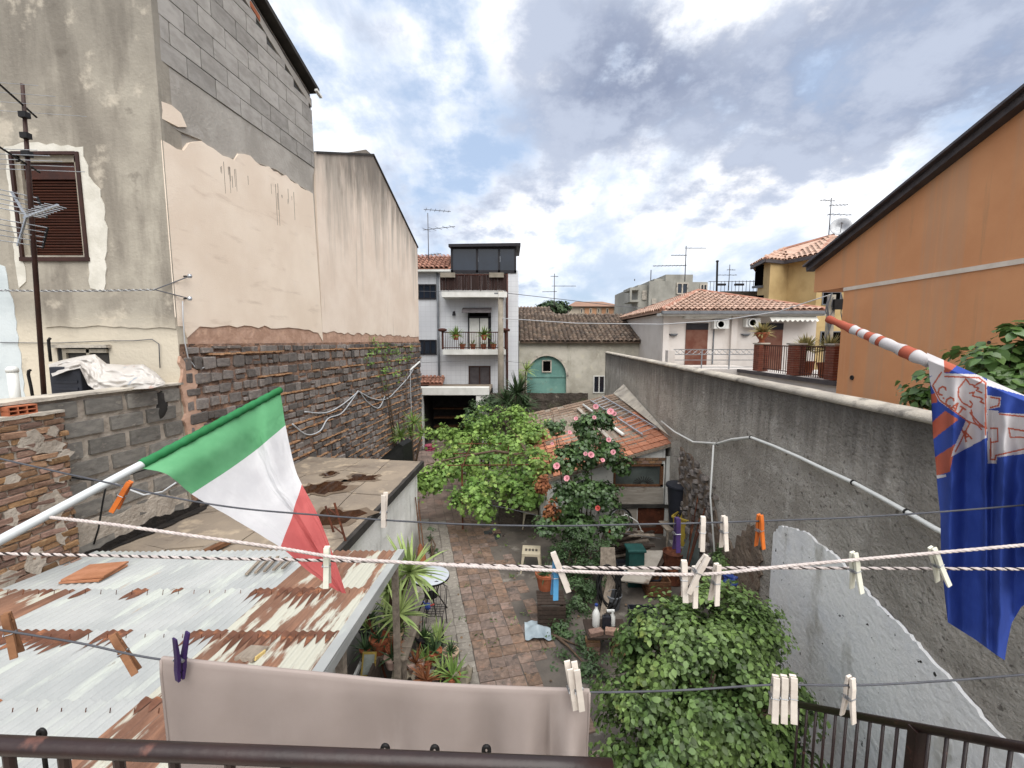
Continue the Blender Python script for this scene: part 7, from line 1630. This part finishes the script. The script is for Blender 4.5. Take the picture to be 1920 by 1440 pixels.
def pegs():
    proto = {}
    S = [ # px, py of grip, Y, tilt (clockwise deg), flip, colour, yaw, label
     (238, 914, 1.0, 32, 0, 'peg_orange', 10, 'tilted orange clothes peg on the upper line beside the white flag pole'),
     (1270, 983, 1.0, 0, 0, 'peg_purple', 5, 'purple clothes peg on the upper line in front of the yellow bin'),
     (1318, 981, 1.0, 0, 0, 'peg_white', -14, 'white peg just right of the purple peg on the upper line'),
     (1358, 980, 1.0, -2, 0, 'peg_white', 12, 'white peg left of the upright orange peg on the upper line'),
     (1425, 977, 1.0, -3, 0, 'peg_orange', 25, 'upright orange clothes peg on the upper line before the grey wall'),
     (720, 976, 1.0, 3, 1, 'peg_white', 0, 'white peg pointing up on the upper line before the whitewashed shed'),
     (613, 1040, .84, 2, 0, 'peg_ivory', 8, 'pale peg on the ropes over the red end of the tricolour flag'),
     (1050, 1068, .83, -22, 2, 'peg_white', 0, 'tilted white peg beside the blue peg on the ropes'),
     (1042, 1062, .84, 2, 0, 'peg_blue', 10, 'light blue clothes peg hanging on the ropes'),
     (1283, 1066, .83, -3, 0, 'peg_white', -12, 'leftmost white peg of the cluster on the ropes above the bush'),
     (1308, 1072, .82, 28, 2, 'peg_white', 10, 'strongly tilted white peg in the cluster on the ropes'),
     (1303, 1077, .84, 2, 0, 'peg_white', 10, 'upright white peg behind the tilted one in the rope cluster'),
     (1344, 1072, .83, 3, 0, 'peg_white', 14, 'rightmost white peg of the cluster on the ropes above the bush'),
     (1602, 1050, .83, -9, 0, 'peg_ivory', 14, 'white peg on the ropes before the pale painted wall foot'),
     (1752, 1040, .83, -22, 0, 'peg_ivory', 14, 'white peg tilted in front of the blue flag'),
     (21, 1186, .74, -8, 2, 'wood_peg', 25, 'wooden clothes peg at the far left of the lower line'),
     (232, 1222, .74, -27, 2, 'wood_peg', 30, 'tilted wooden clothes peg on the lower line left of the towel'),
     (338, 1258, .70, 6, 1, 'peg_purple', -25, 'dark purple clothes peg holding the left end of the towel'),
     (1076, 1312, .70, -9, 1, 'peg_white', 8, 'left of the two pale pegs holding the right end of the towel'),
     (1088, 1314, .695, -8, 1, 'peg_white', 6, 'right of the two pale pegs holding the right end of the towel'),
     (1454, 1284, .72, 0, 0, 'peg_white', -16, 'leftmost of three white pegs side by side on the lower line'),
     (1470, 1284, .715, -1, 0, 'peg_white', -16, 'middle of three white pegs side by side on the lower line'),
     (1487, 1284, .71, -2, 0, 'peg_white', -16, 'rightmost of three white pegs side by side on the lower line'),
     (1594, 1285, .72, -1, 0, 'peg_white', 20, 'single white peg on the lower line above the stair rail')]
    for (px, py, Y, tilt, flip, m, yaw, lb) in S:
        if m not in proto: o = proto[m] = make_peg(M[m])
        else: o = copy_tree(proto[m])
        p = at(px, py, Y); tag(o, lb, 'clothes peg', 'clothes pegs on the lines')
        E = Matrix.Rotation(R(tilt), 4, 'Y')@Matrix.Rotation(R(yaw), 4, 'Z')@(Matrix.Rotation(math.pi, 4, 'X') if flip == 1 else Matrix())
        if flip == 2: p = p+Matrix.Rotation(R(tilt), 4, 'Y')@V((0, 0, .022))
        o.location = p; o.rotation_euler = E.to_euler()
pegs()

def towel():
    T_ = [(305, 1238), (420, 1250), (600, 1268), (760, 1284), (900, 1292), (1010, 1296), (1105, 1299)]; P_ = smooth_px(T_, .72, 20)
    def top(u): f = u*(len(P_)-1); i = min(int(f), len(P_)-2); return P_[i]*(1-(f-i))+P_[i+1]*(f-i)
    t = thing('towel', 'greyish beige towel folded over the lower washing line', 'towel', tuple(top(.5)))
    H = .42
    def fn(u, v, side):
        p = top(u); d = v*H; fo = min(1, d/.12)
        y = -side*(.0045+.002*min(1, d/.02))+fo*(.019*math.sin(u*31+1.2*math.sin(u*7)+v*1.3)*(.15+.85*u)+.005*math.sin(u*67+v)*u+.006*MN.noise(V((u*6, v*2, side))))+(.012*math.sin((u-.93)*24)*fo if u > .86 else 0)
        return p+V((.006*v*math.sin(u*9), y, -d+.004*(0 if v else 1)))
    b = MB(); nu, nv = 220, 36
    def full(u, v):
        # v 0..1 : front bottom -> over the line -> back bottom
        if v < .46: return fn(u, (.46-v)/.46, 1)
        if v > .54: return fn(u, (v-.54)/.46, -1)
        a = (v-.46)/.08*math.pi; p = top(u); return p+V((0, -math.cos(a)*.0045, .004+.0035*math.sin(a)))
    b.grid(full, nu, 92); b.build('cloth', M['towel'], t, smooth=True)
    hem = MB(); hem.tube([fn(.003, v/20, 1) for v in range(21)], .0025, 6); hem.build('hem', M['towel'], t, smooth=True)
    hem = MB(); hem.tube([fn(.997, v/20, 1) for v in range(21)], .0025, 6); hem.build('hem', M['towel'], t, smooth=True)
towel()

def balcony():
    a, b_ = at(-60, 1395, .50), at(1500, 1455, .482); d = (b_-a).normalized(); b_.z = b_.z
    t = thing('balcony_railing', 'dark brown painted iron balcony rail along the bottom of view', 'railing', (0, .5, a.z-1.0))
    MB().tube([a-d*.5+(b_-a)*k/12 for k in range(16)], .0108, 16).build('handrail', M['rail_brown'], t, smooth=True)
    for k in range(24):
        p = a-d*.4+d*(.072*k+.02); MB().tube([p-Z*.01, p-Z*.95], .0062, 8).build('baluster', M['rail_brown'], t)
    MB().beam(a-d*.5-Z*.93, b_+d*.3-Z*.93, .03, .012).build('bottom_rail', M['rail_brown'], t)
    for (px, py) in ((78, 1372), (722, 1401), (815, 1403), (912, 1403)):
        c = at(px, py+4, .56); r = MB(); r.tube([c+V((math.cos(x)*.0045, 0, math.sin(x)*.0065)) for x in [2*math.pi*k/14 for k in range(15)]], .003, 6, False); r.tube([c-Z*.008, c-Z*.06], .003, 6); r.build('line_hook', M['black_metal'], t, smooth=True)
    s = struct(MB().box((-3.0, -1.2, a.z-1.2), (3.0, .56, a.z-1.02)).build('balcony_floor', M['coping'])); s['label'] = 'concrete floor slab of the balcony'
    # stair railing, lower right
    A, B = at(1498, 1321, 2.5), at(1920, 1402, 1.40); d = B-A
    t = thing('stair_railing', 'dark brown iron railing of a stair descending towards the courtyard', 'railing', (1.7, 1.9, 0))
    MB().tube([A-d*.02, B, B+d*.35], .019, 12).build('handrail', M['rail_brown'], t, smooth=True)
    n = 21
    for k in range(n):
        s = k/15.5; p = A+d*s
        if abs(s-.665) < .03: continue
        MB().tube([p-Z*.005, p-Z*.9], .0072, 8).build('bar', M['rail_brown'], t, smooth=True)
    p = A+d*.665; MB().box((p.x-.026, p.y-.022, p.z-1.0), (p.x+.026, p.y+.022, p.z-.005)).build('post', M['rail_brown'], t)
    MB().beam(A-Z*.88-d*.02, B-Z*.88+d*.35, .03, .012).build('lower_rail', M['rail_brown'], t)
    st = thing('stair', 'concrete stair descending along the grey wall', 'stair', (2.3, 1.8, 0))
    for k in range(9):
        y = 2.75-k*.21; zz = A.z-1.0-.15+.157*k; MB().box((1.62, y-.21, zz-.5), (2.95, y, zz)).build('step', M['coping'], st)
balcony()

def tricolour():
    A0, T_ = at(0, 1013, 1.05), at(524, 732, 1.95); d = T_-A0
    def onpole(px):
        lo, hi = 0., 1.
        for _ in range(40):
            m = (lo+hi)/2; p = A0+d*m-V((0, 0, EYE)); x = p.x/(p.y*CP-p.z*SP)*F_PX+960
            if x < px: lo = m
            else: hi = m
        return A0+d*lo
    t = thing('tricolour_flag', 'green white and red tricolour flag drooping from a white pole', 'flag', tuple(A0-d*.35))
    MB().tube([A0-d*.35, T_], .0125, 16).build('pole', M['flag_pole'], t, smooth=True)
    h0, h1 = onpole(266), T_+d*.006
    MB().tube([h0+(h1-h0)*k/60+V((0, 0, .0012*math.sin(k*1.7))) for k in range(61)], [.0152+.0009*math.sin(k*.9)+.0006*math.sin(k*2.3) for k in range(61)], 14).build('sleeve', M['flag_green_dark'], t, smooth=True)
    # edge curves in the air: lower edge (from h0) and upper edge (from h1)
    E0 = [h0-V((0, .005, .012)), at(318, 888, 1.40), at(365, 922, 1.47), at(445, 972, 1.56), at(527, 1024, 1.64), at(580, 1072, 1.70), at(632, 1108, 1.74)]
    E1 = [h1-V((0, .0, .010)), at(531, 762, 1.93), at(537, 796, 1.90), at(552, 870, 1.85), at(566, 908, 1.82), at(604, 985, 1.78), at(649, 1113, 1.75)]
    def ev(E, u): f = u*6; i = min(5, int(f)); return cr_(E, i, f-i)
    def surf(u, v):
        a, b_ = ev(E0, u), ev(E1, u); p = a*(1-v)+b_*v
        q = min(1, u*3); w_ = (b_-a).length
        wave = .004*q*MN.noise(V((u*9, v*14, 2)))+.0022*q*MN.noise(V((u*22, v*34, 5)))+.16*w_*q*(.35*math.sin(v*7.5+u*3.0)+.22*math.sin(v*15+u*5+1)+.12*math.sin(v*4-u*7))+.004*math.sin(v*40)*(1-q)
        sag = V((0, 0, -.02*math.sin(v*math.pi)*min(1, u*4)*(1-u)))
        return p+V((.25*wave, -wave, 0))+sag
    b = MB(); nu, nv = 150, 90; b.grid(lambda v, u: surf(u, v), nv, nu)
    # stripes run across the fly with a slightly slanted seam
    b.m = []
    for j in range(nu):
        for i in range(nv):
            u = (j+.5)/nu; b.m.append(0 if u < .333 else 1 if u < .667 else 2)
    b.build('cloth', [M['flag_green'], M['flag_white'], M['flag_red']], t, smooth=True)
tricolour()

def club_flag():
    top0 = 660
    A, B = at(1553, 598, 1.62), at(2010, 792, .98); d = B-A
    t = thing('football_flag', 'blue red and white football club flag rolled round its pole', 'flag', tuple(B+d*.1))
    MB().tube([A-d*.004, B+d*.3], .009, 12).build('pole', M['flag_pole'], t, smooth=True)
    segs = [(0, .155, 'flag_stripe'), (.155, .19, 'flag_cream'), (.19, .2, 'flag_stripe'), (.2, .235, 'flag_cream'), (.235, .27, 'flag_stripe'), (.27, .30, 'flag_cream'), (.30, .32, 'flag_stripe'), (.32, .42, 'flag_cream'), (.42, .47, 'flag_stripe'), (.47, .535, 'flag_cream')]
    for s0, s1, m in segs:
        n = max(3, int((s1-s0)*120)); b = MB()
        b.tube([A+d*(s0+(s1-s0)*k/n) for k in range(n+1)], [.0125+.0065*min(1, (s0+(s1-s0)*k/n)*2.2)+.0010*math.sin((s0+(s1-s0)*k/n)*95)+.0012*math.sin((s0+(s1-s0)*k/n)*41+2) for k in range(n+1)], 14); b.build('rolled_cloth', M[m], t, smooth=True)
    top = lambda x: top0+(x-1735)*.435
    lp = [(0, 1738), (.15, 1744), (.3, 1748), (.42, 1757), (.6, 1766), (.75, 1763), (.9, 1770), (1, 1776)]
    bp = [(1738, 1160), (1776, 1166), (1830, 1200), (1868, 1228), (1884, 1238), (1889, 1205), (1897, 1168), (1915, 1138), (1960, 1105), (2040, 1075)]
    def itp(L, x):
        if x <= L[0][0]: return L[0][1]
        for (a, b_), (c, e) in zip(L, L[1:]):
            if x <= c: return b_+(e-b_)*(x-a)/(c-a)
        return L[-1][1]
    def depth(x, y):
        s = (x-1735)/280; k = min(1, max(0, (y-top(x))/120))
        f = .035*math.sin((x-1735)/300*19+y*.002)+.02*math.sin((x-1735)/300*39+y*.004+1)
        crease = -.05*math.exp(-((x-1848)/10)**2)
        yp = 679+(x-1735)*.4245; k2 = max(0, min(1, (y-yp+26)/20))
        yq = 1/(.617+.403*(x-1553)/457)
        return yq-.006-.034*k2+k*(f*.8+crease)+.02*MN.noise(V((x*.02, y*.01, 1)))*k+.006*MN.noise(V((x*.06, y*.03, 4)))*k
    b = MB(); nu, nv = 230, 420
    grid = []
    for j in range(nv+1):
        v = j/nv; row = []
        for i in range(nu+1):
            u = i/nu; x0 = itp(lp, v); x = x0+(2040-x0)*u; tp = top(x); y = tp+(itp(bp, x)-tp)*v
            if u == 0: x += 3*math.sin(v*9)
            row.append((x, y))
        grid.append(row)
    b.add([at(x, y, depth(x, y)) for row in grid for (x, y) in row], [[j*(nu+1)+i, j*(nu+1)+i+1, (j+1)*(nu+1)+i+1, (j+1)*(nu+1)+i] for j in range(nv) for i in range(nu)])
    # printed design, face by face: 0 blue, 1 red, 2 white
    c8 = lambda L: [(1500+x*.4861, 560+y*.4861) for x, y in L]
    red = [c8(L) for L in ([(500, 485), (560, 432), (612, 466), (500, 552)], [(500, 625), (600, 560), (578, 668), (500, 690)], [(500, 370), (530, 362), (530, 400), (500, 405)], [(555, 215), (615, 245), (600, 262), (575, 285), (555, 285)], [(480, 190), (540, 220), (530, 235), (480, 215)])]
    white = [c8(L) for L in ([(470, 180), (555, 215), (556, 285), (498, 300), (480, 240)], [(497, 305), (545, 278), (560, 288), (690, 292), (722, 318), (722, 535), (583, 610), (592, 580), (640, 470), (535, 395), (505, 332)], [(722, 288), (1000, 372), (1000, 412), (722, 335)], [(722, 372), (775, 380), (772, 418), (722, 428)], [(722, 428), (1000, 460), (1000, 580), (760, 612), (758, 636), (724, 636)], [(520, 682), (563, 678), (563, 688), (522, 694)])]
    bluein = [c8(L) for L in ([(785, 372), (870, 392), (870, 445), (765, 440)],)]
    strokes = [c8(L) for L in ([(560, 300), (690, 305), (716, 325), (716, 525)], [(640, 310), (612, 345), (610, 375), (625, 400), (660, 420)], [(640, 310), (655, 330), (675, 335), (700, 320)], [(600, 590), (655, 480), (540, 392), (512, 335), (545, 285)], [(722, 345), (864, 385)], [(722, 300), (864, 345)], [(735, 540), (735, 620), (752, 620), (756, 605), (864, 580)], [(735, 500), (762, 500), (764, 550), (735, 555)], [(735, 380), (770, 386), (766, 412), (735, 420)], [(805, 500), (864, 510)], [(805, 500), (812, 535), (864, 535)], [(770, 445), (864, 455)], [(640, 470), (720, 500)], [(655, 440), (690, 480), (716, 500)], [(660, 430), (670, 470), (700, 505)], [(672, 340), (690, 345), (680, 355), (700, 362)], [(655, 365), (672, 360), (665, 375), (685, 380)], [(690, 380), (705, 388), (695, 398), (710, 405)], [(655, 395), (665, 405), (660, 418)])]
    import math as _m
    def letter(ch, cx, cy, h, ang):
        G = {'C': [[(.5, .85), (.2, 1), (-.25, .9), (-.45, .5), (-.25, .1), (.2, 0), (.5, .15)]], 'A': [[(-.45, 0), (0, 1), (.45, 0)], [(-.25, .35), (.25, .35)]], 'T': [[(-.45, 1), (.45, 1)], [(0, 1), (0, 0)]], 'I': [[(0, 0), (0, 1)]], 'N': [[(-.4, 0), (-.4, 1), (.4, 0), (.4, 1)]], '.': [[(-.05, .05), (.05, .05)]]}
        ca, sa = _m.cos(_m.radians(ang)), _m.sin(_m.radians(ang)); out = []
        for L in G[ch]: out.append([(cx+(x*h*.7)*ca+((y-.5)*h)*sa, cy+(x*h*.7)*sa-((y-.5)*h)*ca) for x, y in L])
        return out
    text = []
    for ch, x, y, h, a in (('C', 546, 354, 34, 40), ('.', 560, 378, 20, 40), ('C', 576, 396, 36, 38), ('A', 598, 418, 36, 36), ('T', 618, 436, 36, 36), ('I', 626, 508, 36, -28), ('A', 643, 528, 38, -25)): text += letter(ch, 1500+x*.4861, 560+y*.4861, h*.4861, a)
    def near(p, L, w_):
        for (x0, y0), (x1, y1) in zip(L, L[1:]):
            dx, dy = x1-x0, y1-y0; q = dx*dx+dy*dy; s = max(0, min(1, ((p[0]-x0)*dx+(p[1]-y0)*dy)/q)) if q else 0
            if (p[0]-x0-dx*s)**2+(p[1]-y0-dy*s)**2 < w_*w_: return True
        return False
    mi = []
    for j in range(nv):
        for i in range(nu):
            x, y = grid[j][i]; x2, y2 = grid[j+1][i+1]; p = ((x+x2)/2, (y+y2)/2); k = 0
            if p[1] < 910:
                if any(inside(p, L) for L in red): k = 1
                if any(inside(p, L) for L in white): k = 2
                if k == 2:
                    if any(inside(p, L) for L in bluein): k = 0
                    elif any(near(p, L, 1.5) for L in strokes) or any(near(p, L, 1.7) for L in text): k = 1
            mi.append(k)
    b.m = mi; b.build('cloth', [M['flag_blue'], M['flag_stripe'], M['flag_cream']], t, smooth=True)
club_flag()
